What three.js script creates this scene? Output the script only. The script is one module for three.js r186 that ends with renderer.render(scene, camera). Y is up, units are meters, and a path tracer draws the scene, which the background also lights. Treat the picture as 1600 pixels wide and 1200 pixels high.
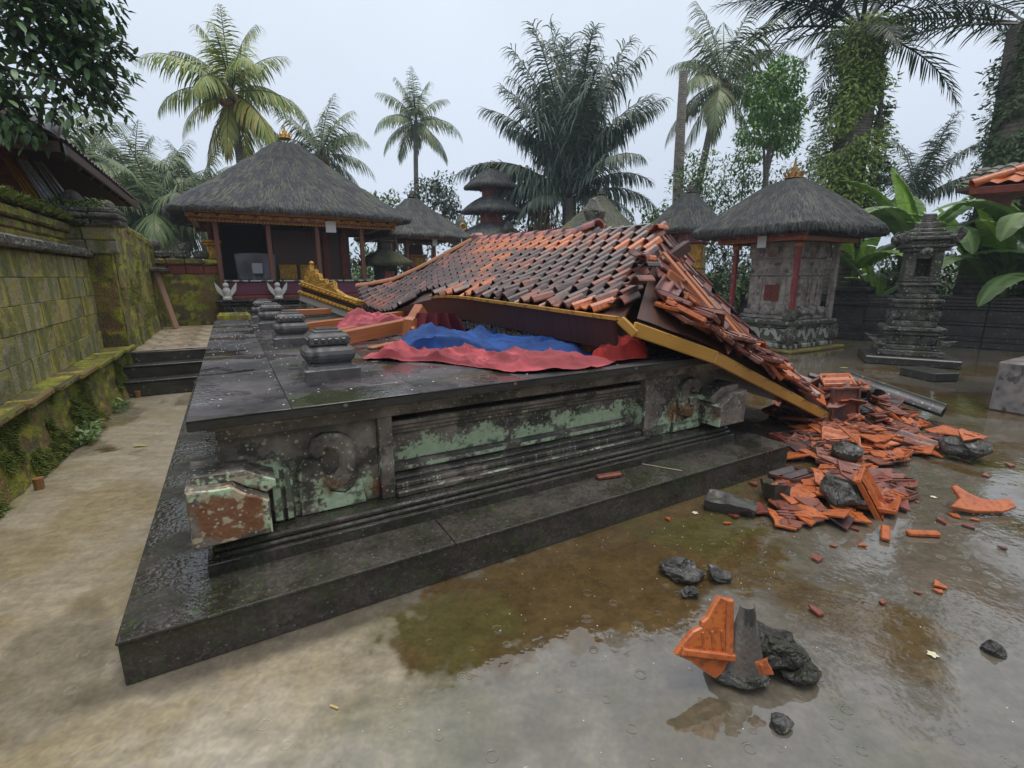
import * as THREE from 'three';
import { mergeGeometries, toCreasedNormals } from 'three/addons/utils/BufferGeometryUtils.js';

// ---------------------------------------------------------------- camera, sky, sun, exposure
const scene = new THREE.Scene();
const camera = new THREE.PerspectiveCamera(77.32, 1024 / 768, 0.05, 600);
camera.position.set(0, 1.6, 0);
{
  const yaw = 30.07 * Math.PI / 180, pitch = Math.atan(168 / 750);
  camera.lookAt(Math.sin(yaw) * Math.cos(pitch), 1.6 - Math.sin(pitch), -Math.cos(yaw) * Math.cos(pitch));
}
const renderer = new THREE.WebGLRenderer({ antialias: true });
renderer.toneMapping = THREE.LinearToneMapping;
renderer.toneMappingExposure = 1.22;
renderer.shadowMap.enabled = true;
const sun = new THREE.DirectionalLight(0xfff6ea, 1.45);
sun.position.set(5, 40, 5);
sun.castShadow = true; sun.shadow.radius = 60; sun.shadow.mapSize.set(2048, 2048);
Object.assign(sun.shadow.camera, { left: -30, right: 30, top: 30, bottom: -30, near: 1, far: 120 });
scene.add(sun); scene.add(sun.target);

// ---------------------------------------------------------------- random numbers and noise
let seed = 1234567;
const R = () => { seed = (seed + 0x6d2b79f5) | 0; let t = Math.imul(seed ^ (seed >>> 15), 1 | seed); t = (t + Math.imul(t ^ (t >>> 7), 61 | t)) ^ t; return ((t ^ (t >>> 14)) >>> 0) / 4294967296; };
const rnd = (a, b) => a + (b - a) * R();
const pick = (a) => a[Math.floor(R() * a.length) % a.length];
const clamp = (x, a = 0, b = 1) => Math.min(b, Math.max(a, x));
const mix = (a, b, t) => a + (b - a) * t;
const mix3 = (a, b, t) => [a[0] + (b[0] - a[0]) * t, a[1] + (b[1] - a[1]) * t, a[2] + (b[2] - a[2]) * t];
const sstep = (a, b, x) => { const t = clamp((x - a) / (b - a)); return t * t * (3 - 2 * t); };
const hash = (x, y, s) => { let h = Math.imul(x | 0, 374761393) ^ Math.imul(y | 0, 668265263) ^ Math.imul(s | 0, 1274126177); h = Math.imul(h ^ (h >>> 13), 1274126177); return ((h ^ (h >>> 16)) >>> 0) / 4294967296; };
const wrap = (i, p) => (p ? ((i % p) + p) % p : i);
function vnoise(x, y, s = 0, px = 0, py = 0) {
  const xi = Math.floor(x), yi = Math.floor(y), fx = x - xi, fy = y - yi, u = fx * fx * (3 - 2 * fx), v = fy * fy * (3 - 2 * fy);
  const a = hash(wrap(xi, px), wrap(yi, py), s), b = hash(wrap(xi + 1, px), wrap(yi, py), s), c = hash(wrap(xi, px), wrap(yi + 1, py), s), d = hash(wrap(xi + 1, px), wrap(yi + 1, py), s);
  return a + (b - a) * u + (c - a) * v + (a - b - c + d) * u * v;
}
function fbm(x, y, s = 0, oct = 4, px = 0, py = 0) { let r = 0, a = 0.5, n = 0; for (let i = 0; i < oct; i++) { r += a * vnoise(x, y, s + i * 17, px, py); n += a; x *= 2; y *= 2; px *= 2; py *= 2; a *= 0.5; } return r / n; }
const n3 = (x, y, z, s = 0) => (vnoise(x + z * 0.71, y - z * 0.37, s) + vnoise(y + x * 0.53 + 9.3, z + x * 0.41, s + 5) + vnoise(z - y * 0.33, x + y * 0.61 + 4.7, s + 9)) / 3;

// ---------------------------------------------------------------- overcast rain sky
{
  const W = 512, Hh = 256, d = new Float32Array(W * Hh * 4);
  for (let j = 0; j < Hh; j++) for (let i = 0; i < W; i++) {
    const el = (j + 0.5) / Hh * 180 - 90, az = i / W, k = (j * W + i) * 4;
    const t = sstep(-5, 75, el), c = fbm(az * 8, el / 34 + 20, 3, 5, 8, 0) - 0.5;
    let col = mix3([0.54, 0.61, 0.72], [0.83, 0.9, 0.97], t);
    if (el < -1) col = [0.2, 0.2, 0.19];
    const f = el < -1 ? 1 : 1 + c * 0.34;
    d[k] = col[0] * f; d[k + 1] = col[1] * f; d[k + 2] = col[2] * f; d[k + 3] = 1;
  }
  const sky = new THREE.DataTexture(d, W, Hh, THREE.RGBAFormat, THREE.FloatType);
  sky.mapping = THREE.EquirectangularReflectionMapping; sky.magFilter = THREE.LinearFilter; sky.minFilter = THREE.LinearFilter; sky.wrapS = THREE.RepeatWrapping; sky.needsUpdate = true;
  scene.background = sky; scene.environment = sky;
}
scene.fog = new THREE.FogExp2(0xc3cfdd, 0.0018);

// ---------------------------------------------------------------- textures
const enc = (c) => 255 * Math.pow(clamp(c), 1 / 2.2);
function tex(w, h, fn, tileX = 1, tileY = tileX, data = false) {
  const d = new Uint8Array(w * h * 4), o = [0, 0, 0];
  for (let j = 0; j < h; j++) for (let i = 0; i < w; i++) {
    fn((i + 0.5) / w, (j + 0.5) / h, o); const k = (j * w + i) * 4;
    for (let c = 0; c < 3; c++) d[k + c] = data ? 255 * clamp(o[c]) : enc(o[c]);
    d[k + 3] = 255;
  }
  const t = new THREE.DataTexture(d, w, h, THREE.RGBAFormat);
  if (!data) t.colorSpace = THREE.SRGBColorSpace;
  t.magFilter = THREE.LinearFilter; t.minFilter = THREE.LinearMipmapLinearFilter; t.generateMipmaps = true;
  t.wrapS = t.wrapT = THREE.RepeatWrapping; t.repeat.set(1 / tileX, 1 / tileY); t.needsUpdate = true;
  return t;
}
const gray = (w, h, fn, tx, ty) => tex(w, h, (u, v, o) => { o[0] = o[1] = o[2] = fn(u, v); }, tx, ty, true);
const set3 = (o, c) => { o[0] = c[0]; o[1] = c[1]; o[2] = c[2]; };
// round spots (lichen, drips): strongest spot at u,v on a grid of n cells
function spots(u, v, n, s, density, size) {
  const x = u * n, y = v * n, xi = Math.floor(x), yi = Math.floor(y); let m = 0;
  for (let b = -1; b < 2; b++) for (let a = -1; a < 2; a++) {
    const cx = wrap(xi + a, n), cy = wrap(yi + b, n); if (hash(cx, cy, s) > density) continue;
    const px = xi + a + hash(cx, cy, s + 1), py = yi + b + hash(cx, cy, s + 2), r = size * (0.3 + hash(cx, cy, s + 3));
    const q = Math.hypot(x - px, y - py) + (vnoise(x * 6, y * 6, s) - 0.5) * r * 0.8; m = Math.max(m, 1 - sstep(r * 0.7, r, q));
  }
  return m;
}
const B = {
  fine: gray(256, 256, (u, v) => fbm(u * 32, v * 32, 11, 3, 32, 32), 0.5),
  rough: gray(512, 512, (u, v) => 0.6 * fbm(u * 12, v * 12, 21, 5, 12, 12) + 0.4 * fbm(u * 70, v * 70, 22, 2, 70, 70), 1),
  carve: gray(512, 512, (u, v) => { const a = Math.abs(fbm(u * 10, v * 10, 31, 3, 10, 10) - 0.5) * 2, b = Math.abs(fbm(u * 22, v * 22, 37, 3, 22, 22) - 0.5) * 2; return clamp(0.2 + a * 1.4 + b * 0.8); }, 0.6),
  thatch: gray(512, 512, (u, v) => 0.65 * fbm(u * 90, v * 9, 41, 3, 90, 9) + 0.35 * fbm(u * 24, v * 12, 42, 3, 24, 12), 0.8),
  grain: gray(256, 256, (u, v) => fbm(u * 40, v * 3, 51, 3, 40, 3), 0.4),
  blotch: gray(512, 512, (u, v) => { const a = fbm(u * 5, v * 5, 151, 6, 5, 5), b = fbm(u * 40, v * 40, 152, 3, 40, 40); return clamp(0.06 + 0.55 * sstep(0.42, 0.62, a) * (0.5 + b) + 0.1 * b); }, 1.3),
  weave: gray(256, 256, (u, v) => 0.5 + 0.25 * Math.sin(u * 128 * Math.PI) + 0.25 * Math.sin(v * 128 * Math.PI), 0.16),
};
const T = {
  darkstone: tex(512, 512, (u, v, o) => {
    const f = fbm(u * 6, v * 6, 61, 5, 6, 6), g = fbm(u * 60, v * 60, 62, 2, 60, 60);
    let c = mix3([0.016, 0.014, 0.012], [0.062, 0.055, 0.05], clamp(f * 1.5 - 0.3)); c = mix3(c, [0.03, 0.035, 0.014], sstep(0.52, 0.68, fbm(u * 5 + 7, v * 5, 63, 4, 5, 5)) * 0.7);
    const k = 0.75 + 0.5 * g; c = c.map((x) => x * k);
    c = mix3(c, [0.2, 0.21, 0.18], spots(u, v, 22, 64, 0.1, 0.3)); set3(o, c);
  }, 1),
  slab: tex(512, 512, (u, v, o) => {
    const f = fbm(u * 4, v * 4, 65, 5, 4, 4), g = fbm(u * 50, v * 12, 66, 3, 50, 12);
    let c = mix3([0.014, 0.011, 0.013], [0.085, 0.072, 0.074], clamp(f * 2.4 - 0.75)); c = mix3(c, [0.035, 0.04, 0.016], sstep(0.5, 0.7, fbm(u * 4 + 3, v * 4, 67, 4, 4, 4)));
    set3(o, c.map((x) => x * (0.8 + 0.4 * g)));
  }, 1.4),
  carved: tex(512, 512, (u, v, o) => {
    const f = fbm(u * 7, v * 7, 71, 5, 7, 7), m = fbm(u * 4, v * 4, 72, 4, 4, 4);
    let c = mix3([0.035, 0.032, 0.03], [0.2, 0.185, 0.16], clamp(f * 1.9 - 0.45)); c = mix3(c, [0.06, 0.07, 0.025], sstep(0.55, 0.72, m) * 0.7);
    c = mix3(c, [0.42, 0.43, 0.38], spots(u, v, 18, 73, 0.25, 0.32) * 0.8); set3(o, c);
  }, 0.8),
  palestone: tex(512, 512, (u, v, o) => {
    const f = fbm(u * 7, v * 7, 171, 5, 7, 7), m = fbm(u * 4, v * 4, 172, 4, 4, 4);
    let c = mix3([0.17, 0.15, 0.135], [0.5, 0.44, 0.39], clamp(f * 1.7 - 0.35)); c = mix3(c, [0.26, 0.13, 0.07], sstep(0.56, 0.7, m) * 0.55); c = mix3(c, [0.06, 0.055, 0.05], sstep(0.6, 0.75, fbm(u * 9, v * 6, 173, 4, 9, 6)) * 0.8); set3(o, c);
  }, 0.8),
  wornpaint: tex(512, 512, (u, v, o) => {
    const f = fbm(u * 6, v * 6, 74, 5, 6, 6), w = sstep(0.45, 0.53, fbm(u * 8, v * 5, 75, 5, 8, 5));
    let c = mix3([0.03, 0.03, 0.026], [0.09, 0.085, 0.07], f); c = mix3(c, [0.4, 0.4, 0.36], w); c = mix3(c, [0.08, 0.1, 0.05], sstep(0.58, 0.7, fbm(u * 5, v * 5 + 4, 76, 4, 5, 5))); set3(o, c);
  }, 0.7),
  moss: tex(512, 512, (u, v, o) => {
    const a = fbm(u * 5, v * 5, 81, 5, 5, 5), b = fbm(u * 9, v * 9, 82, 5, 9, 9), g = fbm(u * 80, v * 80, 83, 2, 80, 80);
    let c = mix3([0.085, 0.07, 0.028], [0.17, 0.18, 0.018], sstep(0.38, 0.6, a)); c = mix3(c, [0.24, 0.22, 0.025], sstep(0.55, 0.7, b)); c = mix3(c, [0.14, 0.075, 0.04], sstep(0.56, 0.68, fbm(u * 7, v * 7 + 5, 84, 4, 7, 7)) * 0.75);
    set3(o, c.map((x) => x * (0.55 + 0.9 * g)));
  }, 1.3),
  block: tex(512, 512, (u, v, o) => {
    const a = fbm(u * 4, v * 4, 85, 5, 4, 4), b = fbm(u * 6, v * 6, 86, 5, 6, 6), g = fbm(u * 70, v * 70, 87, 2, 70, 70);
    let c = mix3([0.2, 0.175, 0.12], [0.33, 0.27, 0.15], a); c = mix3(c, [0.3, 0.25, 0.04], sstep(0.4, 0.62, b) * 0.85); c = mix3(c, [0.13, 0.14, 0.02], sstep(0.5, 0.62, fbm(u * 5 + 2, v * 3, 89, 5, 5, 3)) * 0.8); c = mix3(c, [0.09, 0.085, 0.05], sstep(0.58, 0.78, fbm(u * 8, v * 8, 88, 5, 8, 8)) * 0.6);
    set3(o, c.map((x) => x * (0.7 + 0.6 * g)));
  }, 1.1),
  thatch: tex(512, 512, (u, v, o) => {
    const s = fbm(u * 90, v * 8, 91, 3, 90, 8), f = fbm(u * 5, v * 5, 92, 4, 5, 5); let c = mix3([0.028, 0.029, 0.033], [0.11, 0.112, 0.12], clamp(s * 1.5 - 0.3));
    c = mix3(c, [0.17, 0.175, 0.12], sstep(0.5, 0.7, f) * sstep(0.38, 0.6, s) * 0.8); set3(o, c);
  }, 0.9),
  thatchmoss: tex(512, 512, (u, v, o) => {
    const s = fbm(u * 90, v * 8, 93, 3, 90, 8), f = fbm(u * 4, v * 4, 94, 4, 4, 4); let c = mix3([0.05, 0.05, 0.04], [0.19, 0.19, 0.14], clamp(s * 1.5 - 0.3));
    c = mix3(c, [0.15, 0.16, 0.05], sstep(0.5, 0.66, f) * 0.8); set3(o, c);
  }, 0.9),
  terracotta: tex(256, 256, (u, v, o) => {
    const f = fbm(u * 5, v * 5, 101, 5, 5, 5), g = fbm(u * 30, v * 30, 102, 3, 30, 30); let c = mix3([0.36, 0.075, 0.016], [0.62, 0.17, 0.035], clamp(f * 1.4 - 0.2)); c = mix3(c, [0.2, 0.05, 0.025], sstep(0.56, 0.72, g) * 0.6); set3(o, c);
  }, 0.5),
  wornterra: tex(256, 256, (u, v, o) => {
    const f = fbm(u * 4, v * 4, 103, 5, 4, 4), g = fbm(u * 24, v * 24, 104, 3, 24, 24); let c = mix3([0.16, 0.05, 0.032], [0.3, 0.085, 0.045], f); c = mix3(c, [0.07, 0.045, 0.045], sstep(0.45, 0.62, fbm(u * 6, v * 6, 105, 4, 6, 6)) * 0.85); set3(o, c.map((x) => x * (0.75 + 0.5 * g)));
  }, 0.5),
  darktile: tex(256, 256, (u, v, o) => {
    const f = fbm(u * 5, v * 5, 106, 5, 5, 5), g = fbm(u * 26, v * 26, 107, 3, 26, 26); let c = mix3([0.028, 0.015, 0.016], [0.09, 0.055, 0.055], f); c = mix3(c, [0.19, 0.058, 0.034], sstep(0.5, 0.72, fbm(u * 6, v * 6, 108, 4, 6, 6)) * 0.8); set3(o, c.map((x) => x * (0.7 + 0.6 * g)));
  }, 0.5),
  timber: tex(256, 256, (u, v, o) => { const f = fbm(u * 26, v * 2, 111, 4, 26, 2); set3(o, mix3([0.3, 0.085, 0.025], [0.5, 0.17, 0.055], f)); }, 0.4, 1.2),
  darkwood: tex(256, 256, (u, v, o) => { const f = fbm(u * 26, v * 2, 112, 4, 26, 2); set3(o, mix3([0.035, 0.014, 0.01], [0.09, 0.032, 0.02], f)); }, 0.4, 1.2),
  yellowwood: tex(256, 256, (u, v, o) => { const f = fbm(u * 30, v * 2, 113, 4, 30, 2), w = sstep(0.6, 0.7, fbm(u * 6, v * 6, 114, 4, 6, 6)); set3(o, mix3(mix3([0.42, 0.2, 0.03], [0.58, 0.32, 0.06], f), [0.2, 0.08, 0.03], w * 0.7)); }, 0.3, 0.9),
  gold: tex(256, 256, (u, v, o) => { const f = fbm(u * 9, v * 9, 115, 4, 9, 9); set3(o, mix3([0.3, 0.13, 0.012], [0.62, 0.36, 0.04], clamp(f * 1.6 - 0.3))); }, 0.4),
  redpaint: tex(256, 256, (u, v, o) => { const f = fbm(u * 8, v * 8, 116, 4, 8, 8); set3(o, mix3(mix3([0.16, 0.02, 0.018], [0.32, 0.05, 0.05], f), [0.3, 0.25, 0.22], sstep(0.6, 0.7, fbm(u * 12, v * 5, 117, 4, 12, 5)) * 0.6)); }, 0.5),
  redbrick: tex(256, 256, (u, v, o) => { const f = fbm(u * 12, v * 12, 118, 4, 12, 12); set3(o, mix3([0.11, 0.022, 0.014], [0.25, 0.06, 0.035], f)); }, 0.6),
  soaked: tex(256, 256, (u, v, o) => { const f = fbm(u * 4, v * 4, 181, 5, 4, 4), g = fbm(u * 30, v * 30, 182, 2, 30, 30), k = (0.62 + 0.38 * sstep(0.4, 0.55, f)) * (0.9 + 0.2 * g); let c = [k, k, k]; c = mix3(c, [0.3, 0.24, 0.16], spots(u, v, 12, 183, 0.12, 0.2) * 0.8); set3(o, c); }, 1),
  bark: tex(256, 256, (u, v, o) => { const f = fbm(u * 8, v * 16, 121, 4, 8, 16), r = 0.8 + 0.2 * Math.sin(v * Math.PI * 20); set3(o, mix3([0.12, 0.1, 0.08], [0.34, 0.3, 0.25], f).map((x) => x * r)); }, 1),
  soil: tex(256, 256, (u, v, o) => { const f = fbm(u * 8, v * 8, 122, 5, 8, 8); set3(o, mix3([0.035, 0.04, 0.015], [0.09, 0.09, 0.03], f)); }, 3),
};
const std = (map, roughness, bump, bumpScale = 0.004, extra = {}) => new THREE.MeshStandardMaterial({ map, roughness, bumpMap: bump || null, bumpScale, ...extra });
const phys = (map, roughness, bump, bumpScale = 0.004, extra = {}) => new THREE.MeshPhysicalMaterial({ map, roughness, bumpMap: bump || null, bumpScale, ...extra });
const M = {
  darkstone: phys(T.darkstone, 0.45, B.rough, 0.006, { clearcoat: 0.35, clearcoatRoughness: 0.2 }),
  slab: phys(T.slab, 1, B.fine, 0.0012, { roughnessMap: B.blotch }),
  carved: std(T.carved, 0.75, B.carve, 0.02),
  palestone: std(T.palestone, 0.75, B.carve, 0.014),
  carvedark: std(T.darkstone, 0.6, B.carve, 0.025),
  wornpaint: std(T.wornpaint, 0.7, B.rough, 0.01),
  moss: std(T.moss, 0.95, B.rough, 0.02, { color: new THREE.Color(1.35, 1.35, 1.3) }),
  conc: phys(T.palestone, 0.4, B.rough, 0.004, { color: new THREE.Color(1.0, 0.93, 0.78), clearcoat: 0.3, clearcoatRoughness: 0.2 }),
  block: std(T.block, 0.85, B.rough, 0.012, { color: new THREE.Color(1.35, 1.32, 1.25) }),
  thatch: std(T.thatch, 0.9, B.thatch, 0.03), thatchmoss: std(T.thatchmoss, 0.95, B.thatch, 0.03),
  terracotta: phys(T.terracotta, 0.42, B.fine, 0.001, { clearcoat: 0.25, clearcoatRoughness: 0.25 }),
  wornterra: phys(T.wornterra, 0.42, B.rough, 0.003, { clearcoat: 0.3, clearcoatRoughness: 0.2 }),
  hiptile: phys(T.wornterra, 0.35, B.fine, 0.001, { clearcoat: 0.5, clearcoatRoughness: 0.15, color: new THREE.Color(0.95, 0.85, 0.95) }),
  darktile: phys(T.darktile, 0.45, B.rough, 0.004, { clearcoat: 0.2, clearcoatRoughness: 0.25 }),
  greytile: std(T.palestone, 0.8, B.rough, 0.006, { color: new THREE.Color(0.6, 0.62, 0.62) }),
  timber: phys(T.timber, 0.4, B.grain, 0.001, { clearcoat: 0.3, clearcoatRoughness: 0.2 }),
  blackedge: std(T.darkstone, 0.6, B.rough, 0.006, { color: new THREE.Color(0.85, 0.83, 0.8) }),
  darkwood: std(T.darkwood, 0.5, B.grain, 0.001),
  yellowwood: std(T.yellowwood, 0.45, B.grain, 0.001),
  gold: std(T.gold, 0.42, B.carve, 0.012, { metalness: 0.25 }),
  redpaint: std(T.redpaint, 0.5, B.fine, 0.001), redbrick: std(T.redbrick, 0.8, B.rough, 0.006),
  bark: std(T.bark, 0.9, B.rough, 0.02), soil: std(T.soil, 0.95, B.rough, 0.03),
  whitestone: std(null, 0.7, B.fine, 0.002, { color: new THREE.Color(0.5, 0.5, 0.48) }),
  paper: std(null, 0.8, null, 0, { color: new THREE.Color(0.72, 0.72, 0.74), side: THREE.DoubleSide }),
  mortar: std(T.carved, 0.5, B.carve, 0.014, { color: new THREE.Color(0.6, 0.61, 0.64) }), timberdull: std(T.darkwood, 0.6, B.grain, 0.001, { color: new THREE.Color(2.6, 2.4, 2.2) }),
};
const plain = (r, g, b, rough = 0.8, extra = {}) => new THREE.MeshStandardMaterial({ color: new THREE.Color(r, g, b), roughness: rough, ...extra });
const leafMat = (extra = {}) => new THREE.MeshPhysicalMaterial({ vertexColors: true, roughness: 0.5, side: THREE.DoubleSide, transmission: 0.3, thickness: 0, ...extra });
M.leaf = leafMat(); M.glossleaf = leafMat({ roughness: 0.38, transmission: 0.1 });
M.tuft = new THREE.MeshStandardMaterial({ vertexColors: true, roughness: 0.9, side: THREE.DoubleSide });

// ---------------------------------------------------------------- object helpers
const taken = new Map();
function numbered(name) { const n = taken.get(name) || 0; taken.set(name, n + 1); return n ? name + '_' + String(n).padStart(3, '0') : name; }
function tag(o, label, category, group) { o.userData.label = label; o.userData.category = category; if (group) o.userData.group = group; return o; }
function thing(name, label, category, pos = [0, 0, 0], turn = 0, group) {
  const o = new THREE.Group(); o.name = numbered(name); o.position.set(...pos); o.rotation.y = turn; scene.add(o); return tag(o, label, category, group);
}
function mesh(name, geo, mat, parent, pos, rot) {
  const m = new THREE.Mesh(geo, mat); m.name = name; m.castShadow = m.receiveShadow = true;
  if (pos) m.position.set(...pos); if (rot) m.rotation.set(...rot); parent.add(m); return m;
}
function single(name, geo, mat, label, category, group, pos, rot) { return tag(mesh(numbered(name), geo, mat, scene, pos, rot), label, category, group); }
function struct(name, geo, mat, pos) { const m = mesh(numbered(name), geo, mat, scene, pos); m.userData.kind = 'structure'; return m; }
const stuff = (m) => { m.userData.kind = 'stuff'; return m; };
function clone(o, pos, turn = 0, label, scale) { const c = o.clone(); c.name = numbered(o.name.replace(/_\d{3}$/, '')); c.position.set(...pos); c.rotation.y = turn; if (scale) c.scale.setScalar(scale); if (label) c.userData = { ...o.userData, label }; scene.add(c); return c; }

// ---------------------------------------------------------------- geometry helpers
function soup(pos, uv, nor, col) {
  const g = new THREE.BufferGeometry(); g.setAttribute('position', new THREE.Float32BufferAttribute(pos, 3)); g.setAttribute('uv', new THREE.Float32BufferAttribute(uv && uv.length ? uv : new Float32Array(pos.length / 3 * 2), 2));
  if (col) g.setAttribute('color', new THREE.Float32BufferAttribute(col, 3));
  if (nor) g.setAttribute('normal', new THREE.Float32BufferAttribute(nor, 3)); else g.computeVertexNormals();
  return g;
}
// uv in metres from position, by the way each triangle faces
function muv(geo, ox = 0, oy = 0) {
  const g = geo.index ? geo.toNonIndexed() : geo, p = g.attributes.position, uv = new Float32Array(p.count * 2);
  const a = new THREE.Vector3(), b = new THREE.Vector3(), c = new THREE.Vector3();
  for (let i = 0; i < p.count; i += 3) {
    a.fromBufferAttribute(p, i); b.fromBufferAttribute(p, i + 1).sub(a); c.fromBufferAttribute(p, i + 2).sub(a); b.cross(c);
    const x = Math.abs(b.x), y = Math.abs(b.y), z = Math.abs(b.z);
    for (let k = 0; k < 3; k++) {
      const X = p.getX(i + k), Y = p.getY(i + k), Z = p.getZ(i + k);
      uv[(i + k) * 2] = (x > y && x > z ? Z : X) + ox; uv[(i + k) * 2 + 1] = (y > x && y > z ? Z : Y) + oy;
    }
  }
  g.setAttribute('uv', new THREE.BufferAttribute(uv, 2)); return g;
}
function mg(list) { return mergeGeometries(list.map((g) => { const n = g.index ? g.toNonIndexed() : g; for (const k of Object.keys(n.attributes)) if (!['position', 'normal', 'uv', 'color'].includes(k)) n.deleteAttribute(k); return n; })); }
const mv = (g, x = 0, y = 0, z = 0) => g.translate(x, y, z);
// chamfered box, centred, 44 triangles
function cbox(w, h, d, c = 0.01) {
  c = Math.min(c, w * 0.3, h * 0.3, d * 0.3); const W = w / 2, Hh = h / 2, D = d / 2, pos = [];
  const P = (f, x, y, z) => (f === 0 ? [x * W, y * (Hh - c), z * (D - c)] : f === 1 ? [x * (W - c), y * Hh, z * (D - c)] : [x * (W - c), y * (Hh - c), z * D]);
  const tri = (a, b, e) => { const nx = (b[1] - a[1]) * (e[2] - a[2]) - (b[2] - a[2]) * (e[1] - a[1]), ny = (b[2] - a[2]) * (e[0] - a[0]) - (b[0] - a[0]) * (e[2] - a[2]), nz = (b[0] - a[0]) * (e[1] - a[1]) - (b[1] - a[1]) * (e[0] - a[0]);
    if (nx * (a[0] + b[0] + e[0]) + ny * (a[1] + b[1] + e[1]) + nz * (a[2] + b[2] + e[2]) >= 0) pos.push(...a, ...b, ...e); else pos.push(...a, ...e, ...b); };
  const quad = (a, b, e, f) => { tri(a, b, e); tri(a, e, f); };
  for (const s of [-1, 1]) {
    quad(P(0, s, -1, -1), P(0, s, 1, -1), P(0, s, 1, 1), P(0, s, -1, 1)); quad(P(1, -1, s, -1), P(1, 1, s, -1), P(1, 1, s, 1), P(1, -1, s, 1)); quad(P(2, -1, -1, s), P(2, 1, -1, s), P(2, 1, 1, s), P(2, -1, 1, s));
    for (const t of [-1, 1]) {
      quad(P(0, s, t, -1), P(0, s, t, 1), P(1, s, t, 1), P(1, s, t, -1)); quad(P(1, -1, s, t), P(1, 1, s, t), P(2, 1, s, t), P(2, -1, s, t)); quad(P(0, s, -1, t), P(0, s, 1, t), P(2, s, 1, t), P(2, s, -1, t));
      for (const q of [-1, 1]) tri(P(0, s, t, q), P(1, s, t, q), P(2, s, t, q));
    }
  }
  return soup(pos, null, null);
}
// box from corner to corner with metre uv
const bx = (x0, x1, y0, y1, z0, z1, c = 0.01) => muv(mv(cbox(x1 - x0, y1 - y0, z1 - z0, c), (x0 + x1) / 2, (y0 + y1) / 2, (z0 + z1) / 2));
// grid surface f(u,v) -> [x,y,z]; smooth normals
function grid(nu, nv, f, uvf, closedU = false) {
  const pos = [], uv = [], idx = [];
  for (let j = 0; j <= nv; j++) for (let i = 0; i <= nu; i++) { const u = i / nu, v = j / nv; pos.push(...f(u, v)); uv.push(...(uvf ? uvf(u, v) : [u, v])); }
  for (let j = 0; j < nv; j++) for (let i = 0; i < nu; i++) { const a = j * (nu + 1) + i, b = a + 1, c = a + nu + 1, d = c + 1; idx.push(a, b, d, a, d, c); }
  const g = new THREE.BufferGeometry(); g.setAttribute('position', new THREE.Float32BufferAttribute(pos, 3)); g.setAttribute('uv', new THREE.Float32BufferAttribute(uv, 2)); g.setIndex(idx); g.computeVertexNormals();
  if (closedU) { const n = g.attributes.normal; for (let j = 0; j <= nv; j++) { const a = j * (nu + 1), b = a + nu, x = n.getX(a) + n.getX(b), y = n.getY(a) + n.getY(b), z = n.getZ(a) + n.getZ(b), l = Math.hypot(x, y, z) || 1; n.setXYZ(a, x / l, y / l, z / l); n.setXYZ(b, x / l, y / l, z / l); } }
  return g;
}
// tapered tube along points, radius list
function tube(pts, radii, seg = 8) {
  const c = new THREE.CatmullRomCurve3(pts.map((p) => new THREE.Vector3(...p))), n = Math.max(4, (pts.length - 1) * 5), fr = c.computeFrenetFrames(n, false);
  const P = []; for (let i = 0; i <= n; i++) P.push(c.getPoint(i / n));
  const rad = (t) => { const k = t * (radii.length - 1), i = Math.min(radii.length - 2, Math.floor(k)); return mix(radii[i], radii[i + 1], k - i); };
  const L = c.getLength();
  return grid(seg, n, (u, v) => { const i = Math.round(v * n), a = u * Math.PI * 2, r = rad(v), N = fr.normals[i], Bn = fr.binormals[i], p = P[i]; return [p.x + (N.x * Math.cos(a) + Bn.x * Math.sin(a)) * r, p.y + (N.y * Math.cos(a) + Bn.y * Math.sin(a)) * r, p.z + (N.z * Math.cos(a) + Bn.z * Math.sin(a)) * r]; }, (u, v) => [u * 6.28 * radii[0], v * L], true);
}
// square tower of mouldings: profile [[halfWidthX, y, halfWidthZ?, round?]...] with rounded-square plan, closed on top
function stack(profile, round = 0.15, n = 6) {
  const ang = []; for (let q = 0; q < 4; q++) for (let k = 0; k <= n; k++) ang.push([q, k / n]);
  const ring = (hx, hz, r) => { const out = []; for (const [q, t] of ang) { const a = (q + t) * Math.PI / 2, rr = Math.min(hx, hz) * r; const sx = q === 0 || q === 3 ? 1 : -1, sz = q < 2 ? 1 : -1; out.push([sx * (hx - rr) + Math.cos(a) * rr, sz * (hz - rr) + Math.sin(a) * rr]); } return out; };
  const pos = []; const rings = profile.map(([hx, y, hz, r]) => ({ y, p: ring(hx, hz || hx, r === undefined ? round : r) }));
  for (let j = 0; j < rings.length - 1; j++) { const a = rings[j], b = rings[j + 1], m = a.p.length; for (let i = 0; i < m; i++) { const k = (i + 1) % m; const A = [a.p[i][0], a.y, a.p[i][1]], Bq = [a.p[k][0], a.y, a.p[k][1]], C = [b.p[k][0], b.y, b.p[k][1]], D = [b.p[i][0], b.y, b.p[i][1]]; pos.push(...A, ...C, ...Bq, ...A, ...D, ...C); } }
  const t = rings[rings.length - 1], m = t.p.length; for (let i = 0; i < m; i++) { const k = (i + 1) % m; pos.push(0, t.y, 0, t.p[k][0], t.y, t.p[k][1], t.p[i][0], t.y, t.p[i][1]); }
  return muv(soup(pos, null, null));
}
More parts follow.
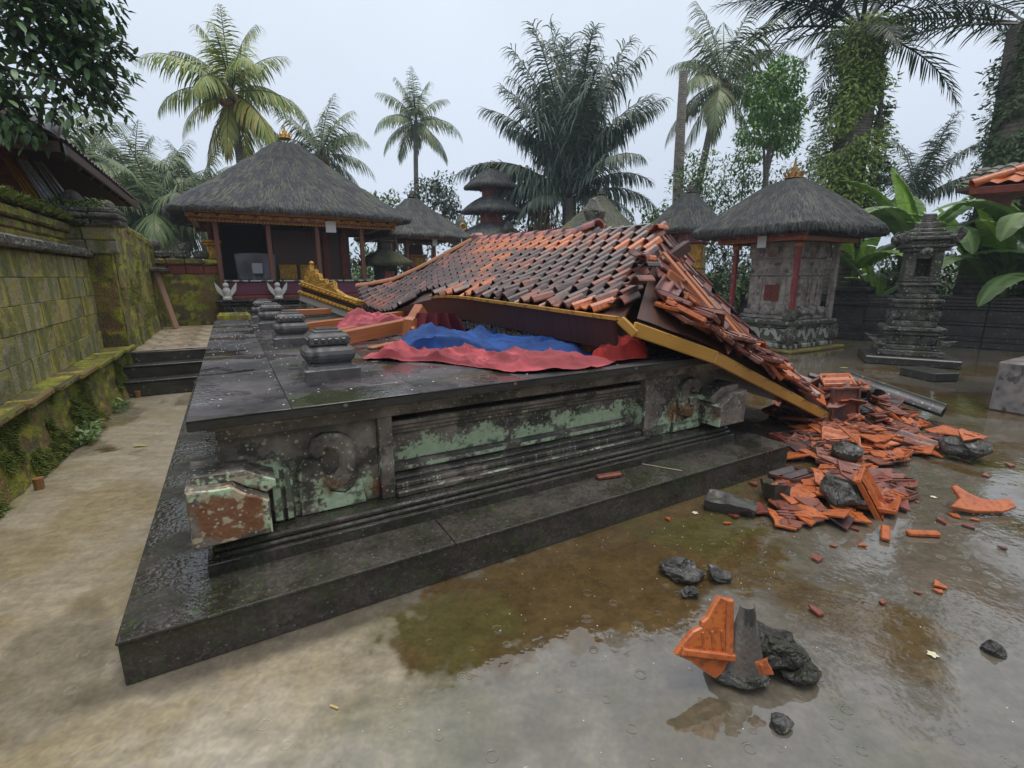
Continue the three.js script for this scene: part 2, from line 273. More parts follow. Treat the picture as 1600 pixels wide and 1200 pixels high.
// mouldings given as [halfWidth, height] courses stacked from y0
function courses(list, y0 = 0, ratio = 1, c = 0.012) { const out = []; let y = y0; for (const [w, h] of list) { out.push(bx(-w, w, y, y + h, -w * ratio, w * ratio, c)); y += h - 0.001; } return mg(out); }
const poly = (pts, depth, bevel = 0.004) => { const s = new THREE.Shape(pts.map((p) => new THREE.Vector2(p[0], p[1]))); return muv(new THREE.ExtrudeGeometry(s, { depth, bevelEnabled: bevel > 0, bevelSize: bevel, bevelThickness: bevel, bevelSegments: 1, curveSegments: 6 })); };
function smoothN(geo) { const uv = geo.attributes.uv, g = toCreasedNormals(geo.index ? geo.toNonIndexed() : geo, 0.45); return g; }
function jitter(geo, amp, freq, s = 0) { const p = geo.attributes.position; for (let i = 0; i < p.count; i++) { const x = p.getX(i), y = p.getY(i), z = p.getZ(i); p.setXYZ(i, x + (n3(x * freq, y * freq, z * freq, s) - 0.5) * amp * 2, y + (n3(x * freq + 31, y * freq, z * freq, s) - 0.5) * amp * 2, z + (n3(x * freq, y * freq + 17, z * freq, s) - 0.5) * amp * 2); } return smoothN(geo); }
const V = (a) => new THREE.Vector3(...a);
// beam between two points; the grain runs along it
function beam(a, b, w, h, c = 0.006) {
  const A = V(a), Bv = V(b), L = A.distanceTo(Bv), g = muv(cbox(w, L, h, c), Math.abs(a[0] * 3.1 + a[2]) % 1, 0), y = Bv.clone().sub(A).normalize();
  const x = new THREE.Vector3().crossVectors(y, new THREE.Vector3(0, 1, 0)); if (x.lengthSq() < 1e-6) x.set(1, 0, 0); x.normalize();
  g.applyMatrix4(new THREE.Matrix4().makeBasis(x, y, new THREE.Vector3().crossVectors(x, y)).setPosition(A.add(Bv).multiplyScalar(0.5))); return g;
}

// ================================================================ THE SETTING
struct('ground', muv(new THREE.PlaneGeometry(500, 500, 1, 1).rotateX(-Math.PI / 2)), M.soil, [0, -0.03, 0]);

// wet concrete court: x -2.2..15.8, z -12..3
{
  const X0 = -2.2, Z0 = -12, WX = 18, WZ = 15;
  const patch = (x, z, cx, cz, rx, rz) => 1 - Math.hypot((x - cx) / rx, (z - cz) / rz);
  // 0 = clean pale concrete, 1 = brown algae; second value: how grey
  function cover(x, z) {
    const w = (fbm(x * 1.3 + 3, z * 1.3, 201, 5) - 0.5), w2 = fbm(x * 5, z * 5, 202, 4) - 0.5;
    let a = Math.max(patch(x, z, 1.75, -1.8, 1.15, 0.55), patch(x, z, 3.1, -2.05, 1.6, 0.5)) * 1.1 + w * 1.6 + w2 * 0.7 + (fbm(x * 22, z * 22, 209, 3) - 0.5) * 0.55;
    a = Math.max(a, (w - 0.06) * 3.4 * sstep(1.2, 3.0, x + z * 0.3));
    const path = 1 - sstep(-0.95, -0.3, x + w * 0.8 + (z > -2.1 ? (z + 2.1) * 0.9 : 0)); a = mix(a, (w - 0.2) * 3, path);
    let g = sstep(0.2, 1.15, x + w * 2.2 + w2 * 0.5 + (z + 1.5) * 0.6 + 2.2 * sstep(-1.9, -2.2, z + w * 0.5));
    g = mix(g, sstep(0.56, 0.66, fbm(x * 2.2, z * 0.8, 207, 4)) * 0.5, path);
    return [a, g];
  }
  const map = tex(1536, 1280, (u, v, o) => {
    const x = X0 + u * WX, z = Z0 + v * WZ, [a, g] = cover(x, z);
    const f = fbm(x * 9, z * 9, 203, 4), s = fbm(x * 2.6 + z * 1.4, z * 9 - x * 5, 204, 4), gr = hash(u * 1536, v * 1280, 5);
    let c = mix3([0.27, 0.225, 0.15], [0.46, 0.4, 0.31], s * 0.7 + f * 0.3); c = mix3(c, [0.3, 0.24, 0.13], sstep(0.5, 0.7, fbm(x * 3.1, z * 3.1, 205, 4)) * 0.7);
    c = mix3(c, mix3(mix3([0.07, 0.058, 0.042], [0.13, 0.112, 0.088], f), [0.08, 0.066, 0.038], sstep(0.5, 0.66, fbm(x * 2.3, z * 3.4, 219, 5)) * 0.8), g * 0.9);
    c = mix3(c, mix3([0.06, 0.034, 0.01], [0.115, 0.072, 0.022], f), sstep(0.02, 0.2, a) * 0.93);
    c = mix3(c, [0.075, 0.08, 0.02], sstep(0.58, 0.72, fbm(x * 2.2 + 5, z * 2.2, 206, 4)) * sstep(0.0, 0.2, a + 0.15) * 0.5);
    const st = fbm(x * 4 + z * 9, z * 30 - x * 16, 210, 3), k = (0.86 + 0.28 * gr) * (0.82 + 0.36 * st) * (0.8 + 0.4 * fbm(x * 28, z * 28, 218, 2)); set3(o, c.map((q) => q * k));
  });
  map.repeat.set(1, 1); map.wrapS = map.wrapT = THREE.ClampToEdgeWrapping;
  const rough = tex(768, 640, (u, v, o) => {
    const x = X0 + u * WX, z = Z0 + v * WZ, [a, g] = cover(x, z); const f = fbm(x * 2.4, z * 2.4, 208, 5);
    const r = clamp(0.28 - 0.22 * g - 0.2 * sstep(-0.1, 0.3, a) + (f - 0.5) * 0.4, 0.03, 0.6); o[0] = o[1] = o[2] = r;
  }, 1, 1, true);
  rough.repeat.set(1, 1); rough.wrapS = rough.wrapT = THREE.ClampToEdgeWrapping;
  // ripples of rain drops on the film of water
  const rip = gray(1024, 1024, (u, v) => {
    let h = 0.5 + (fbm(u * 14, v * 14, 211, 4, 14, 14) - 0.5) * 0.55 + (fbm(u * 60, v * 60, 212, 2, 60, 60) - 0.5) * 0.12; const n = 12, x = u * n, y = v * n, xi = Math.floor(x), yi = Math.floor(y);
    for (let b = -1; b < 2; b++) for (let a = -1; a < 2; a++) { const cx = wrap(xi + a, n), cy = wrap(yi + b, n); if (hash(cx, cy, 213) > 0.62) continue; const q = Math.hypot(x - xi - a - hash(cx, cy, 214), y - yi - b - hash(cx, cy, 215)), r = 0.05 + 0.17 * hash(cx, cy, 216); if (q < r * 1.15) h += 0.2 * Math.cos((q - r) * 70) * Math.exp(-Math.pow((q - r * 0.8) / (r * 0.22), 2)); }
    return h;
  });
  rip.repeat.set(WX / 1.5, WZ / 1.5);
  const m = new THREE.MeshPhysicalMaterial({ map, roughnessMap: rough, roughness: 1, bumpMap: rip, bumpScale: 0.003, ior: 1.95 });
  struct('court_floor', grid(2, 2, (u, v) => [X0 + u * WX, 0, Z0 + WZ - v * WZ], (u, v) => [u, 1 - v]), m);
}

// ---------------------------------------------------------------- stone platform
const TOP = 0.98;
{
  // stains of the carved front, laid out in metres along x and y of that face
  const frontMap = tex(2048, 512, (u, v, o) => {
    const x = -0.35 + u * 4.15, y = v * 1.0, f = fbm(x * 7, y * 7, 221, 5), g = fbm(x * 30, y * 30, 222, 3), w = fbm(x * 9, y * 4, 223, 5) - 0.5;
    let c = mix3([0.06, 0.048, 0.04], [0.31, 0.262, 0.225], clamp(f * 1.7 - 0.3)); c = c.map((q) => q * (0.7 + 0.6 * g));
    const blk = (a0, a1, b0, b1, e = 0.05) => Math.min((x - a0) / e, (a1 - x) / e, (y - b0) / e, (b1 - y) / e);
    const mint = Math.max(blk(0.72, 1.62, 0.44, 0.63), blk(1.5, 2.15, 0.44, 0.57), blk(1.9, 2.72, 0.44, 0.64), blk(0.3, 0.62, 0.28, 0.5), blk(-0.3, 0.12, 0.6, 0.68, 0.03), blk(0.03, 0.2, 0.3, 0.62), blk(2.85, 3.35, 0.3, 0.55));
    const mm = sstep(0, 0.4, mint * 0.5 + w * 2.4 + (fbm(x * 60, y * 60, 229, 2) - 0.5) * 1.5 - 0.05); c = mix3(c, mix3([0.4, 0.53, 0.33], [0.6, 0.74, 0.52], g), mm * 0.95);
    const alg = sstep(0.02, 0.16, (fbm(x * 5 + 3, y * 8, 224, 6) - 0.52) + (fbm(x * 50, y * 50, 230, 2) - 0.5) * 0.22 + (y < 0.42 ? 0.14 : 0)); c = mix3(c, [0.024, 0.026, 0.018], alg * 0.75);
    const rust = sstep(0.05, 0.2, Math.max(blk(-0.3, 0.06, 0.38, 0.66) * 0.25, blk(0.3, 0.55, 0.38, 0.6) * 0.12, blk(0.55, 0.72, 0.32, 0.52) * 0.2, blk(3.0, 3.6, 0.4, 0.6) * 0.1) + w * 0.7 - 0.08); c = mix3(c, mix3([0.16, 0.04, 0.012], [0.26, 0.1, 0.02], g), rust * 0.85);
    c = mix3(c, [0.42, 0.42, 0.28], spots(u * 4, v, 20, 225, y > 0.3 ? 0.26 : 0.12, 0.19) * (x < 0.75 ? 1 : 0.55)); c = mix3(c, [0.5, 0.49, 0.42], spots(u * 4, v, 48, 227, 0.2, 0.26) * 0.85);
    if (x < 0.1 && y > 0.4 && y < 0.68) c = mix3(c, [0.46, 0.38, 0.26], sstep(0.56, 0.62, fbm(x * 16, y * 16, 228, 3)));
    set3(o, c);
  });
  frontMap.repeat.set(1 / 4.15, 1); frontMap.offset.set(0.35 / 4.15, 0);
  const front = new THREE.MeshPhysicalMaterial({ map: frontMap, roughness: 0.6, bumpMap: B.rough, bumpScale: 0.006, clearcoat: 0.12, clearcoatRoughness: 0.3 });
  const stepMap = tex(2048, 512, (u, v, o) => {
    const x = u * 5, y = v * 1.25, f = fbm(x * 6, y * 6, 231, 5), g = fbm(x * 60, y * 60, 232, 3);
    let c = mix3([0.018, 0.015, 0.012], [0.062, 0.051, 0.042], f * g * 2.6); c = mix3(c, [0.018, 0.02, 0.007], sstep(0.5, 0.64, fbm(x * 4, y * 6, 233, 5)) * 0.6);
    c = mix3(c, [0.035, 0.055, 0.018], sstep(0.66, 0.74, fbm(x * 14, y * 16, 234, 5)) * 0.6); c = mix3(c, [0.16, 0.17, 0.14], spots(u * 4, v, 80, 235, 0.05, 0.3)); c = mix3(c, [0.13, 0.13, 0.125], sstep(0.66, 0.72, fbm(x * 90, y * 90, 236, 2)) * 0.25); c = mix3(c, [0.045, 0.065, 0.022], sstep(0.6, 0.68, fbm(x * 40, y * 40, 237, 3)) * sstep(0.56, 0.64, fbm(x * 5, y * 5, 238, 3))); set3(o, c);
  }, 5, 1.25);
  const stepM = new THREE.MeshPhysicalMaterial({ map: stepMap, roughness: 1, roughnessMap: B.blotch, bumpMap: B.rough, bumpScale: 0.006 });
  const t = thing('stone_platform', 'wide black stone platform with carved front, pale green stains and a low step', 'platform');
  const ZB = -8.15, XL = -0.23, XR = 3.65;
  mesh('base_step', bx(-0.53, 3.97, 0, 0.19, -8.5, -2.165, 0.004), stepM, t);
  // tread slabs of the step, each a stone
  for (const [a, b] of [[-0.535, 0.9], [0.903, 2.3], [2.303, 3.975]]) mesh('tread_slab', bx(a, b, 0.19, 0.208, -2.55, -2.158, 0.004), stepM, t);
  for (const [a, b] of [[-8.5, -6.6], [-6.597, -4.6], [-4.597, -2.553]]) mesh('tread_slab', bx(-0.535, -0.1, 0.19, 0.208, a, b, 0.004), stepM, t);
  mesh('plinth', mg([bx(XL, XR, 0.2, 0.272, ZB, -2.46, 0.004), bx(XL + 0.02, XR - 0.02, 0.272, 0.3, ZB, -2.485, 0.01), bx(XL + 0.03, XR - 0.03, 0.3, 0.335, ZB, -2.5, 0.012)]), stepM, t);
  mesh('body', bx(XL + 0.12, XR - 0.12, 0.33, 0.93, ZB + 0.1, -2.76, 0.005), front, t);
  // cornice courses under the slab
  mesh('cornice', mg([bx(XL + 0.07, XR - 0.07, 0.895, 0.925, ZB, -2.53, 0.006), bx(XL + 0.1, XR - 0.1, 0.835, 0.893, ZB + 0.05, -2.575, 0.006)]), front, t);
  // bays at both ends, and the long sunk panel with its stepped frames
  const framed = (x0, x1) => {
    mesh('pilaster', bx(x0 - 0.1, x0 - 0.02, 0.335, 0.834, -2.8, -2.6, 0.005), front, t); mesh('pilaster', bx(x1 + 0.02, x1 + 0.1, 0.335, 0.834, -2.8, -2.6, 0.005), front, t);
    const fr = (e, za, name) => { mesh(name, mg([bx(x0 - e, x1 + e, 0.685 + e * 0.9, 0.72 + e * 0.9, -2.8, za, 0.006), bx(x0 - e - 0.032, x0 - e, 0.5 - e, 0.72 + e * 0.9, -2.8, za, 0.006), bx(x1 + e, x1 + e + 0.032, 0.5 - e, 0.72 + e * 0.9, -2.8, za, 0.006)]), front, t); };
    fr(0.0, -2.7, 'frame_moulding'); fr(0.036, -2.672, 'frame_moulding'); fr(0.072, -2.645, 'frame_moulding');
    mesh('panel', bx(x0 - 0.002, x1 + 0.002, 0.5, 0.686, -2.8, -2.735, 0.003), front, t);
    for (const [y0, y1, z] of [[0.435, 0.5, -2.69], [0.41, 0.433, -2.655], [0.375, 0.408, -2.61], [0.336, 0.373, -2.57]]) mesh('sill_moulding', bx(x0 - 0.018, x1 + 0.018, y0, y1, -2.8, z, y1 - y0 > 0.05 ? 0.024 : 0.008), front, t);
  };
  framed(0.74, 2.68);
  mesh('end_panel', bx(XL + 0.1, 0.638, 0.335, 0.833, -2.8, -2.64, 0.004), front, t); mesh('end_panel', bx(2.782, XR - 0.1, 0.335, 0.833, -2.8, -2.64, 0.004), front, t);
  // scroll ornaments and stepped drapery carving beside them
  const scroll = (x, s) => {
    const P = (pts) => pts.map(([a, b]) => [x + a * s, b]), fix = (pts) => (s < 0 ? pts.slice().reverse() : pts);
    const g1 = poly(fix(P([[-0.1, 0.70], [-0.08, 0.755], [-0.03, 0.775], [0.05, 0.765], [0.1, 0.73], [0.115, 0.66], [0.11, 0.56], [0.07, 0.49], [0.01, 0.47], [-0.03, 0.5], [-0.02, 0.54], [0.02, 0.54], [0.05, 0.575], [0.055, 0.64], [0.03, 0.7], [-0.02, 0.72], [-0.045, 0.7], [-0.04, 0.675], [-0.07, 0.665]])), 0.05, 0.012); g1.translate(0, 0, -2.645);
    mesh('scroll_carving', g1, front, t);
    const g2 = poly(fix(P([[-0.17, 0.345], [0.17, 0.345], [0.15, 0.5], [0.11, 0.44], [0.06, 0.41], [-0.02, 0.44], [-0.04, 0.55], [-0.07, 0.63], [-0.13, 0.64], [-0.16, 0.6]])), 0.03, 0.008); g2.translate(0, 0, -2.65); mesh('drapery_carving', g2, front, t);
  };
  scroll(0.38, 1); scroll(3.22, -1);
  // corner stones that jut out of both ends, stepped top curving down towards the bay
  const corner = (x, s) => {
    const pts = [[-0.15, 0.40], [0.16, 0.40], [0.16, 0.555], [0.12, 0.585], [0.085, 0.6], [0.05, 0.625], [0.02, 0.655], [-0.05, 0.655], [-0.15, 0.665]].map(([a, b]) => [x + a * s, b]); if (s < 0) pts.reverse();
    const g = poly(pts, 0.42, 0.008); g.translate(0, 0, -2.83); mesh('corner_stone', g, front, t);
    const p2 = [[-0.13, 0.672], [0.03, 0.665], [0.09, 0.62], [0.16, 0.58], [0.2, 0.6], [0.2, 0.63], [0.14, 0.66], [0.08, 0.7], [-0.13, 0.71]].map(([a, b]) => [x + a * s, b]); if (s < 0) p2.reverse();
    const h = poly(p2, 0.2, 0.006); h.translate(0, 0, -2.68); mesh('corner_moulding', h, front, t);
    for (const [a, w] of [[0.21, 0.03], [0.265, 0.025]]) mesh('fluting', bx(x + s * a - w, x + s * a + w, 0.34, 0.62, -2.66, -2.6, 0.012), front, t);
  };
  corner(-0.11, 1); corner(3.52, -1);
  // top paved with slabs of dark stone, joints left open
  const cols = [XL, 0.2, 0.86, 1.52, 2.18, 2.84, XR], rows = [-2.46, -2.78, -3.58, -4.38, -5.18, -5.98, -6.78, -7.5, ZB];
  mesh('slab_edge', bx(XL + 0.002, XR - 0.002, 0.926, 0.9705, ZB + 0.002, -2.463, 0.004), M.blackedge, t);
  for (let i = 0; i + 1 < cols.length; i++) for (let j = 0; j + 1 < rows.length; j++) { const g = bx(cols[i] + 0.0012, cols[i + 1] - 0.0012, 0.9715, TOP + (j && i ? rnd(-0.0012, 0.0008) : 0), rows[j + 1] + 0.0012, rows[j] - 0.0012, 0.002); const uv = g.attributes.uv, ox = R(), oy = R(); for (let k = 0; k < uv.count; k++) uv.setXY(k, uv.getX(k) + ox, uv.getY(k) + oy); mesh('paving_slab', g, M.slab, t); }
}

// rain splashes that stand as beads on the platform top
{
  const g = new THREE.IcosahedronGeometry(0.0036, 1); g.scale(1, 0.45, 1); const n = 520, im = new THREE.InstancedMesh(g, new THREE.MeshStandardMaterial({ color: new THREE.Color(0.62, 0.65, 0.7), roughness: 0.2 }), n), m = new THREE.Matrix4();
  for (let i = 0; i < n; i++) { const far = R() < 0.45, x = far ? rnd(-0.2, 0.45) : rnd(-0.2, 2.4), z = far ? rnd(-7.9, -4.6) : rnd(-5.5, -2.5), s = rnd(0.3, 1.5); m.makeScale(s * rnd(0.8, 1.5), s, s); m.setPosition(x, TOP + 0.001, z); im.setMatrixAt(i, m); }
  im.name = 'rain_splashes'; im.userData = { kind: 'stuff', label: 'white beads of rain splashing on the black platform top', category: 'raindrops' }; scene.add(im);
}

{
  const g = new THREE.IcosahedronGeometry(0.003, 1); g.scale(1, 0.5, 1); const n = 200, im = new THREE.InstancedMesh(g, new THREE.MeshStandardMaterial({ color: new THREE.Color(0.55, 0.56, 0.58), roughness: 0.2 }), n), m = new THREE.Matrix4();
  for (let i = 0; i < n; i++) { const k = R(), x = k < 0.6 ? rnd(0.9, 3.2) : rnd(-0.4, 5.5), z = k < 0.6 ? rnd(-2.1, -1.3) : rnd(-1.6, -0.3), s = rnd(0.3, 1.2); m.makeScale(s, s, s); m.setPosition(x, 0.0005, z); im.setMatrixAt(i, m); }
  im.name = 'rain_bubbles'; im.userData = { kind: 'stuff', label: 'tiny rain bubbles floating on the wet court floor', category: 'raindrops' }; scene.add(im);
}
// ---------------------------------------------------------------- column pedestals on the platform
{
  const t = thing('column_pedestal', 'grey stone column pedestal with cushion body on wet platform', 'pedestal', [0.5, TOP, -3.2], 0, 'stone pedestals in a row on the platform');
  t.scale.y = 1.13;
  const m = std(T.palestone, 1, B.fine, 0.002, { roughnessMap: B.blotch, color: new THREE.Color(0.34, 0.37, 0.43) });
  mesh('foot', stack([[0.165, 0], [0.165, 0.055], [0.158, 0.06], [0.145, 0.062], [0.14, 0.075], [0.122, 0.08], [0.122, 0.09]], 0.08), m, t);
  mesh('cushion', stack([[0.118, 0.088, 0.118, 0.5], [0.138, 0.098, 0.138, 0.45], [0.15, 0.118, 0.15, 0.42], [0.153, 0.136, 0.153, 0.42], [0.148, 0.156, 0.148, 0.42], [0.132, 0.172, 0.132, 0.45], [0.11, 0.18, 0.11, 0.5]], 0.4, 8), m, t);
  const neck = mesh('neck', stack([[0.1, 0.178], [0.118, 0.19], [0.12, 0.196], [0.12, 0.228], [0.116, 0.234], [0.1, 0.246], [0.098, 0.25]], 0.18), m, t);
  for (let q = 0; q < 4; q++) for (let k = -2; k < 3; k++) { const g = muv(cbox(0.026, 0.022, 0.012, 0.006)); g.translate(k * 0.04, 0.212, 0.122); g.rotateY(q * Math.PI / 2); mesh('bead', g, m, neck); }
  mesh('cap', stack([[0.082, 0.249], [0.082, 0.258], [0.066, 0.264], [0.066, 0.272]], 0.2), m, t);
  for (const [x, z] of [[0.47, -5.0], [0.43, -6.75], [0.4, -7.85]]) clone(t, [x, TOP, z], rnd(-0.03, 0.03));
}

// ---------------------------------------------------------------- stair beside the platform and the raised terrace behind it
struct('terrace_floor', bx(-1.6, -0.24, -0.02, 0.55, -12.6, -8.55, 0.012), M.conc);
struct('terrace_floor', bx(-2.2, 14, -0.02, 0.45, -30, -12.61, 0.012), M.darkstone);
{
  const t = thing('stone_stair', 'three black stone steps rising from the concrete path to the terrace', 'steps');
  for (let i = 0; i < 3; i++) { const g = bx(-1.45, -0.24, 0.0, 0.18 * (i + 1) + 0.015, -8.7 + i * 0.02, -8.02 - i * 0.22, 0.012); mesh('step', g, M.darkstone, t); mesh('tread', bx(-1.46, -0.24, 0.18 * (i + 1) + 0.016, 0.18 * (i + 1) + 0.04, -8.5 + i * 0.02, -8.005 - i * 0.22, 0.008), i === 2 ? M.conc : M.darkstone, t); }
}

// ---------------------------------------------------------------- foliage helpers
// one leaf blade as a strip of nSeg quads, folded along its midrib: appended to arrays
function blade(A, base, dir, upv, len, wid, bend, col, nSeg = 2) {
  const d = dir.clone().normalize(), s = new THREE.Vector3().crossVectors(d, upv).normalize(); let n = new THREE.Vector3().crossVectors(s, d); const p = base.clone();
  let prev = null; const q = d.clone();
  for (let i = 0; i <= nSeg; i++) {
    const t = i / nSeg, w = wid * (nSeg > 1 ? Math.sin(Math.PI * (0.16 + 0.84 * t)) ** 0.8 : 1 - t) * 0.5, l = [p.x - s.x * w, p.y - s.y * w, p.z - s.z * w], r = [p.x + s.x * w, p.y + s.y * w, p.z + s.z * w];
    if (prev) { A.p.push(...prev[0], ...prev[1], ...r, ...prev[0], ...r, ...l); for (let k = 0; k < 6; k++) A.c.push(...col); }
    prev = [l, r]; q.y -= bend / nSeg; q.normalize(); p.addScaledVector(q, len / nSeg);
  }
}
const leafGeo = (A) => soup(A.p, null, null, A.c);
const shade = (c, a = 0.25) => { const k = 1 + rnd(-a, a), h = rnd(-0.12, 0.12); return [c[0] * k * (1 + h), c[1] * k, c[2] * k * (1 - h)]; };
const rdir = () => { const z = rnd(-1, 1), a = rnd(0, 6.2832), r = Math.sqrt(1 - z * z); return new THREE.Vector3(r * Math.cos(a), z, r * Math.sin(a)); };
const UP = new THREE.Vector3(0, 1, 0);
// leaves spread through lobes [[x,y,z,rx,ry,rz]...]
function lobes(A, list, count, len, wid, cols, hollow = 0.45) {
  const vol = list.map((l) => l[3] * l[4] * l[5]), tot = vol.reduce((a, b) => a + b, 0);
  list.forEach((l, i) => { const n = Math.round(count * vol[i] / tot); for (let k = 0; k < n; k++) {
    const d = rdir(), r = Math.pow(rnd(hollow ** 3, 1), 1 / 3), q = 0.75 + 0.5 * n3(d.x * 2.2 + l[0], d.y * 2.2, d.z * 2.2 + l[2], 7), P = new THREE.Vector3(l[0] + d.x * l[3] * r * q, l[1] + d.y * l[4] * r * q, l[2] + d.z * l[5] * r * q);
    if (n3(P.x * 1.7, P.y * 1.7, P.z * 1.7, 3) < 0.4) continue;
    const dir = d.clone().multiplyScalar(0.6).add(rdir().multiplyScalar(0.7)); dir.y -= 0.25; blade(A, P, dir, UP, len * rnd(0.6, 1.25), wid * rnd(0.7, 1.2), rnd(0.1, 0.7), shade(pick(cols)), 2);
  } });
}
// palm frond: stalk and two rows of leaflets; elevation and droop in radians; lies along +x
function frond(len, nLeaf, leafLen, elev, droop, cols, o = {}) {
  const A = { p: [], c: [] }, N = 26, P = [], D = []; let p = new THREE.Vector3(), a = elev;
  for (let i = 0; i <= N; i++) { P.push(p.clone()); D.push(new THREE.Vector3(Math.cos(a), Math.sin(a), 0)); p.addScaledVector(D[i], len / N); a -= droop / N * (0.4 + 1.2 * i / N); if (a < -1.5) a = -1.5; }
  const stalk = o.stalk || [0.16, 0.15, 0.05], z = new THREE.Vector3(0, 0, 1);
  for (let i = 0; i < N; i++) { const w0 = len * 0.012 * (1.15 - i / N), w1 = len * 0.012 * (1.15 - (i + 1) / N), n0 = new THREE.Vector3().crossVectors(z, D[i]), n1 = new THREE.Vector3().crossVectors(z, D[i + 1]);
    const q = (Q, n, w, s, u) => [Q.x + n.x * w * u, Q.y + n.y * w * u, Q.z + s * w]; const a0 = q(P[i], n0, w0, -1, 0), b0 = q(P[i], n0, w0, 1, 0), c0 = q(P[i], n0, w0, 0, 1), a1 = q(P[i + 1], n1, w1, -1, 0), b1 = q(P[i + 1], n1, w1, 1, 0), c1 = q(P[i + 1], n1, w1, 0, 1);
    A.p.push(...a0, ...c0, ...c1, ...a0, ...c1, ...a1, ...c0, ...b0, ...b1, ...c0, ...b1, ...c1, ...b0, ...a0, ...a1, ...b0, ...a1, ...b1); for (let k = 0; k < 18; k++) A.c.push(...stalk); }
  for (let k = 0; k < nLeaf; k++) for (const s of [-1, 1]) {
    const t = 0.14 + 0.86 * (k + rnd(0.2, 0.8)) / nLeaf, f = t * N, i = Math.min(N - 1, Math.floor(f)), b = P[i].clone().lerp(P[i + 1], f - i), d = D[i], up = new THREE.Vector3().crossVectors(z, d);
    const spread = mix(1.15, 0.35, t * t), L = leafLen * (0.45 + 0.75 * Math.sin(Math.PI * Math.pow(t, 0.75))) * rnd(0.85, 1.15); if (o.gaps && R() < o.gaps) continue;
    const dir = d.clone().multiplyScalar(Math.cos(spread)).add(new THREE.Vector3(0, 0, s * Math.sin(spread))).addScaledVector(up, rnd(-0.05, o.ruffle || 0.25)); 
    blade(A, b, dir, up, L, L * (o.width || 0.055), rnd(0.5, 1.1) * (o.hang || 1), shade(pick(cols), 0.22), 3);
  }
  return leafGeo(A);
}

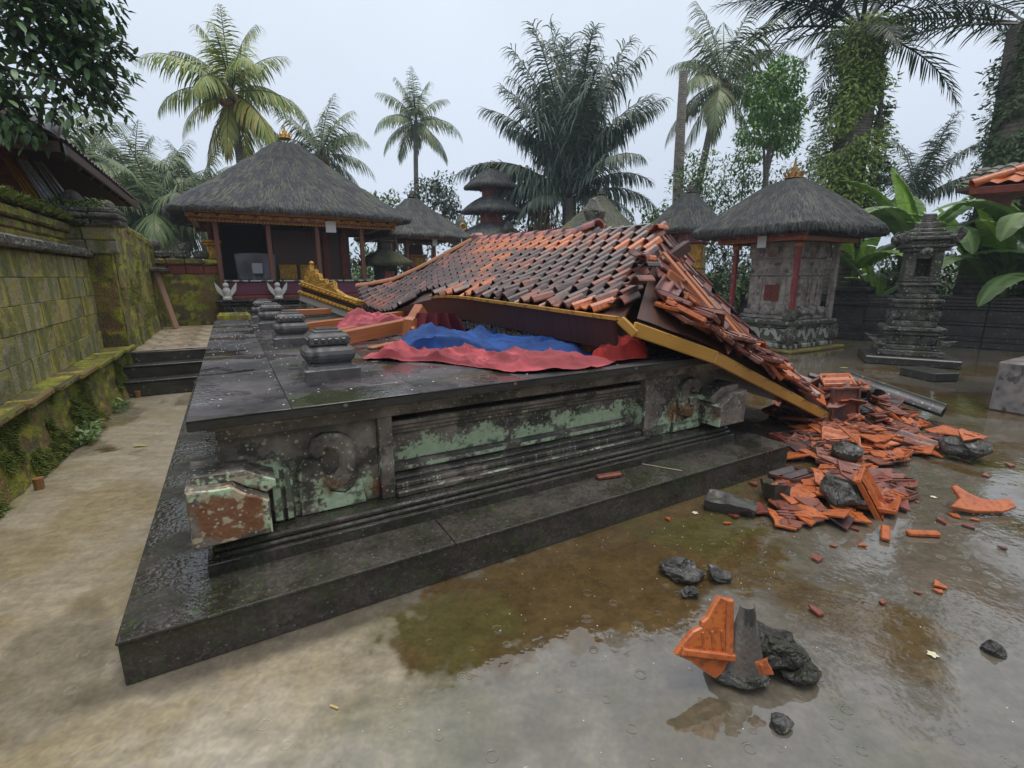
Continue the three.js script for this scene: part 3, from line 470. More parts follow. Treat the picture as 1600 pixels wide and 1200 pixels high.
// ================================================================ LEFT BOUNDARY WALL
{
  const t = thing('boundary_wall', 'tall mossy block wall with ledge and cornice beside the concrete path', 'wall');
  // lower battered foot, overgrown
  const foot = grid(150, 26, (u, v) => { const z = mix(-1.2, -8.5, u), y = v < 0.86 ? v / 0.86 * 0.6 : 0.6 + (v - 0.86) / 0.14 * 0.03, x0 = mix(-1.58, -1.3, clamp((-z - 3.5) / 4.9)), back = v < 0.86 ? v * 0.1 : 0.086 + (v - 0.86) / 0.14 * 0.2; const n = (fbm(z * 3, y * 4 + 3, 301, 5) - 0.5) * 0.09 + (fbm(z * 14, y * 16, 302, 3) - 0.5) * 0.035; return [x0 - back + n, y + (v > 0.8 ? (fbm(z * 4, 2, 303, 4) - 0.5) * 0.06 : 0), z]; }, (u, v) => [u * 7.3, v * 0.8]);
  mesh('mossy_foot', foot, M.moss, t);
  mesh('core', bx(-2.6, -1.611, 0, 1.86, -8.6, -1.2, 0.01), M.moss, t);
  // ledge stones
  for (let z = -1.3; z > -8.3; z -= 0.62) { const x = mix(-1.66, -1.4, clamp((-z - 3.5) / 4.9)); const g = jitter(muv(mv(cbox(0.34, 0.07, 0.605, 0.02), x - 0.02, 0.615, z - 0.31), R(), R()), 0.012, 6, 3); mesh('ledge_stone', g, M.moss, t); }
  // wall blocks, course by course
  const tints = [0, 1, 2, 3].map((i) => { const m = M.block.clone(); m.color = new THREE.Color([1.35, 1.15, 1.5, 1.1][i], [1.33, 1.18, 1.4, 1.16][i], [1.28, 1.18, 1.1, 1.25][i]); return m; });
  const protos = []; for (let i = 0; i < 6; i++) protos.push(jitter(muv(cbox(0.12, 0.2335, 0.498, 0.005), R() * 3, R() * 3), 0.004, 9, i));
  for (let r = 0; r < 5; r++) for (let k = 0; k < 15; k++) { const z = -1.3 - k * 0.5 - (r % 2) * 0.25; if (z - 0.25 < -8.75) continue; mesh('block', protos[Math.floor(R() * 6)], pick(tints), t, [-1.66 + rnd(-0.008, 0.008) + 0.03 * clamp((-z - 3) / 5), 0.765 + r * 0.236, z - 0.25]); }
  // cornice and the set-back courses on top
  for (let k = 0; k < 10; k++) { const z = -1.3 - k * 0.75, g = jitter(muv(cbox(0.34, 0.095, 0.742, 0.018), R() * 3, R() * 3), 0.012, 6, k); mesh('cornice_stone', g, M.carved, t, [-1.66, 1.895, z - 0.37]); }
  for (let r = 0; r < 3; r++) for (let k = 0; k < 14; k++) { const z = -1.3 - k * 0.53 - (r % 2) * 0.2, g = jitter(muv(cbox(0.3, 0.1, 0.522, 0.02), R() * 3, R() * 3), 0.012, 6, k + r); mesh('top_stone', g, M.moss, t, [-1.86 + (r === 2 ? 0.05 : 0), 1.995 + r * 0.103, z - 0.26]); }

  // pier and higher wall beyond it
  const w = thing('wall_pier', 'mossy stone pier and higher wall where the path meets the stair', 'wall');
  mesh('core', jitter(muv(mv(new THREE.BoxGeometry(0.9, 2.35, 6.2, 6, 18, 40), -1.76, 1.15, -11.8)), 0.03, 5, 4), M.moss, w);
  const butt = grid(60, 30, (u, v) => { const z = mix(-8.45, -13.6, u), y = v * 2.2, n = (fbm(z * 3, y * 3 + 3, 311, 5) - 0.5) * 0.1; return [-1.27 - v * 0.06 + n * 0.7 + (v > 0.97 ? -0.2 : 0), y, z + (u === 0 ? 0 : 0)]; }, (u, v) => [u * 5.2, v * 2.2]);
  mesh('mossy_face', butt, M.moss, w);
  const end = grid(20, 30, (u, v) => { const x = mix(-1.95, -1.27, u), y = v * 2.2, n = (fbm(x * 3, y * 3 + 3, 312, 5) - 0.5) * 0.06; return [x - v * 0.06 * u, y, -8.45 + n * (u < 0.98 ? 1 : 0)]; }, (u, v) => [u * 0.7, v * 2.2]);
  mesh('mossy_end', end, M.moss, w);
  for (let r = 0; r < 3; r++) for (let k = 0; k < 2; k++) mesh('block', jitter(muv(cbox(0.33, 0.17, 0.2, 0.016), R() * 3, R() * 3), 0.008, 7, r + k), pick(tints), w, [-1.72 + k * 0.335 - (r % 2) * 0.03, 1.98 + r * 0.175, -8.5]);
  for (const [y, e, h] of [[2.26, 0.06, 0.07], [2.335, 0.11, 0.06], [2.4, 0.05, 0.07]]) for (let k = 0; k < 3; k++) mesh('cap_stone', jitter(muv(cbox(0.27 + e * 0.5, h, 0.55, 0.02), R() * 3, R()), 0.02, 7, k), M.carved, w, [-1.85 + k * (0.28 + e * 0.5) - e, y + h / 2, -8.62 + e]);
  for (let k = 0; k < 7; k++) mesh('coping_stone', jitter(muv(cbox(0.5, 0.14, 0.68, 0.03), R() * 3, R()), 0.03, 6, k), M.moss, w, [-1.55, 2.36 - k * 0.02, -9.3 - k * 0.7]);
  mesh('knob_stone', jitter(muv(new THREE.IcosahedronGeometry(0.12, 3)), 0.04, 9, 3), M.carved, w, [-1.62, 2.56, -8.5]); mesh('knob_stone', jitter(muv(new THREE.IcosahedronGeometry(0.1, 3)), 0.04, 9, 5), M.carved, w, [-1.3, 2.5, -8.55]);
  mesh('shelf_stone', jitter(muv(cbox(0.3, 0.1, 1.1, 0.03)), 0.02, 6, 3), M.carvedark, w, [-1.2, 1.72, -12.4]);
}
{
  const t = thing('end_wall', 'dark mossy wall end with brick-red band and stone knobs beside the large pavilion', 'wall', [-0.78, 0.45, -13.3]);
  mesh('core', jitter(muv(new THREE.BoxGeometry(1.3, 1.2, 0.5, 14, 14, 6)), 0.03, 5, 8), M.moss, t, [0, 0.6, 0]);
  for (let k = 0; k < 4; k++) mesh('red_band_block', jitter(muv(cbox(0.325, 0.2, 0.54, 0.02), R(), R()), 0.012, 7, k), M.redbrick, t, [-0.5 + k * 0.335, 1.3, 0]);
  for (let k = 0; k < 4; k++) mesh('coping_stone', jitter(muv(cbox(0.345, 0.13, 0.66, 0.03), R(), R()), 0.02, 7, k), M.moss, t, [-0.52 + k * 0.35, 1.47, 0]);
  for (let k = 0; k < 3; k++) mesh('upper_stone', jitter(muv(cbox(0.3, 0.16, 0.4, 0.04), R(), R()), 0.03, 7, k), M.carved, t, [-0.4 + k * 0.36, 1.62, 0]);
  mesh('gilt_pillar', courses([[0.1, 0.3], [0.16, 0.06], [0.2, 0.05]], 1.54, 1, 0.015), M.gold, t, [0.55, 0, 0.05]); for (const [x, y, r] of [[-0.55, 1.8, 0.15], [0.05, 1.78, 0.13]]) mesh('knob_stone', jitter(muv(new THREE.IcosahedronGeometry(r, 3)), 0.05, 7, 4), M.carved, t, [x, y, 0]);
}
// moss and small ferns growing on the wall: too many to count
{
  const A = { p: [], c: [] }; for (let i = 0; i < 7; i++) blade(A, new THREE.Vector3(rnd(-0.012, 0.012), 0, rnd(-0.012, 0.012)), new THREE.Vector3(rnd(-0.7, 0.7), 1, rnd(-0.7, 0.7)), new THREE.Vector3(1, 0, 0.2), rnd(0.02, 0.045), 0.01, 0.8, shade([0.17, 0.22, 0.035], 0.4), 2);
  const n = 5200, im = new THREE.InstancedMesh(leafGeo(A), M.tuft, n), m = new THREE.Matrix4(), q = new THREE.Quaternion();
  for (let i = 0; i < n; i++) {
    let x, y, z, dir; const k = R();
    if (k < 0.62) { z = rnd(-3, -8.4); y = rnd(0.0, 0.6); if (fbm(z * 2.5, y * 3, 320, 4) < 0.5) { i--; continue; } x = mix(-1.58, -1.3, clamp((-z - 3.5) / 4.9)) - y / 0.6 * 0.09 + 0.005; dir = new THREE.Vector3(0.9, 0.5, rnd(-0.3, 0.3)); }
    else if (k < 0.75) { z = rnd(-2.5, -8.3); x = -1.72 + rnd(-0.1, 0.1); y = 2.3; dir = new THREE.Vector3(rnd(-0.3, 0.5), 1, rnd(-0.4, 0.4)); }
    else { z = rnd(-8.5, -13); y = rnd(0.1, 2.1); if (fbm(z * 2.5, y * 3, 321, 4) < 0.5) { i--; continue; } x = -1.27 - y / 2.2 * 0.06; dir = new THREE.Vector3(0.9, 0.5, rnd(-0.3, 0.3)); }
    q.setFromUnitVectors(UP, dir.normalize()); const s = rnd(0.5, 1.5) * (k >= 0.62 && k < 0.75 ? 2 : 1); m.compose(new THREE.Vector3(x, y, z), q, new THREE.Vector3(s, s, s)); im.setMatrixAt(i, m);
  }
  im.name = 'wall_moss'; im.userData = { kind: 'stuff', label: 'tufts of green moss growing over the boundary wall', category: 'moss' }; scene.add(im);
}
// leafy plants rooted on the wall top and pier
function wallPlant(name, label, x, y, z, sx, sy, sz, n, len, cols) { const A = { p: [], c: [] }; for (let i = 0; i < n; i++) { const P = new THREE.Vector3(rnd(-sx, sx), rnd(0, sy) * R(), rnd(-sz, sz)), d = rdir(); d.y = Math.abs(d.y) + 0.2; d.x += 0.3; blade(A, P, d, new THREE.Vector3(rnd(-1, 1), 0.3, rnd(-1, 1)), len * rnd(0.5, 1.3), len * 0.42, rnd(0.3, 1), shade(pick(cols), 0.3), 2); } single(name, leafGeo(A), M.leaf, label, 'plant', null, [x, y, z]); }
const GREENS = [[0.17, 0.28, 0.05], [0.22, 0.33, 0.07], [0.12, 0.19, 0.035]];
wallPlant('wall_fern', 'bright green small-leaved plant on the stone pier cap', -1.62, 2.45, -8.5, 0.34, 0.16, 0.2, 900, 0.05, GREENS);
wallPlant('wall_fern', 'straggly green growth along the wall top before the pier', -1.78, 2.28, -6.4, 0.14, 0.14, 1.6, 2200, 0.05, [[0.17, 0.22, 0.05], [0.12, 0.15, 0.035], [0.19, 0.17, 0.05]]);

// weathered plank leaning on the wall, and cut stakes in the path edge
single('leaning_plank', beam([-1.02, 0.57, -12.0], [-1.24, 1.75, -12.1], 0.16, 0.05), plain(0.28, 0.17, 0.11, 0.7), 'weathered brown plank leaning upright against the mossy wall', 'plank');
for (const [x, z, l] of [[-1.43, -4.8, 'cut wooden stake in the path edge, standing clear of the fern patch'], [-1.35, -6.55, 'short rotten stake beside the pale fern at the wall foot'], [-1.22, -8.0, 'wooden stake beside the lowest stair tread']]) {
  const g = new THREE.CylinderGeometry(0.035, 0.03, 0.09, 9); single('wooden_stake', jitter(muv(g), 0.005, 20, 1), plain(0.26, 0.13, 0.045, 0.7), l, 'stake', null, [x, 0.045, z]);
}
wallPlant('foot_fern', 'pale green ferny plant at the foot of the mossy wall', -1.38, 0.02, -6.15, 0.06, 0.16, 0.3, 260, 0.07, [[0.28, 0.38, 0.16], [0.18, 0.27, 0.09]]);
wallPlant('foot_fern', 'small pale fern growing from the wall foot near the stair', -1.3, 0.02, -7.3, 0.06, 0.14, 0.2, 120, 0.06, [[0.28, 0.38, 0.16], [0.18, 0.27, 0.09]]);

// ================================================================ PAVILION BEHIND THE LEFT WALL
{
  const t = thing('brick_pavilion', 'red brick pavilion with dark tiled eaves rising behind the left wall', 'building');
  const eaveY = 3.02, x1 = -1.38, x0 = -5.4, zN = -7.3, zF = -12.5, ax = -3.4, ry = 4.7, zr0 = -9.2, zr1 = -10.6, S = M.darkwood;
  const sheet = (a, b, c, d) => { const g = grid(1, 1, (u, v) => [0, 1, 2].map((k) => mix(mix(a[k], b[k], u), mix(d[k], c[k], u), v)), (u, v) => [u * 5, v * 3]); const lo = g.clone(); lo.translate(0, -0.07, 0); return mg([g, lo]); };
  mesh('roof_slope', sheet([x1, eaveY, zN], [x1, eaveY, zF], [ax, ry, zr1], [ax, ry, zr0]), S, t); mesh('roof_slope', sheet([x0, eaveY, zN], [x1, eaveY, zN], [ax, ry, zr0], [ax, ry, zr0]), S, t); mesh('roof_slope', sheet([x0, eaveY, zF], [x1, eaveY, zF], [ax, ry, zr1], [ax, ry, zr1]), S, t); mesh('roof_slope', sheet([x0, eaveY, zN], [x0, eaveY, zF], [ax, ry, zr1], [ax, ry, zr0]), S, t);
  mesh('eave_board', mg([bx(x1 - 0.03, x1, eaveY - 0.11, eaveY, zF, zN, 0.004), bx(x0, x1, eaveY - 0.11, eaveY, zN - 0.03, zN, 0.004)]), S, t);
  const tg = (() => { const s = []; for (let i = 0; i < 7; i++) { const a = i / 6; s.push([a * 0.17 - 0.085, 0.028 * Math.sin(a * Math.PI)]); } return grid(6, 1, (u, v) => { const k = s[Math.round(u * 6)]; return [mix(0.02, -0.4, v), k[1] + v * 0.27 + 0.03, k[0]]; }, (u, v) => [u * 0.2, v * 0.4]); })();
  for (let z = zN - 0.1; z > zF; z -= 0.175) mesh('eave_tile', tg, M.darktile, t, [x1, eaveY - 0.01, z]);
  for (let x = x1 - 0.1; x > x0; x -= 0.175) mesh('eave_tile', tg, M.darktile, t, [x, eaveY - 0.01, zN], [0, -Math.PI / 2, 0]);
  for (let i = 0; i < 8; i++) mesh('rafter', beam([x1 - 0.06, eaveY - 0.1, zN - 0.4 - i * 0.62], [ax + 0.3, ry - 0.35, zN - 0.4 - i * 0.62 + (i < 4 ? -1 : 1) * 0.2], 0.06, 0.08), S, t);
  mesh('back_wall', bx(-5, -3.4, 0, 3.1, -12, -8.2, 0.02), M.redbrick, t);
  const pil = mesh('brick_pillar', bx(-2.62, -2.1, 0, 3.15, -9.1, -8.6, 0.02), M.redbrick, t);
  for (let r = 0; r < 30; r++) for (let k = 0; k < 2; k++) mesh('brick', bx(-2.63 + k * 0.27 - 0.0, -2.37 + k * 0.27, 0.6 + r * 0.085, 0.675 + r * 0.085, -8.605, -8.585, 0.006), M.redbrick, pil);
  const cloth = (c, x, w, ph) => { const g = grid(16, 20, (u, v) => { const y = 3.0 - v * 0.9, z = -8.5 + 0.03 * Math.sin(u * 19 + ph) + 0.03 * v; return [x + (u - 0.5) * w * (0.6 + 0.7 * v) + v * 0.38, y, z]; }); return mesh('draped_cloth', g, plain(c[0], c[1], c[2], 0.85, { side: THREE.DoubleSide }), t); };
  cloth([0.55, 0.27, 0.012], -2.16, 0.13, 0); cloth([0.55, 0.55, 0.62], -2.02, 0.15, 2); cloth([0.34, 0.33, 0.32], -1.88, 0.14, 4);
}

// ================================================================ COLLAPSED TILED ROOF
const eavePts = [[2.45, 1.30, -2.62], [2.32, 1.345, -3.9], [2.2, 1.37, -5.2], [2.1, 1.25, -6.2], [1.97, 1.07, -7.1], [1.9, 1.15, -8.0], [2.0, 1.36, -8.7]];
const lineAt = (pts, k, val) => { // value of the other coordinates on a polyline indexed by coordinate k, smoothed
  let i = 0; const dir = pts[1][k] > pts[0][k] ? 1 : -1; while (i < pts.length - 2 && dir * (val - pts[i + 1][k]) > 0) i++;
  const t = (val - pts[i][k]) / (pts[i + 1][k] - pts[i][k]); return [0, 1, 2].map((c) => { if (c === k) return val; const p0 = pts[Math.max(0, i - 1)][c], p1 = pts[i][c], p2 = pts[i + 1][c], p3 = pts[Math.min(pts.length - 1, i + 2)][c]; const m1 = (p2 - p0) / 2, m2 = (p3 - p1) / 2, t2 = t * t, t3 = t2 * t; return (2 * t3 - 3 * t2 + 1) * p1 + (t3 - 2 * t2 + t) * m1 + (-2 * t3 + 3 * t2) * p2 + (t3 - t2) * m2; });
};
const RN = [3.75, 2.03, -3.55], RF = [3.4, 2.10, -6.9];
const ridgeAt = (z) => { const t = (z - RN[2]) / (RF[2] - RN[2]); return [mix(RN[0], RF[0], t), mix(RN[1], RF[1], t), z]; };
const sag = (z, v) => -0.05 * Math.sin(Math.PI * v) * (0.6 + 0.6 * Math.sin(z * 1.3)) + 0.03 * (n3(z * 1.1, v * 3, 2, 5) - 0.5);
const slopeL = (z, v) => { const a = lineAt(eavePts, 2, z), b = ridgeAt(z); return [mix(a[0], b[0], v), mix(a[1], b[1], v) + sag(z, v), z]; };
const frontPts = [[2.45, 1.302, -2.55], [2.73, 1.2, -2.44], [3.14, 1.06, -2.385], [3.6, 0.875, -2.41], [4.1, 0.683, -2.48], [4.82, 0.415, -2.58], [5.6, 0.12, -2.66]];
const slopeF = (x, v) => { const a = lineAt(frontPts, 0, x); const xr = RN[0]; return [mix(x, xr, v), mix(a[1] + 0.05, RN[1] - 0.01, v) - 0.13 * Math.sin(Math.PI * v) * clamp((x - 2.5) / 2.2) - 0.02, mix(a[2], RN[2], v)]; };
const roofT = thing('collapsed_roof', 'collapsed orange and black tiled hip roof slumped across the stone platform', 'roof');
{
  const t = roofT;
  // pantile: S-shaped cross-section, length along +z (down the slope), origin at its upper end
  const section = (w) => [[-0.5, 0.012], [-0.44, 0.0], [-0.3, -0.004], [-0.08, 0.0], [0.04, 0.02], [0.15, 0.044], [0.28, 0.054], [0.41, 0.042], [0.53, 0.01]].map(([a, b]) => [a * w, b]);
  function pantile(w, len, s) {
    const sec = section(w), n = sec.length, pos = [], th = 0.013; const top = (i, e) => [sec[i][0] * (e ? 1 : 0.95), sec[i][1], e ? len : 0], bot = (i, e) => [sec[i][0] * (e ? 1 : 0.95), sec[i][1] - th, e ? len : 0];
    const quad = (a, b, c, d) => pos.push(...a, ...b, ...c, ...a, ...c, ...d);
    for (let i = 0; i + 1 < n; i++) { quad(top(i, 0), top(i, 1), top(i + 1, 1), top(i + 1, 0)); quad(bot(i, 0), bot(i + 1, 0), bot(i + 1, 1), bot(i, 1)); quad(top(i, 1), bot(i, 1), bot(i + 1, 1), top(i + 1, 1)); }
    quad(top(0, 0), bot(0, 0), bot(0, 1), top(0, 1)); quad(top(n - 1, 0), top(n - 1, 1), bot(n - 1, 1), bot(n - 1, 0));
    return muv(soup(pos, null, null), s * 0.37, s * 0.61);
  }
  const W = 0.185, LEN = 0.215, tiles = []; for (let i = 0; i < 6; i++) tiles.push(pantile(W, LEN, i + 1));
  const rows = 11, place = (o, P, down, across, lift) => { const d = V(down).normalize(), a = V(across).normalize(), n = new THREE.Vector3().crossVectors(d, a).normalize(); if (n.y < 0) n.negate(); const x = new THREE.Vector3().crossVectors(n, d).normalize(); o.quaternion.setFromRotationMatrix(new THREE.Matrix4().makeBasis(x, n, d)); o.position.set(...P).addScaledVector(n, lift); return o; };
  const sub = (a, b) => [a[0] - b[0], a[1] - b[1], a[2] - b[2]];
  // left slope
  for (let r = 0; r < rows; r++) {
    const v0 = (r + 1.35) / rows, z0 = mix(-2.66, RN[2], clamp((r + 0.5) / rows)), z1 = mix(-8.75, RF[2], clamp((r + 0.5) / rows));
    for (let z = z0 - 0.06; z > z1 + 0.04; z -= 0.176) {
      if (r === 0 && z > -3.2 && R() < 0.5) continue; if (r <= 1 && z < -5.6 && z > -6.4) continue;
      const p = slopeL(z, v0), q = slopeL(z, v0 - 0.09), s = slopeL(z - 0.1, v0), broken = (r < 3 && z > -4.4) || (r < 2 && z > -6.8) ? 1 : 0;
      const orange = fbm(z * 1.6, r * 0.5, 331, 3) + (r > 7 ? (z < -4.6 ? 0.22 : 0.02) : r > 5 && z < -5.2 ? 0.06 : -0.12) + rnd(-0.1, 0.1) + (z > z0 - 0.24 ? 0.16 : 0) + (r === 0 && z < -6.6 ? 0.12 : 0);
      const m = orange > 0.68 ? M.terracotta : orange > 0.43 ? M.wornterra : M.darktile;
      const o = mesh('roof_tile', pick(tiles), m, t); place(o, p, sub(q, p), sub(s, p), 0.03); o.rotateX(-0.075 + rnd(-0.02, 0.02) * (1 + broken * 3)); o.rotateY(rnd(-0.04, 0.04) * (1 + broken * 5)); o.rotateZ(rnd(-0.03, 0.03) * (1 + broken * 4));
    }
  }
  // front hip: neat courses near the top, loosened lower down
  const flat = (s) => { const g = []; g.push(mv(cbox(0.25, 0.014, 0.225, 0.003), 0, 0, 0.1125), mv(cbox(0.02, 0.016, 0.225, 0.004), 0.115, 0.012, 0.1125), mv(cbox(0.25, 0.016, 0.018, 0.004), 0, 0.0, 0.218)); return muv(mg(g), s * 0.3, s * 0.7); };
  const flats = [1, 2, 3, 4].map(flat), fr = 9;
  for (let r = 0; r < fr; r++) {
    const vv = Math.min(0.985, (r + 1.25) / fr), L = 3.05 * (1 - (r + 0.5) / fr), n = Math.max(1, Math.round(L / 0.24));
    for (let k = 0; k < n; k++) {
      const x = mix(2.53, 5.55, (k + 0.5) / n); const bad = r < 1 || (r < 3 && x < 3.3) ? 1 : 0;
      if (r < 2 && x < 3.1 - r * 0.1) continue; if (bad && R() < 0.2) continue;
      const p = slopeF(x, vv), q = slopeF(x, vv - 0.1), s = slopeF(x + 0.05, vv); const m = bad ? pick([M.wornterra, M.terracotta, M.hiptile]) : M.hiptile;
      const o = mesh('hip_tile', pick(flats), m, t); place(o, p, sub(q, p), sub(s, p), 0.04 + bad * rnd(0, 0.03)); o.scale.set(L / n / 0.248, 1.5, 1.0); o.rotateX(-0.15 + rnd(-0.1, 0.06) * bad); o.rotateY(rnd(-0.3, 0.3) * bad + rnd(-0.015, 0.015)); o.rotateZ(rnd(-0.12, 0.12) * bad);
    }
  }
  for (const [x0, v0, x1, v1] of [[2.75, 0.4, 5.0, 0.3], [2.95, 0.24, 5.3, 0.16], [2.72, 0.1, 4.6, 0.07]]) { const a = slopeF(x0, v0), b = slopeF((x0 + x1) / 2, (v0 + v1) / 2), c = slopeF(x1, v1); mesh('batten', beam([a[0], a[1] + 0.09, a[2]], [b[0], b[1] + 0.1, b[2]], 0.035, 0.1), M.timber, t); mesh('batten', beam([b[0], b[1] + 0.1, b[2]], [c[0], c[1] + 0.07, c[2]], 0.035, 0.1), M.timber, t); }
  // boarding below the tiles on all four slopes, battens on it
  const dbl = (g) => { const lo = g.clone(); lo.translate(0, -0.03, 0); return mg([g, lo]); };
  mesh('roof_boarding', dbl(grid(40, 10, (u, v) => { const z = mix(mix(-2.62, RN[2], v), mix(-8.7, RF[2], v), u); const p = slopeL(z, v); p[1] -= 0.0; return p; }, (u, v) => [u * 6, v * 1.6])), M.darkwood, t);
  mesh('roof_boarding', dbl(grid(30, 10, (u, v) => { const p = slopeF(mix(2.5, 5.6, u), v); p[1] -= 0.012; return p; }, (u, v) => [u * 3, v * 1.4])), M.darkwood, t);
  const rEave = (u) => [mix(5.6, 5.2, u), mix(0.12, 0.62, u), mix(-2.66, -8.7, u)];
  mesh('roof_boarding', dbl(grid(16, 6, (u, v) => { const a = rEave(u), b = ridgeAt(mix(RN[2], RF[2], u)); return [mix(a[0], b[0], v), mix(a[1], b[1], v), mix(a[2], b[2], v)]; }, (u, v) => [u * 6, v * 2])), M.wornterra, t);
  mesh('roof_boarding', dbl(grid(10, 6, (u, v) => { const a = [mix(2.0, 5.2, u), mix(1.36, 0.62, u), -8.7]; return [mix(a[0], RF[0], v), mix(a[1], RF[1], v), mix(a[2], RF[2], v)]; }, (u, v) => [u * 3, v * 2])), M.wornterra, t);
  // left eave fascia: dark board with a yellow painted edge, broken where the corner sags
  const at = (z, dx, dy) => { const p = lineAt(eavePts, 2, z); return [p[0] + dx, p[1] + dy, z]; };
  const strip = (z0, z1, dx, y0, y1, th, tilt = 0, n = 14) => { const A = []; for (let i = 0; i < n; i++) { const a = mix(z0, z1, i / n), b = mix(z0, z1, (i + 1) / n); const P = (z, dxx, yy) => { const p = lineAt(eavePts, 2, z); return [p[0] + dxx, p[1] + yy, z]; }; const c = [P(a, dx, y0), P(a, dx - tilt, y1), P(b, dx - tilt, y1), P(b, dx, y0)], d = [P(a, dx + th, y0), P(a, dx - tilt + th, y1), P(b, dx - tilt + th, y1), P(b, dx + th, y0)]; const q = (e, f, g, h) => A.push(...e, ...f, ...g, ...e, ...g, ...h); q(c[0], c[1], c[2], c[3]); q(d[3], d[2], d[1], d[0]); q(c[1], d[1], d[2], c[2]); q(c[0], c[3], d[3], d[0]); if (i === 0) q(c[0], d[0], d[1], c[1]); if (i === n - 1) q(c[3], c[2], d[2], d[3]); } return muv(soup(A, null, null)); };
  mesh('eave_fascia', strip(-2.64, -5.55, -0.03, -0.235, 0.0, 0.028, 0.05), M.darkwood, t);
  mesh('eave_fascia', strip(-5.5, -8.6, -0.02, -0.2, -0.012, 0.028, 0.03), M.darkwood, t);
  mesh('fascia_edge', strip(-2.6, -5.5, -0.105, -0.004, 0.022, 0.05, 0.0), M.yellowwood, t);
  for (let k = 0; k < 20; k++) { const z = -3.6 - k * 0.085, p = at(z, -0.01 + rnd(-0.01, 0.01), -0.235 - rnd(0.03, 0.07)); mesh('fringe', muv(cbox(0.012, rnd(0.06, 0.1), 0.075, 0.004)), M.carved, t, p, [rnd(-0.2, 0.2), 0, 0]); }
  // front eave fascia, cracked in two
  mesh('front_fascia', beam([2.45, 1.24, -2.52], [3.15, 1.0, -2.36], 0.03, 0.1), M.yellowwood, t);
  mesh('front_fascia', beam([3.15, 1.0, -2.359], [5.55, 0.085, -2.63], 0.03, 0.1), M.yellowwood, t);
  mesh('front_fascia', beam([5.18, 0.02, -2.7], [5.6, 0.035, -2.5], 0.09, 0.03), M.yellowwood, t);
  mesh('corner_bracket', beam([2.4, 1.3, -2.6], [2.47, 1.2, -2.51], 0.07, 0.06), M.yellowwood, t);
  // bared rafters on the front hip
  for (const [x0, v0, x1, v1, h] of [[2.7, 0.1, 2.9, 0.62, 0.09], [2.95, 0.06, 3.25, 0.6, 0.09], [3.3, 0.05, 3.6, 0.5, 0.08]]) mesh('rafter', (() => { const a = slopeF(x0 + 0.7, v0), b = slopeF(x1 - 0.25, v1); return beam([a[0], a[1] + h, a[2]], [b[0], b[1] + h * 0.7, b[2]], 0.05, 0.11); })(), M.timber, t);
  for (const z of [-3.2, -4.4, -5.6, -6.8, -7.8]) mesh('inner_rafter', (() => { const a = slopeL(z, 0.02), b = slopeL(z, 0.97); return beam([a[0] + 0.06, a[1] - 0.1, a[2]], [b[0], b[1] - 0.12, b[2]], 0.07, 0.1); })(), M.darkwood, t);
  for (const [a, b] of [[[2.55, 1.0, -3.1], [2.5, 1.3, -3.1]], [[2.4, 1.0, -4.9], [2.36, 1.3, -4.9]], [[3.1, 0.98, -7.4], [3.1, 1.75, -7.4]], [[3.3, 0.98, -4.4], [3.35, 1.75, -4.4]]]) mesh('crushed_post', beam(a, b, 0.11, 0.11), M.timber, t);
  // ridge: half-round caps; hip: longer pale caps
  const cap = (r, len, flare = 1.12) => { const g = grid(10, 3, (u, v) => { const a = Math.PI * u, rr = r * (v > 0.99 ? flare * 1.03 : mix(1, flare, v)); return [Math.cos(a) * rr, Math.sin(a) * rr, (v - 0.5) * len]; }, (u, v) => [u * 0.3, v * len]); const inn = grid(10, 3, (u, v) => { const a = Math.PI * u, rr = (r * mix(1, flare, v) - 0.014); return [Math.cos(a) * rr, Math.sin(a) * rr, (v - 0.5) * len]; }, (u, v) => [u * 0.3, v * len]); const rim = grid(10, 1, (u, v) => { const a = Math.PI * u, rr = r * flare * 1.03 - v * 0.022; return [Math.cos(a) * rr, Math.sin(a) * rr, 0.5 * len]; }, (u, v) => [u * 0.3, v * 0.02]); return mg([g, inn, rim]); };
  const capR = cap(0.085, 0.33), capH = cap(0.062, 0.5, 1.06); const ridgeM = M.wornterra.clone(); ridgeM.color = new THREE.Color(1.5, 1.25, 1.3); const hipM = M.terracotta.clone(); hipM.color = new THREE.Color(0.9, 1.35, 1.9);
  const along = (o, a, b) => { const A = V(a), Bv = V(b), z = Bv.clone().sub(A).normalize(), x = new THREE.Vector3().crossVectors(UP, z).normalize(), y = new THREE.Vector3().crossVectors(z, x); o.quaternion.setFromRotationMatrix(new THREE.Matrix4().makeBasis(x, y, z)); o.position.copy(A.add(Bv).multiplyScalar(0.5)); return o; };
  for (let k = 0; k < 9; k++) { const za = RF[2] + 0.05 + k * 0.27, a = ridgeAt(za), b = ridgeAt(za + 0.3); if (k === 8) { a[1] += 0.03; b[1] += 0.07; } along(mesh('ridge_cap', capR, ridgeM, t), [a[0], a[1] + 0.005, a[2]], [b[0], b[1] + 0.02, b[2]]); }
  mesh('ridge_end', jitter(muv(cbox(0.2, 0.2, 0.16, 0.04)), 0.015, 9, 2), ridgeM, t, [RF[0], RF[1] + 0.05, RF[2] - 0.05]);
  mesh('ridge_flashing', beam([RN[0] - 0.04, RN[1] + 0.07, RN[2] - 0.9], [RN[0] + 0.0, RN[1] + 0.085, RN[2] - 0.15], 0.11, 0.012), plain(0.55, 0.57, 0.6, 0.3, { metalness: 0.3 }), t);
  for (let k = 0; k < 5; k++) { const f = (v) => { const z = mix(RF[2], -8.72, v); const p = slopeL(z, 1 - v); p[1] += 0.065; return p; }; const a = f(k / 5 + 0.02), b = f((k + 1) / 5 + 0.03); const o = along(mesh('hip_cap', capH, hipM, t), a, b); o.scale.z = V(a).distanceTo(V(b)) / 0.49; }
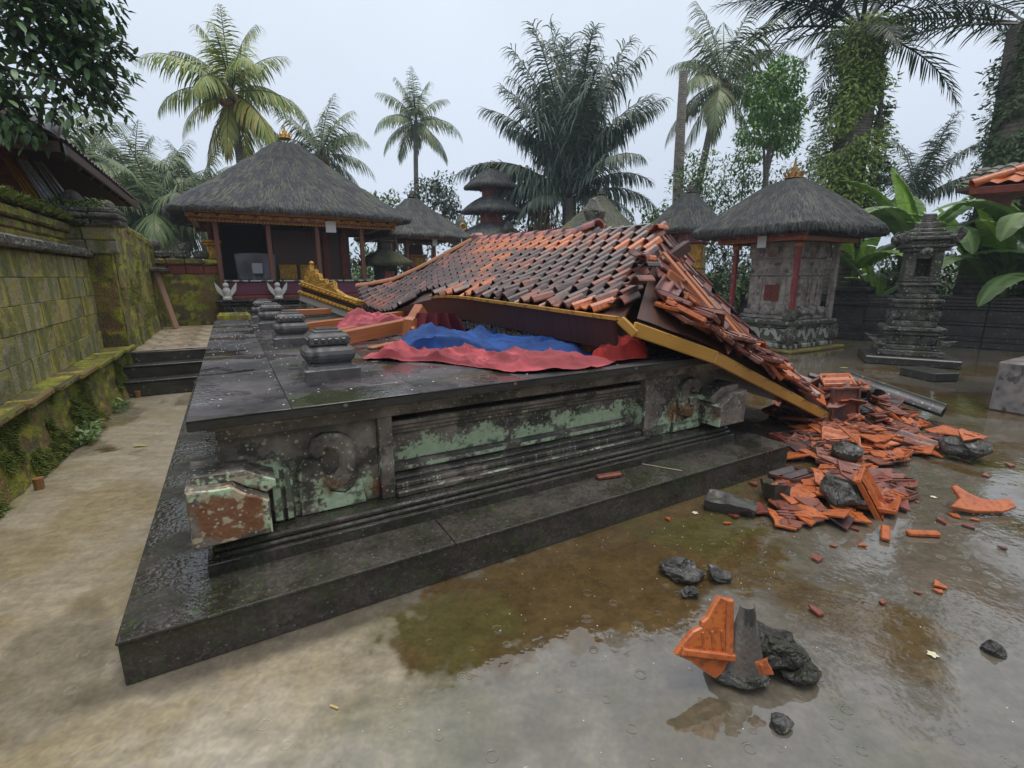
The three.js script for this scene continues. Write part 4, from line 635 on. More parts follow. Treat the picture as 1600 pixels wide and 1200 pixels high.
  // gutter-like valley board on the ragged near hip
  for (let k = 0; k < 6; k++) { const v = rnd(0.1, 0.97), x = 2.52, p = slopeF(x, v); const o = mesh('loose_tile', pick(tiles), pick([M.terracotta, M.wornterra, M.darktile, M.wornterra]), t, [p[0] - 0.02 + rnd(-0.06, 0.1), p[1] + 0.08 + rnd(0, 0.05), p[2] + rnd(-0.08, 0.04)]); o.rotation.set(rnd(-0.4, 0.4), -Math.PI / 2 + rnd(-0.5, 0.6), rnd(-0.4, 0.4)); o.scale.setScalar(rnd(0.6, 0.95)); }
}
// shards: irregular broken plates with ribs
function shardGeo(w, h, ribs, s) {
  const n = 4 + Math.floor(R() * 2), pts = [], a0 = R() * 6.283; let prev = null;
  for (let i = 0; i < n; i++) { const a = a0 + (i + rnd(-0.32, 0.32)) / n * 6.283, r = rnd(0.55, 1.2), p = [Math.cos(a) * w * r * 0.58, Math.sin(a) * h * r * 0.58]; if (prev && R() < 0.6) for (const f of [0.35, 0.65]) { const k = rnd(-0.09, 0.05); pts.push([mix(prev[0], p[0], f) * (1 + k * 2), mix(prev[1], p[1], f) * (1 + k * 2)]); } pts.push(p); prev = p; }
  const shp = new THREE.Shape(pts.map((p) => new THREE.Vector2(...p))); const g = new THREE.ExtrudeGeometry(shp, { depth: 0.011, bevelEnabled: true, bevelSize: 0.0015, bevelThickness: 0.0015, bevelSegments: 1 }); g.rotateX(-Math.PI / 2); const list = [muv(g, s, s)];
  for (let k = 0; k < ribs; k++) { const rb = muv(cbox(0.014, 0.012, h * 0.5, 0.004), s, 0); rb.translate((k - (ribs - 1) / 2) * w * 0.24, 0.016, 0); list.push(rb); }
  const out = mg(list), p = out.attributes.position, c = rnd(-1.6, 1.6); for (let i = 0; i < p.count; i++) p.setY(i, p.getY(i) + c * p.getX(i) * p.getX(i)); out.computeVertexNormals(); return out;
}
const SH = []; for (let i = 0; i < 22; i++) SH.push(shardGeo(rnd(0.12, 0.3), rnd(0.14, 0.28), i % 3, i));
const TINY = []; for (let i = 0; i < 6; i++) TINY.push(shardGeo(rnd(0.05, 0.09), rnd(0.04, 0.08), 0, i));
const tileMats = [M.terracotta, M.terracotta, M.terracotta, M.wornterra, M.wornterra, M.hiptile, M.darktile];
// ribbed whole tile for the heap: curved pan
const wholeTile = (() => { const f = (dy) => grid(12, 2, (u, v) => { const a = u - 0.5; return [a * 0.22, 0.018 * Math.cos(a * 12.6) + dy, (v - 0.5) * 0.3]; }, (u, v) => [u * 0.22, v * 0.3]); return mg([f(0.008), f(-0.006), muv(mv(cbox(0.225, 0.03, 0.02, 0.004), 0, 0, 0.15)), muv(mv(cbox(0.225, 0.03, 0.02, 0.004), 0, 0, -0.15)), muv(mv(cbox(0.02, 0.035, 0.3, 0.004), 0.108, 0, 0)), muv(mv(cbox(0.02, 0.035, 0.3, 0.004), -0.108, 0, 0))]); })();
// tiles slid down over the lower front slope
for (let k = 0; k < 76; k++) {
  const x = mix(2.7, 5.5, R()), v = rnd(0.01, x > 4.6 ? 0.34 : 0.15), p = slopeF(x, v), o = single('slipped_tile', R() < 0.4 ? wholeTile : pick(SH), pick([M.terracotta, M.wornterra, M.wornterra, M.hiptile]), 'broken orange tile piece slipped loose on the sloping side of the collapsed roof', 'roof tile', 'loose tiles on the collapsed roof');
  o.position.set(p[0], p[1] + rnd(0.06, 0.12), p[2]); o.rotation.set(rnd(0.1, 0.6), rnd(-0.7, 0.7), rnd(-0.7, -0.1));
}
for (let k = 0; k < 11; k++) {
  const x = rnd(2.62, 3.5), v = rnd(0.02, 0.24), p = slopeF(x, v), o = single('slipped_tile', R() < 0.45 ? wholeTile : pick(SH), pick([M.darktile, M.wornterra, M.hiptile, M.terracotta, M.wornterra]), 'broken tile jammed behind the yellow fascia at the raised roof corner', 'roof tile', 'tiles jammed at the raised roof corner');
  o.position.set(p[0] + rnd(-0.05, 0.05), p[1] + rnd(0.03, 0.13), p[2] + rnd(-0.03, 0.03)); o.rotation.set(rnd(0.2, 0.9), rnd(-1.5, 1.5), rnd(-0.7, 0.5)); o.scale.setScalar(rnd(0.8, 1.2));
}
// heap where the roof hit the ground, and the scatter in front of it
function heap(n, cx, cz, rx, rz, h, label, group, big) {
  for (let k = 0; k < n; k++) {
    const a = rnd(0, 6.283), r = Math.sqrt(R()), x = cx + Math.cos(a) * r * rx, z = cz + Math.sin(a) * r * rz, top = h * Math.max(0, 1 - r) ** 0.7, y = top * rnd(0.45, 1), tilt = 0.12 + Math.min(0.8, top * 2.2);
    const o = single('tile_shard', R() < big ? wholeTile : pick(SH), pick(tileMats), label, 'tile shard', group); o.position.set(x, y + 0.02, z); o.rotation.set(rnd(-tilt, tilt), rnd(0, 6.283), rnd(-tilt, tilt)); const box = new THREE.Box3().setFromObject(o); if (box.min.y < 0.003) o.position.y += 0.003 - box.min.y;
  }
}
heap(108, 6.0, -2.72, 0.85, 0.6, 0.5, 'broken orange tile in the heap at the fallen roof corner', 'tiles heaped at the roof corner', 0.3);
heap(92, 5.05, -2.15, 0.95, 0.5, 0.14, 'broken orange tile lying between the step end and the dark chunks', 'tiles strewn past the step end', 0.16);
heap(52, 3.75, -1.68, 0.85, 0.32, 0.05, 'orange tile fragment scattered among the black stone chunks on wet concrete', 'fragments among the black chunks', 0.08);
heap(24, 5.9, -1.9, 0.9, 0.4, 0.02, 'stray tile piece on wet ground beyond the heap', 'stray pieces beyond the heap', 0);
for (let k = 0; k < 60; k++) { const x = rnd(2.3, 6.6), z = mix(-0.7, -2.6, R()) - (x > 5 ? 0.2 : 0); if (z < -2.1 && x < 4.1) continue; const o = single('tile_crumb', pick(TINY), pick(tileMats), 'small orange tile crumb on the wet concrete', 'tile crumb', 'tile crumbs on the wet floor', [x, 0.006, z], [rnd(-0.15, 0.15), rnd(0, 6.28), rnd(-0.15, 0.15)]); o.scale.setScalar(rnd(0.4, 1.1)); }

// pieces that stand out in the heap
{
  const g = mg([bx(-0.16, 0.16, 0.0, 0.4, -0.012, 0.012, 0.004), bx(-0.16, 0.16, 0, 0.025, 0.012, 0.035, 0.004), bx(-0.16, 0.16, 0.375, 0.4, 0.012, 0.035, 0.004), bx(-0.16, -0.135, 0.026, 0.374, 0.012, 0.035, 0.004), bx(0.135, 0.16, 0.026, 0.374, 0.012, 0.035, 0.004)]);
  single('framed_tile', g, M.wornterra, 'whole framed flat tile standing upright against the roof corner', 'roof tile', null, [5.62, 0.04, -2.52], [-0.12, -0.45, -0.03]);
  const half = (r, L) => { const f = (rr) => grid(10, 4, (u, v) => [Math.cos(Math.PI * u) * rr, Math.sin(Math.PI * u) * rr, (v - 0.5) * L], (u, v) => [u * 0.4, v * L]); return mg([f(r), f(r - 0.016), muv(mv(cbox(r * 0.5, 0.05, L, 0.006), 0, r, 0))]); };
  const gm = std(T.darkstone, 0.4, B.rough, 0.006, { color: new THREE.Color(1.3, 1.4, 1.6), side: THREE.DoubleSide });
  single('ridge_capping', half(0.11, 0.95), gm, 'long dark grey ridge capping lying on top of the tile heap', 'ridge cap', null, [6.62, 0.2, -2.5], [0.22, 0.1, -0.4]);
  single('ridge_capping', half(0.11, 0.5), gm, 'short dark grey ridge cap with orange inside, behind the upright framed tile', 'ridge cap', null, [6.1, 0.3, -2.95], [0.25, 0.5, 0.5]);
  single('ridge_capping', half(0.1, 0.4), gm, 'dark grey cap turned over in the heap beneath the long capping', 'ridge cap', null, [6.15, 0.22, -2.55], [-0.5, -0.6, 0.3]);
}
// concrete chunks: rough lumps, some with tile still bonded to them
function lump(r, sy, s, amp = 0.32) { const g = new THREE.IcosahedronGeometry(r, 5); const p = g.attributes.position; for (let i = 0; i < p.count; i++) { const x = p.getX(i) / r, y = p.getY(i) / r, z = p.getZ(i) / r; const k = 1 + (n3(x * 1.6 + s, y * 1.6, z * 1.6, s) - 0.5) * amp * 2 + (n3(x * 5, y * 5 + s, z * 5, s) - 0.5) * amp * 0.7; p.setXYZ(i, x * r * k, Math.round(y * r * k * sy * 40) / 40 * 0.4 + y * r * k * sy * 0.6, z * r * k); } return muv(smoothN(g)); }
function chunk(name, label, pos, turn, parts) { const t = thing(name, label, 'rubble chunk', pos, turn); for (const [n, g, m, p, r] of parts) mesh(n, g, m, t, p, r); return t; }
const slabPiece = (w, h, d, s) => muv(jitter(jitter(new THREE.BoxGeometry(w, h, d, 8, 6, 14).toNonIndexed(), 0.035, 9, s), 0.012, 30, s + 3));
chunk('concrete_chunk', 'black rectangular mortar block lying beside the step', [2.86, 0.06, -1.9], 0.6, [['block', slabPiece(0.11, 0.09, 0.3, 3), M.darkstone, [0, 0.0, 0], [0.05, 0, 0.25]]]);
chunk('concrete_chunk', 'smooth black block leaning among orange fragments', [3.3, 0.05, -1.85], 2.5, [['block', slabPiece(0.13, 0.1, 0.22, 5), M.darkstone, [0, 0.03, 0], [0.2, 0, 0.1]]]);
chunk('tile_chunk', 'big black chunk with ribbed orange tiles bonded to its face', [3.62, 0.08, -1.56], 0.3, [['mortar', jitter(lump(0.14, 0.6, 4), 0.05, 9, 1), M.mortar, [0, 0.03, 0]], ['tile', SH[2], M.terracotta, [-0.04, 0.12, 0.1], [0.9, 0.2, 0.15]], ['tile', SH[5], M.terracotta, [0.1, 0.08, 0.13], [1.0, -0.3, -0.2]], ['tile', SH[1], M.wornterra, [0.0, 0.17, 0.0], [0.3, 0.6, 0.4]], ['tile', wholeTile, M.terracotta, [0.02, 0.05, 0.16], [1.05, 0.1, 0.05]]]);
chunk('tile_chunk', 'dark grey lump topped by orange tile at the far edge of the scatter', [5.55, 0.07, -1.48], 0.2, [['mortar', jitter(lump(0.16, 0.5, 7), 0.05, 9, 2), M.mortar, [0, 0.04, 0]], ['tile', SH[4], M.terracotta, [-0.03, 0.15, 0.0], [0.2, 0.3, 0.1]], ['tile', SH[8], M.terracotta, [0.09, 0.14, 0.02], [0.15, 1.2, -0.1]]]);
chunk('tile_chunk', 'black mortar wedge with orange tile on the pile slope', [4.5, 0.08, -1.95], 1.0, [['mortar', jitter(lump(0.11, 0.7, 9), 0.04, 9, 3), M.mortar, [0, 0.05, 0]], ['tile', SH[6], M.terracotta, [0.05, 0.15, 0.03], [0.5, 0.3, 0.3]]]);
{ // long finned shard in the open
  const g = poly([[-0.24, 0.02], [-0.1, -0.02], [0.1, -0.03], [0.22, 0.0], [0.23, 0.06], [0.12, 0.05], [0.02, 0.07], [-0.04, 0.12], [-0.08, 0.18], [-0.11, 0.17], [-0.12, 0.08]], 0.02, 0.006); g.rotateX(-1.0);
  single('finned_shard', g, M.terracotta, 'long orange tile shard with an upturned fin, alone on the wet floor', 'tile shard', null, [4.33, 0.035, -1.0], [0, -0.45, 0]);
}
for (const [x, z, a, l] of [[3.42, -1.2, 0.4, 'brick-red strip lying beside the small upright tile stub'], [3.62, -1.08, -0.6, 'small orange stick-shaped piece south of the chunks'], [2.18, -2.4, -0.2, 'pinkish red tile strip lying on the platform step']]) single('tile_strip', jitter(muv(cbox(0.19, 0.03, 0.05, 0.008)), 0.006, 12, 2), x < 2.5 ? M.wornterra : M.terracotta, l, 'tile shard', null, [x, x < 2.5 ? 0.226 : 0.018, z], [0, a, 0]);
single('bamboo_stick', beam([2.56, 0.215, -2.47], [2.72, 0.214, -2.22], 0.007, 0.007, 0.002), plain(0.42, 0.36, 0.24, 0.6), 'thin pale stick lying on the platform step', 'stick');

// the isolated ridge fragment on the open floor
{
  const t = thing('ridge_fragment', 'upright broken ridge piece of orange tile and grey mortar standing in a puddle', 'rubble chunk', [1.66, 0, -1.0], -0.42); t.scale.y = 0.86;
  mesh('mortar', jitter(lump(0.125, 0.42, 12, 0.3), 0.02, 14, 3), M.mortar, t, [0.0, 0.045, 0.01]);
  const arch = grid(18, 18, (u, v) => { const a = Math.PI * (0.02 + 0.96 * u), y = v * 0.335, r = mix(0.125, 0.036, Math.pow(v, 0.85)) * (1 + 0.1 * (n3(u * 4, v * 4, 1, 3) - 0.5)); return [Math.cos(a) * r * 0.85 - 0.005 + v * 0.012, 0.03 + y + (v < 0.02 ? 0.03 * n3(u * 9, 1, 2, 4) : 0), 0.03 + Math.sin(a) * r * 0.75 - v * 0.02]; }, (u, v) => [u * 0.3, v * 0.3]);
  mesh('ridge_cap', arch, std(T.palestone, 0.45, B.rough, 0.008, { side: THREE.DoubleSide, color: new THREE.Color(0.42, 0.43, 0.44) }), t);
  const wing = (pts, d) => poly(pts, d, 0.006);
  const tile = mesh('tile', wing([[-0.25, 0.17], [-0.19, 0.13], [-0.145, 0.085], [-0.09, 0.035], [-0.06, 0.05], [-0.01, 0.12], [0.0, 0.36], [-0.04, 0.38], [-0.07, 0.345], [-0.1, 0.3], [-0.125, 0.285], [-0.13, 0.262], [-0.17, 0.25], [-0.2, 0.225]], 0.014), M.terracotta, t, [-0.055, 0.03, 0.07], [-0.24, 0.12, 0.03]);
  mesh('rib', wing([[-0.23, 0.172], [-0.008, 0.1], [-0.008, 0.122], [-0.225, 0.192]], 0.02), M.terracotta, tile, [0, 0, 0.01]); mesh('rib', muv(cbox(0.034, 0.25, 0.03, 0.01)), M.terracotta, tile, [-0.012, 0.25, 0.018], [0, 0, -0.1]);
  for (let k = 0; k < 3; k++) mesh('rib', muv(cbox(0.011, 0.08, 0.012, 0.004)), M.terracotta, tile, [-0.05 - k * 0.042, 0.2 + k * 0.004, 0.02]);
  mesh('inner_shard', shardGeo(0.06, 0.08, 1, 3), M.terracotta, t, [0.02, 0.15, 0.125], [1.2, 0.2, 0.6]);
  mesh('mortar_lump', jitter(lump(0.1, 0.85, 15, 0.45), 0.045, 20, 2), M.carvedark, t, [0.16, 0.075, -0.02]); mesh('mortar_lump', jitter(lump(0.075, 0.6, 18, 0.5), 0.04, 24, 4), M.carvedark, t, [0.22, 0.045, 0.05]);
}
for (const [x, z, r, s, l] of [[1.98, -1.57, 0.085, 21, 'flat dark mortar lump with pale chips near the puddle edge'], [2.13, -1.44, 0.055, 23, 'smaller mottled lump touching the flat mortar piece'], [1.88, -1.42, 0.04, 25, 'small black crumb of mortar in the brown puddle'], [2.72, -0.5, 0.035, 27, 'round dark pebble on the open wet floor'], [1.57, -0.76, 0.033, 29, 'glinting grey-green shard beside the ridge fragment']]) single('mortar_crumb', jitter(lump(r, 0.5, s, 0.6), 0.03, 26, s), M.mortar, l, 'rubble chunk', null, [x, r * 0.35, z], [0, s, 0]);
single('cigarette_stub', beam([0.16, 0.006, -1.66], [0.185, 0.006, -1.63], 0.008, 0.008, 0.003), plain(0.6, 0.45, 0.2, 0.8), 'tiny orange and white stub on the pale concrete', 'litter');
// pale fallen flowers
for (const [x, z, l] of [[4.35, -1.28, 'cream petal lying beside the finned shard'], [2.62, -2.0, 'cream flower by the foot of the platform step'], [2.46, -0.62, 'white petal on open wet floor near the pebble']]) { const A = { p: [], c: [] }; for (let k = 0; k < 5; k++) { const a = k * 1.2566; blade(A, new THREE.Vector3(0, 0.004, 0), new THREE.Vector3(Math.cos(a), 0.25, Math.sin(a)), UP, 0.024, 0.018, 0.4, [0.62, 0.58, 0.4], 3); } single('fallen_flower', leafGeo(A), M.tuft, l, 'flower', null, [x, 0.003, z]); }

// ---------------------------------------------------------------- timbers, cloths and ornament on the platform
single('roof_beam', beam([0.35, 1.06, -8.02], [1.5, 1.07, -8.06], 0.12, 0.09), M.timber, 'orange painted beam lying behind the rear pedestals', 'beam');
single('roof_beam', beam([0.62, 1.05, -5.6], [2.2, 1.08, -6.6], 0.1, 0.12), M.timber, 'orange beam lying from the third pedestal into the fallen roof', 'beam');
single('roof_beam', beam([0.62, 1.05, -4.32], [1.95, 1.08, -5.5], 0.1, 0.13), M.timber, 'long orange beam with its end against the carved bracket', 'beam');
single('roof_beam', beam([0.58, 1.02, -4.9], [1.3, 1.0, -5.9], 0.09, 0.07), M.timber, 'low orange beam half hidden behind the pedestals', 'beam');
{
  const t = thing('carved_bracket', 'carved orange wooden bracket block lying by the dark red cloth', 'bracket', [1.62, 1.0, -4.85], 0.5);
  mesh('block', poly([[-0.16, -0.06], [0.1, -0.09], [0.17, 0.06], [0.06, 0.2], [-0.06, 0.1], [-0.12, 0.08]], 0.09, 0.012), M.timber, t, [0, 0.1, 0], [0, 0, 0.1]);
  mesh('peg', muv(cbox(0.05, 0.12, 0.05, 0.01)), M.timber, t, [-0.12, 0.06, 0.12], [0.4, 0, 0.7]); mesh('peg', muv(cbox(0.04, 0.2, 0.05, 0.01)), M.timber, t, [0.02, 0.07, 0.16], [1.2, 0, 0.9]);
  single('wood_splinter', jitter(muv(cbox(0.3, 0.025, 0.07, 0.008)), 0.01, 8, 2), M.timber, 'split orange wood scrap on the platform before the beams', 'wood scrap', null, [1.13, 1.0, -4.25], [0, 0.45, 0.05]);
}
// gilded roof-corner ornament
{
  const t = thing('gilded_cornice', 'gilded carved cornice piece tilted off the fallen roof corner', 'ornament', [1.36, 1.2, -8.1], 0);
  const d = V([1.68, 1.06, -7.55]).sub(V([1.04, 1.34, -8.6])), q = new THREE.Quaternion().setFromUnitVectors(new THREE.Vector3(1, 0, 0), d.clone().normalize()); t.quaternion.copy(q); const L = d.length();
  mesh('white_board', bx(-L / 2, L / 2, -0.13, -0.03, -0.05, 0.05, 0.008), plain(0.4, 0.39, 0.36, 0.7), t);
  mesh('gilt_moulding', bx(-L / 2 - 0.03, L / 2 + 0.04, -0.028, 0.035, -0.07, 0.07, 0.012), M.gold, t); mesh('dark_band', bx(-L / 2, L / 2, 0.036, 0.1, -0.04, 0.04, 0.01), M.darkwood, t); mesh('gilt_moulding', bx(-L / 2 - 0.02, L / 2, 0.102, 0.19, -0.075, 0.075, 0.014), M.gold, t);
  for (let k = 0; k < 16; k++) { mesh('bead', muv(new THREE.SphereGeometry(0.026, 8, 6)), M.gold, t, [-L / 2 + k * L / 15.5, 0.0, 0.075]); mesh('bead', muv(new THREE.SphereGeometry(0.022, 8, 6)), M.gold, t, [-L / 2 + k * L / 15.5, 0.13, 0.082]); }
  const crest = poly([[-0.6, 0.18], [-0.55, 0.4], [-0.5, 0.47], [-0.46, 0.38], [-0.38, 0.42], [-0.34, 0.36], [-0.28, 0.38], [-0.22, 0.29], [-0.12, 0.33], [-0.08, 0.25], [0.0, 0.3], [0.06, 0.33], [0.12, 0.23], [0.26, 0.2], [0.42, 0.18]], 0.05, 0.014); mesh('crest_carving', crest, M.gold, t, [0, 0, 0.0]);
  mesh('finial', muv(new THREE.SphereGeometry(0.04, 12, 8)), M.gold, t, [-0.52, 0.5, 0.02]); mesh('red_drip', muv(cbox(0.02, 0.1, 0.02, 0.006)), M.redpaint, t, [-L / 2 + 0.02, -0.17, 0.03]);
}
// cloths: outline on the platform, draped with folds
function cloth(name, label, col, ring, hgt, fold, s, mounds = []) {
  const c = [0, 0]; ring.forEach((p) => { c[0] += p[0] / ring.length; c[1] += p[1] / ring.length; }); const m = ring.length;
  const ridge = (x, z, f, q) => { const a = 1 - Math.abs(2 * fbm(x * f, z * f, q, 2) - 1) * 3.2; return Math.max(0, a) ** 1.6; };
  const g = grid(190, 60, (u, v) => {
    const k = u * m, i = Math.floor(k) % m, t = k - Math.floor(k), p0 = ring[(i + m - 1) % m], p1 = ring[i], p2 = ring[(i + 1) % m], p3 = ring[(i + 2) % m];
    const cr = (a, b, d, e) => 0.5 * (2 * b + (d - a) * t + (2 * a - 5 * b + 4 * d - e) * t * t + (3 * b - a - 3 * d + e) * t * t * t), X = cr(p0[0], p1[0], p2[0], p3[0]), Z = cr(p0[1], p1[1], p2[1], p3[1]);
    const q = 1 - v * 0.995, x = mix(c[0], X, q), z = mix(c[1], Z, q), w1 = fbm(x * 1.7, z * 1.7, s, 2) * 2, edge = sstep(0, 0.16, 1 - q);
    const wz = (x * 0.55 + z * 0.85) * fold + fbm(x * 1.3, z * 1.3, s + 11, 2) * 7, fo = (0.5 + 0.5 * Math.sin(wz)) ** 2.2, w2 = (x * 0.9 - z * 0.3) * fold * 1.6 + fbm(x * 2, z * 2, s + 12, 2) * 6, f2 = (0.5 + 0.5 * Math.sin(w2)) ** 4;
    const cr1 = ridge(x + w1 * 0.2, z - w1 * 0.3, fold * 0.32, s + 2), wk = ridge(x - z * 0.4, z + x * 0.5, fold * 0.9, s + 4);
    let y = (hgt * fbm(x * 1.5 + s, z * 1.5, s + 7, 2) * edge + 0.09 * fo * fbm(x * 2, z * 2, s + 13, 2) + 0.04 * f2 * fbm(x * 3, z * 3, s + 14, 2) + 0.04 * cr1 + 0.012 * wk) * (0.3 + 0.7 * edge);
    for (const [mx, mz, mr, mh] of mounds) { const d = Math.hypot(x - mx, z - mz) / mr; y += mh * Math.exp(-d * d) * (0.55 + 0.6 * fo + 0.35 * f2) * (0.3 + 0.7 * edge); }
    return [x + (fbm(x * 6, z * 6, s + 5, 2) - 0.5) * 0.05, TOP + 0.006 + y, z + (fbm(x * 6 + 9, z * 6, s + 6, 2) - 0.5) * 0.05];
  }, (u, v) => [u * 4, v * 0.7]);
  const mat = new THREE.MeshPhysicalMaterial({ color: new THREE.Color(...col), roughness: 0.75, map: T.soaked, bumpMap: B.weave, bumpScale: 0.0008, side: THREE.DoubleSide });
  return single(name, g, mat, label, 'cloth');
}
cloth('fallen_cloth', 'bright blue cloth bunched under the edge of the fallen roof', [0.006, 0.07, 0.3], [[1.08, -3.75], [1.35, -4.5], [1.65, -4.75], [2.1, -4.7], [2.5, -4.1], [2.55, -3.3], [2.38, -2.85], [2.12, -2.95], [1.8, -3.35], [1.42, -3.7]], 0.07, 9, 401, [[1.75, -4.3, 0.3, 0.05], [2.25, -3.7, 0.25, 0.04]]);
cloth('fallen_cloth', 'pinkish red cloth crumpled along the platform edge before the blue one', [0.5, 0.085, 0.1], [[0.84, -3.66], [0.95, -3.9], [1.2, -3.95], [1.45, -3.62], [1.72, -3.3], [1.98, -3.0], [2.2, -2.78], [2.4, -2.62], [2.1, -2.5], [1.74, -2.56], [1.5, -2.7], [1.42, -2.98], [1.25, -3.25], [1.0, -3.5]], 0.045, 13, 407, [[1.8, -2.8, 0.13, 0.1]]);
cloth('fallen_cloth', 'small pink cloth heaped over the beams', [0.52, 0.1, 0.13], [[1.0, -5.75], [1.15, -6.1], [1.5, -6.4], [1.9, -6.4], [2.0, -5.9], [1.8, -5.65], [1.4, -5.75]], 0.07, 12, 411, [[1.3, -6.0, 0.16, 0.09]]);
cloth('fallen_cloth', 'scarlet cloth scrap in shadow at the blue cloth end', [0.42, 0.02, 0.015], [[2.2, -2.68], [2.45, -2.85], [2.75, -2.8], [2.72, -2.62], [2.4, -2.56]], 0.08, 16, 413, [[2.5, -2.75, 0.1, 0.08]]);
single('hanging_cloth', grid(40, 16, (u, v) => { const x = mix(1.5, 2.05, u), z = mix(-4.75, -4.45, u) + 0.05 * Math.cos(u * 26) * (0.3 + v * 0.7); const spread = 0.55 + 0.5 * v; return [1.78 + (x - 1.78) * spread, 1.24 - v * 0.24, z]; }, (u, v) => [u, v * 0.4]), plain(0.13, 0.008, 0.016, 0.7, { side: THREE.DoubleSide }), 'dark crimson pleated cloth hanging from the eave of the fallen roof', 'cloth');

// ================================================================ SHRINES AND PAVILIONS
// black palm-fibre thatch: hip roof mesh with thick rounded eave; origin at eave level
function thatchGeo(hx, hz, h, o = {}) {
  const n = o.n || 112, thick = o.thick || 0.12, r0x = o.ridge || 0.1, r0z = o.ridgeZ || 0.1, bow = o.bow === undefined ? 0.08 : o.bow, lift = o.lift || 0, rise = o.arch || 0, s = o.seed || 1, rows = 26, over = 10;
  const plan = (a, ax, az, rnd_) => { const c = Math.cos(a), q = Math.sin(a), e = rnd_; const m = Math.pow(Math.pow(Math.abs(c), e) + Math.pow(Math.abs(q), e), -1 / e); return [c * m * ax, q * m * az]; };
  const f = (u, v) => {
    const k = v * (rows + over), a = u * Math.PI * 2; let ax, az, y;
    if (k <= rows) { const t = k / rows, w = t; ax = mix(r0x, hx, w); az = mix(r0z, hz, w); y = h * (1 - t) + bow * Math.sin(Math.PI * Math.pow(t, 0.8)) * h * (o.sink ? -1 : 1); if (t < 0.06) y -= (0.06 - t) * h * 0.6; }
    else { const t = (k - rows) / over; if (t < 0.4) { const b = t / 0.4; ax = hx + 0.02 * Math.sin(b * Math.PI) - 0.03 * b; az = hz + 0.02 * Math.sin(b * Math.PI) - 0.03 * b; y = -thick * b; } else { const b = (t - 0.4) / 0.6; ax = mix(hx - 0.03, hx * 0.35, b); az = mix(hz - 0.03, hz * 0.35, b); y = -thick + b * (h * 0.45 + thick * 0.4); } }
    const e = mix(o.e0 || 5, o.e1 || 14, clamp(k / rows)), p = plan(a, ax, az, e); const cn = Math.abs(Math.sin(2 * Math.atan2(p[1] / az, p[0] / ax))) ** 3, tt = clamp(k / rows) ** 3; y += cn * lift * tt; if (rise) { const md = Math.exp(-Math.pow(p[0] / hx / 0.45, 2)) * (p[1] > 0 ? 1 : 1); y += rise * md * tt * 0; }
    const nz = (fbm(p[0] * 5 + s, p[1] * 5 + y * 3, s, 4) - 0.5), nf = (hash(Math.round(u * n) % n, Math.round(k), s) - 0.5); const am = k > rows ? 0.06 : 0.05; y += nz * am + nf * 0.014; const g = 1 + nz * 0.02 * (k >= rows - 1 ? 2 : 1) + nf * 0.012 * (k >= rows ? 1 : 0.4);
    return [p[0] * g, y, p[1] * g];
  };
  const per = (hx + hz) * 4, sl = Math.hypot(h, Math.min(hx, hz)); return { geo: grid(n, rows + over, f, (u, v) => [u * per, v * sl * 1.3], true), f, rows, over };
}
function addThatch(t, y, hx, hz, h, o = {}, cols) {
  const T0 = thatchGeo(hx, hz, h, o), m = mesh('thatch', T0.geo, o.mat || M.thatch, t, [o.x || 0, y, o.z || 0]);
  // loose fibres lying down the slope and fringing the eave
  const A = { p: [], c: [] }, C = cols || [[0.06, 0.06, 0.066], [0.1, 0.1, 0.11], [0.035, 0.035, 0.04], [0.13, 0.13, 0.11]], N = (o.fibres || 1800) * 1.5;
  for (let i = 0; i < N; i++) { const u = R(), edge = R() < 0.42, v = (edge ? rnd(0.95, 1.07) : Math.sqrt(R()) * 0.98) * T0.rows / (T0.rows + T0.over), p = V(T0.f(u, v)), q = V(T0.f(u, Math.min(1, v + 0.02))), d = q.sub(p).normalize(); const nrm = new THREE.Vector3(p.x, Math.abs(hx) * 0.6, p.z).normalize(); d.addScaledVector(nrm, rnd(0.02, 0.14)).add(rdir().multiplyScalar(0.18)); blade(A, p.addScaledVector(nrm, 0.004), d, nrm, rnd(0.05, edge ? 0.22 : 0.15) * (o.fl || 1), 0.012, 0.2, shade(pick(C), 0.35), 1); }
  stuff(mesh('loose_fibres', leafGeo(A), M.tuft, m)); return m;
}
// crown-shaped finial of stacked leaves and a spike
function finial(t, y, r, mat, x = 0, z = 0) {
  const g = new THREE.LatheGeometry([[0, 0], [r * 1.1, 0], [r * 1.15, r * 0.25], [r * 0.7, r * 0.4], [r * 0.85, r * 0.75], [r * 0.45, r * 1.0], [r * 0.5, r * 1.4], [r * 0.2, r * 1.7], [r * 0.16, r * 2.1], [0.002, r * 3]].map((p) => new THREE.Vector2(...p)), 14), f = mesh('roof_finial', muv(g), mat, t, [x, y, z]);
  for (let k = 0; k < 8; k++) { const c = poly([[0, 0], [r * 0.35, r * 0.1], [r * 0.55, r * 0.5], [r * 0.4, r * 0.85], [r * 0.45, r * 0.5], [r * 0.2, r * 0.3]], r * 0.12, r * 0.03); mesh('leaf_ornament', c, mat, f, [Math.cos(k * 0.785) * r * 0.8, r * 0.3, Math.sin(k * 0.785) * r * 0.8], [0, -k * 0.785, 0]); }
  return f;
}
const tassel = plain(0.5, 0.45, 0.36, 0.8);

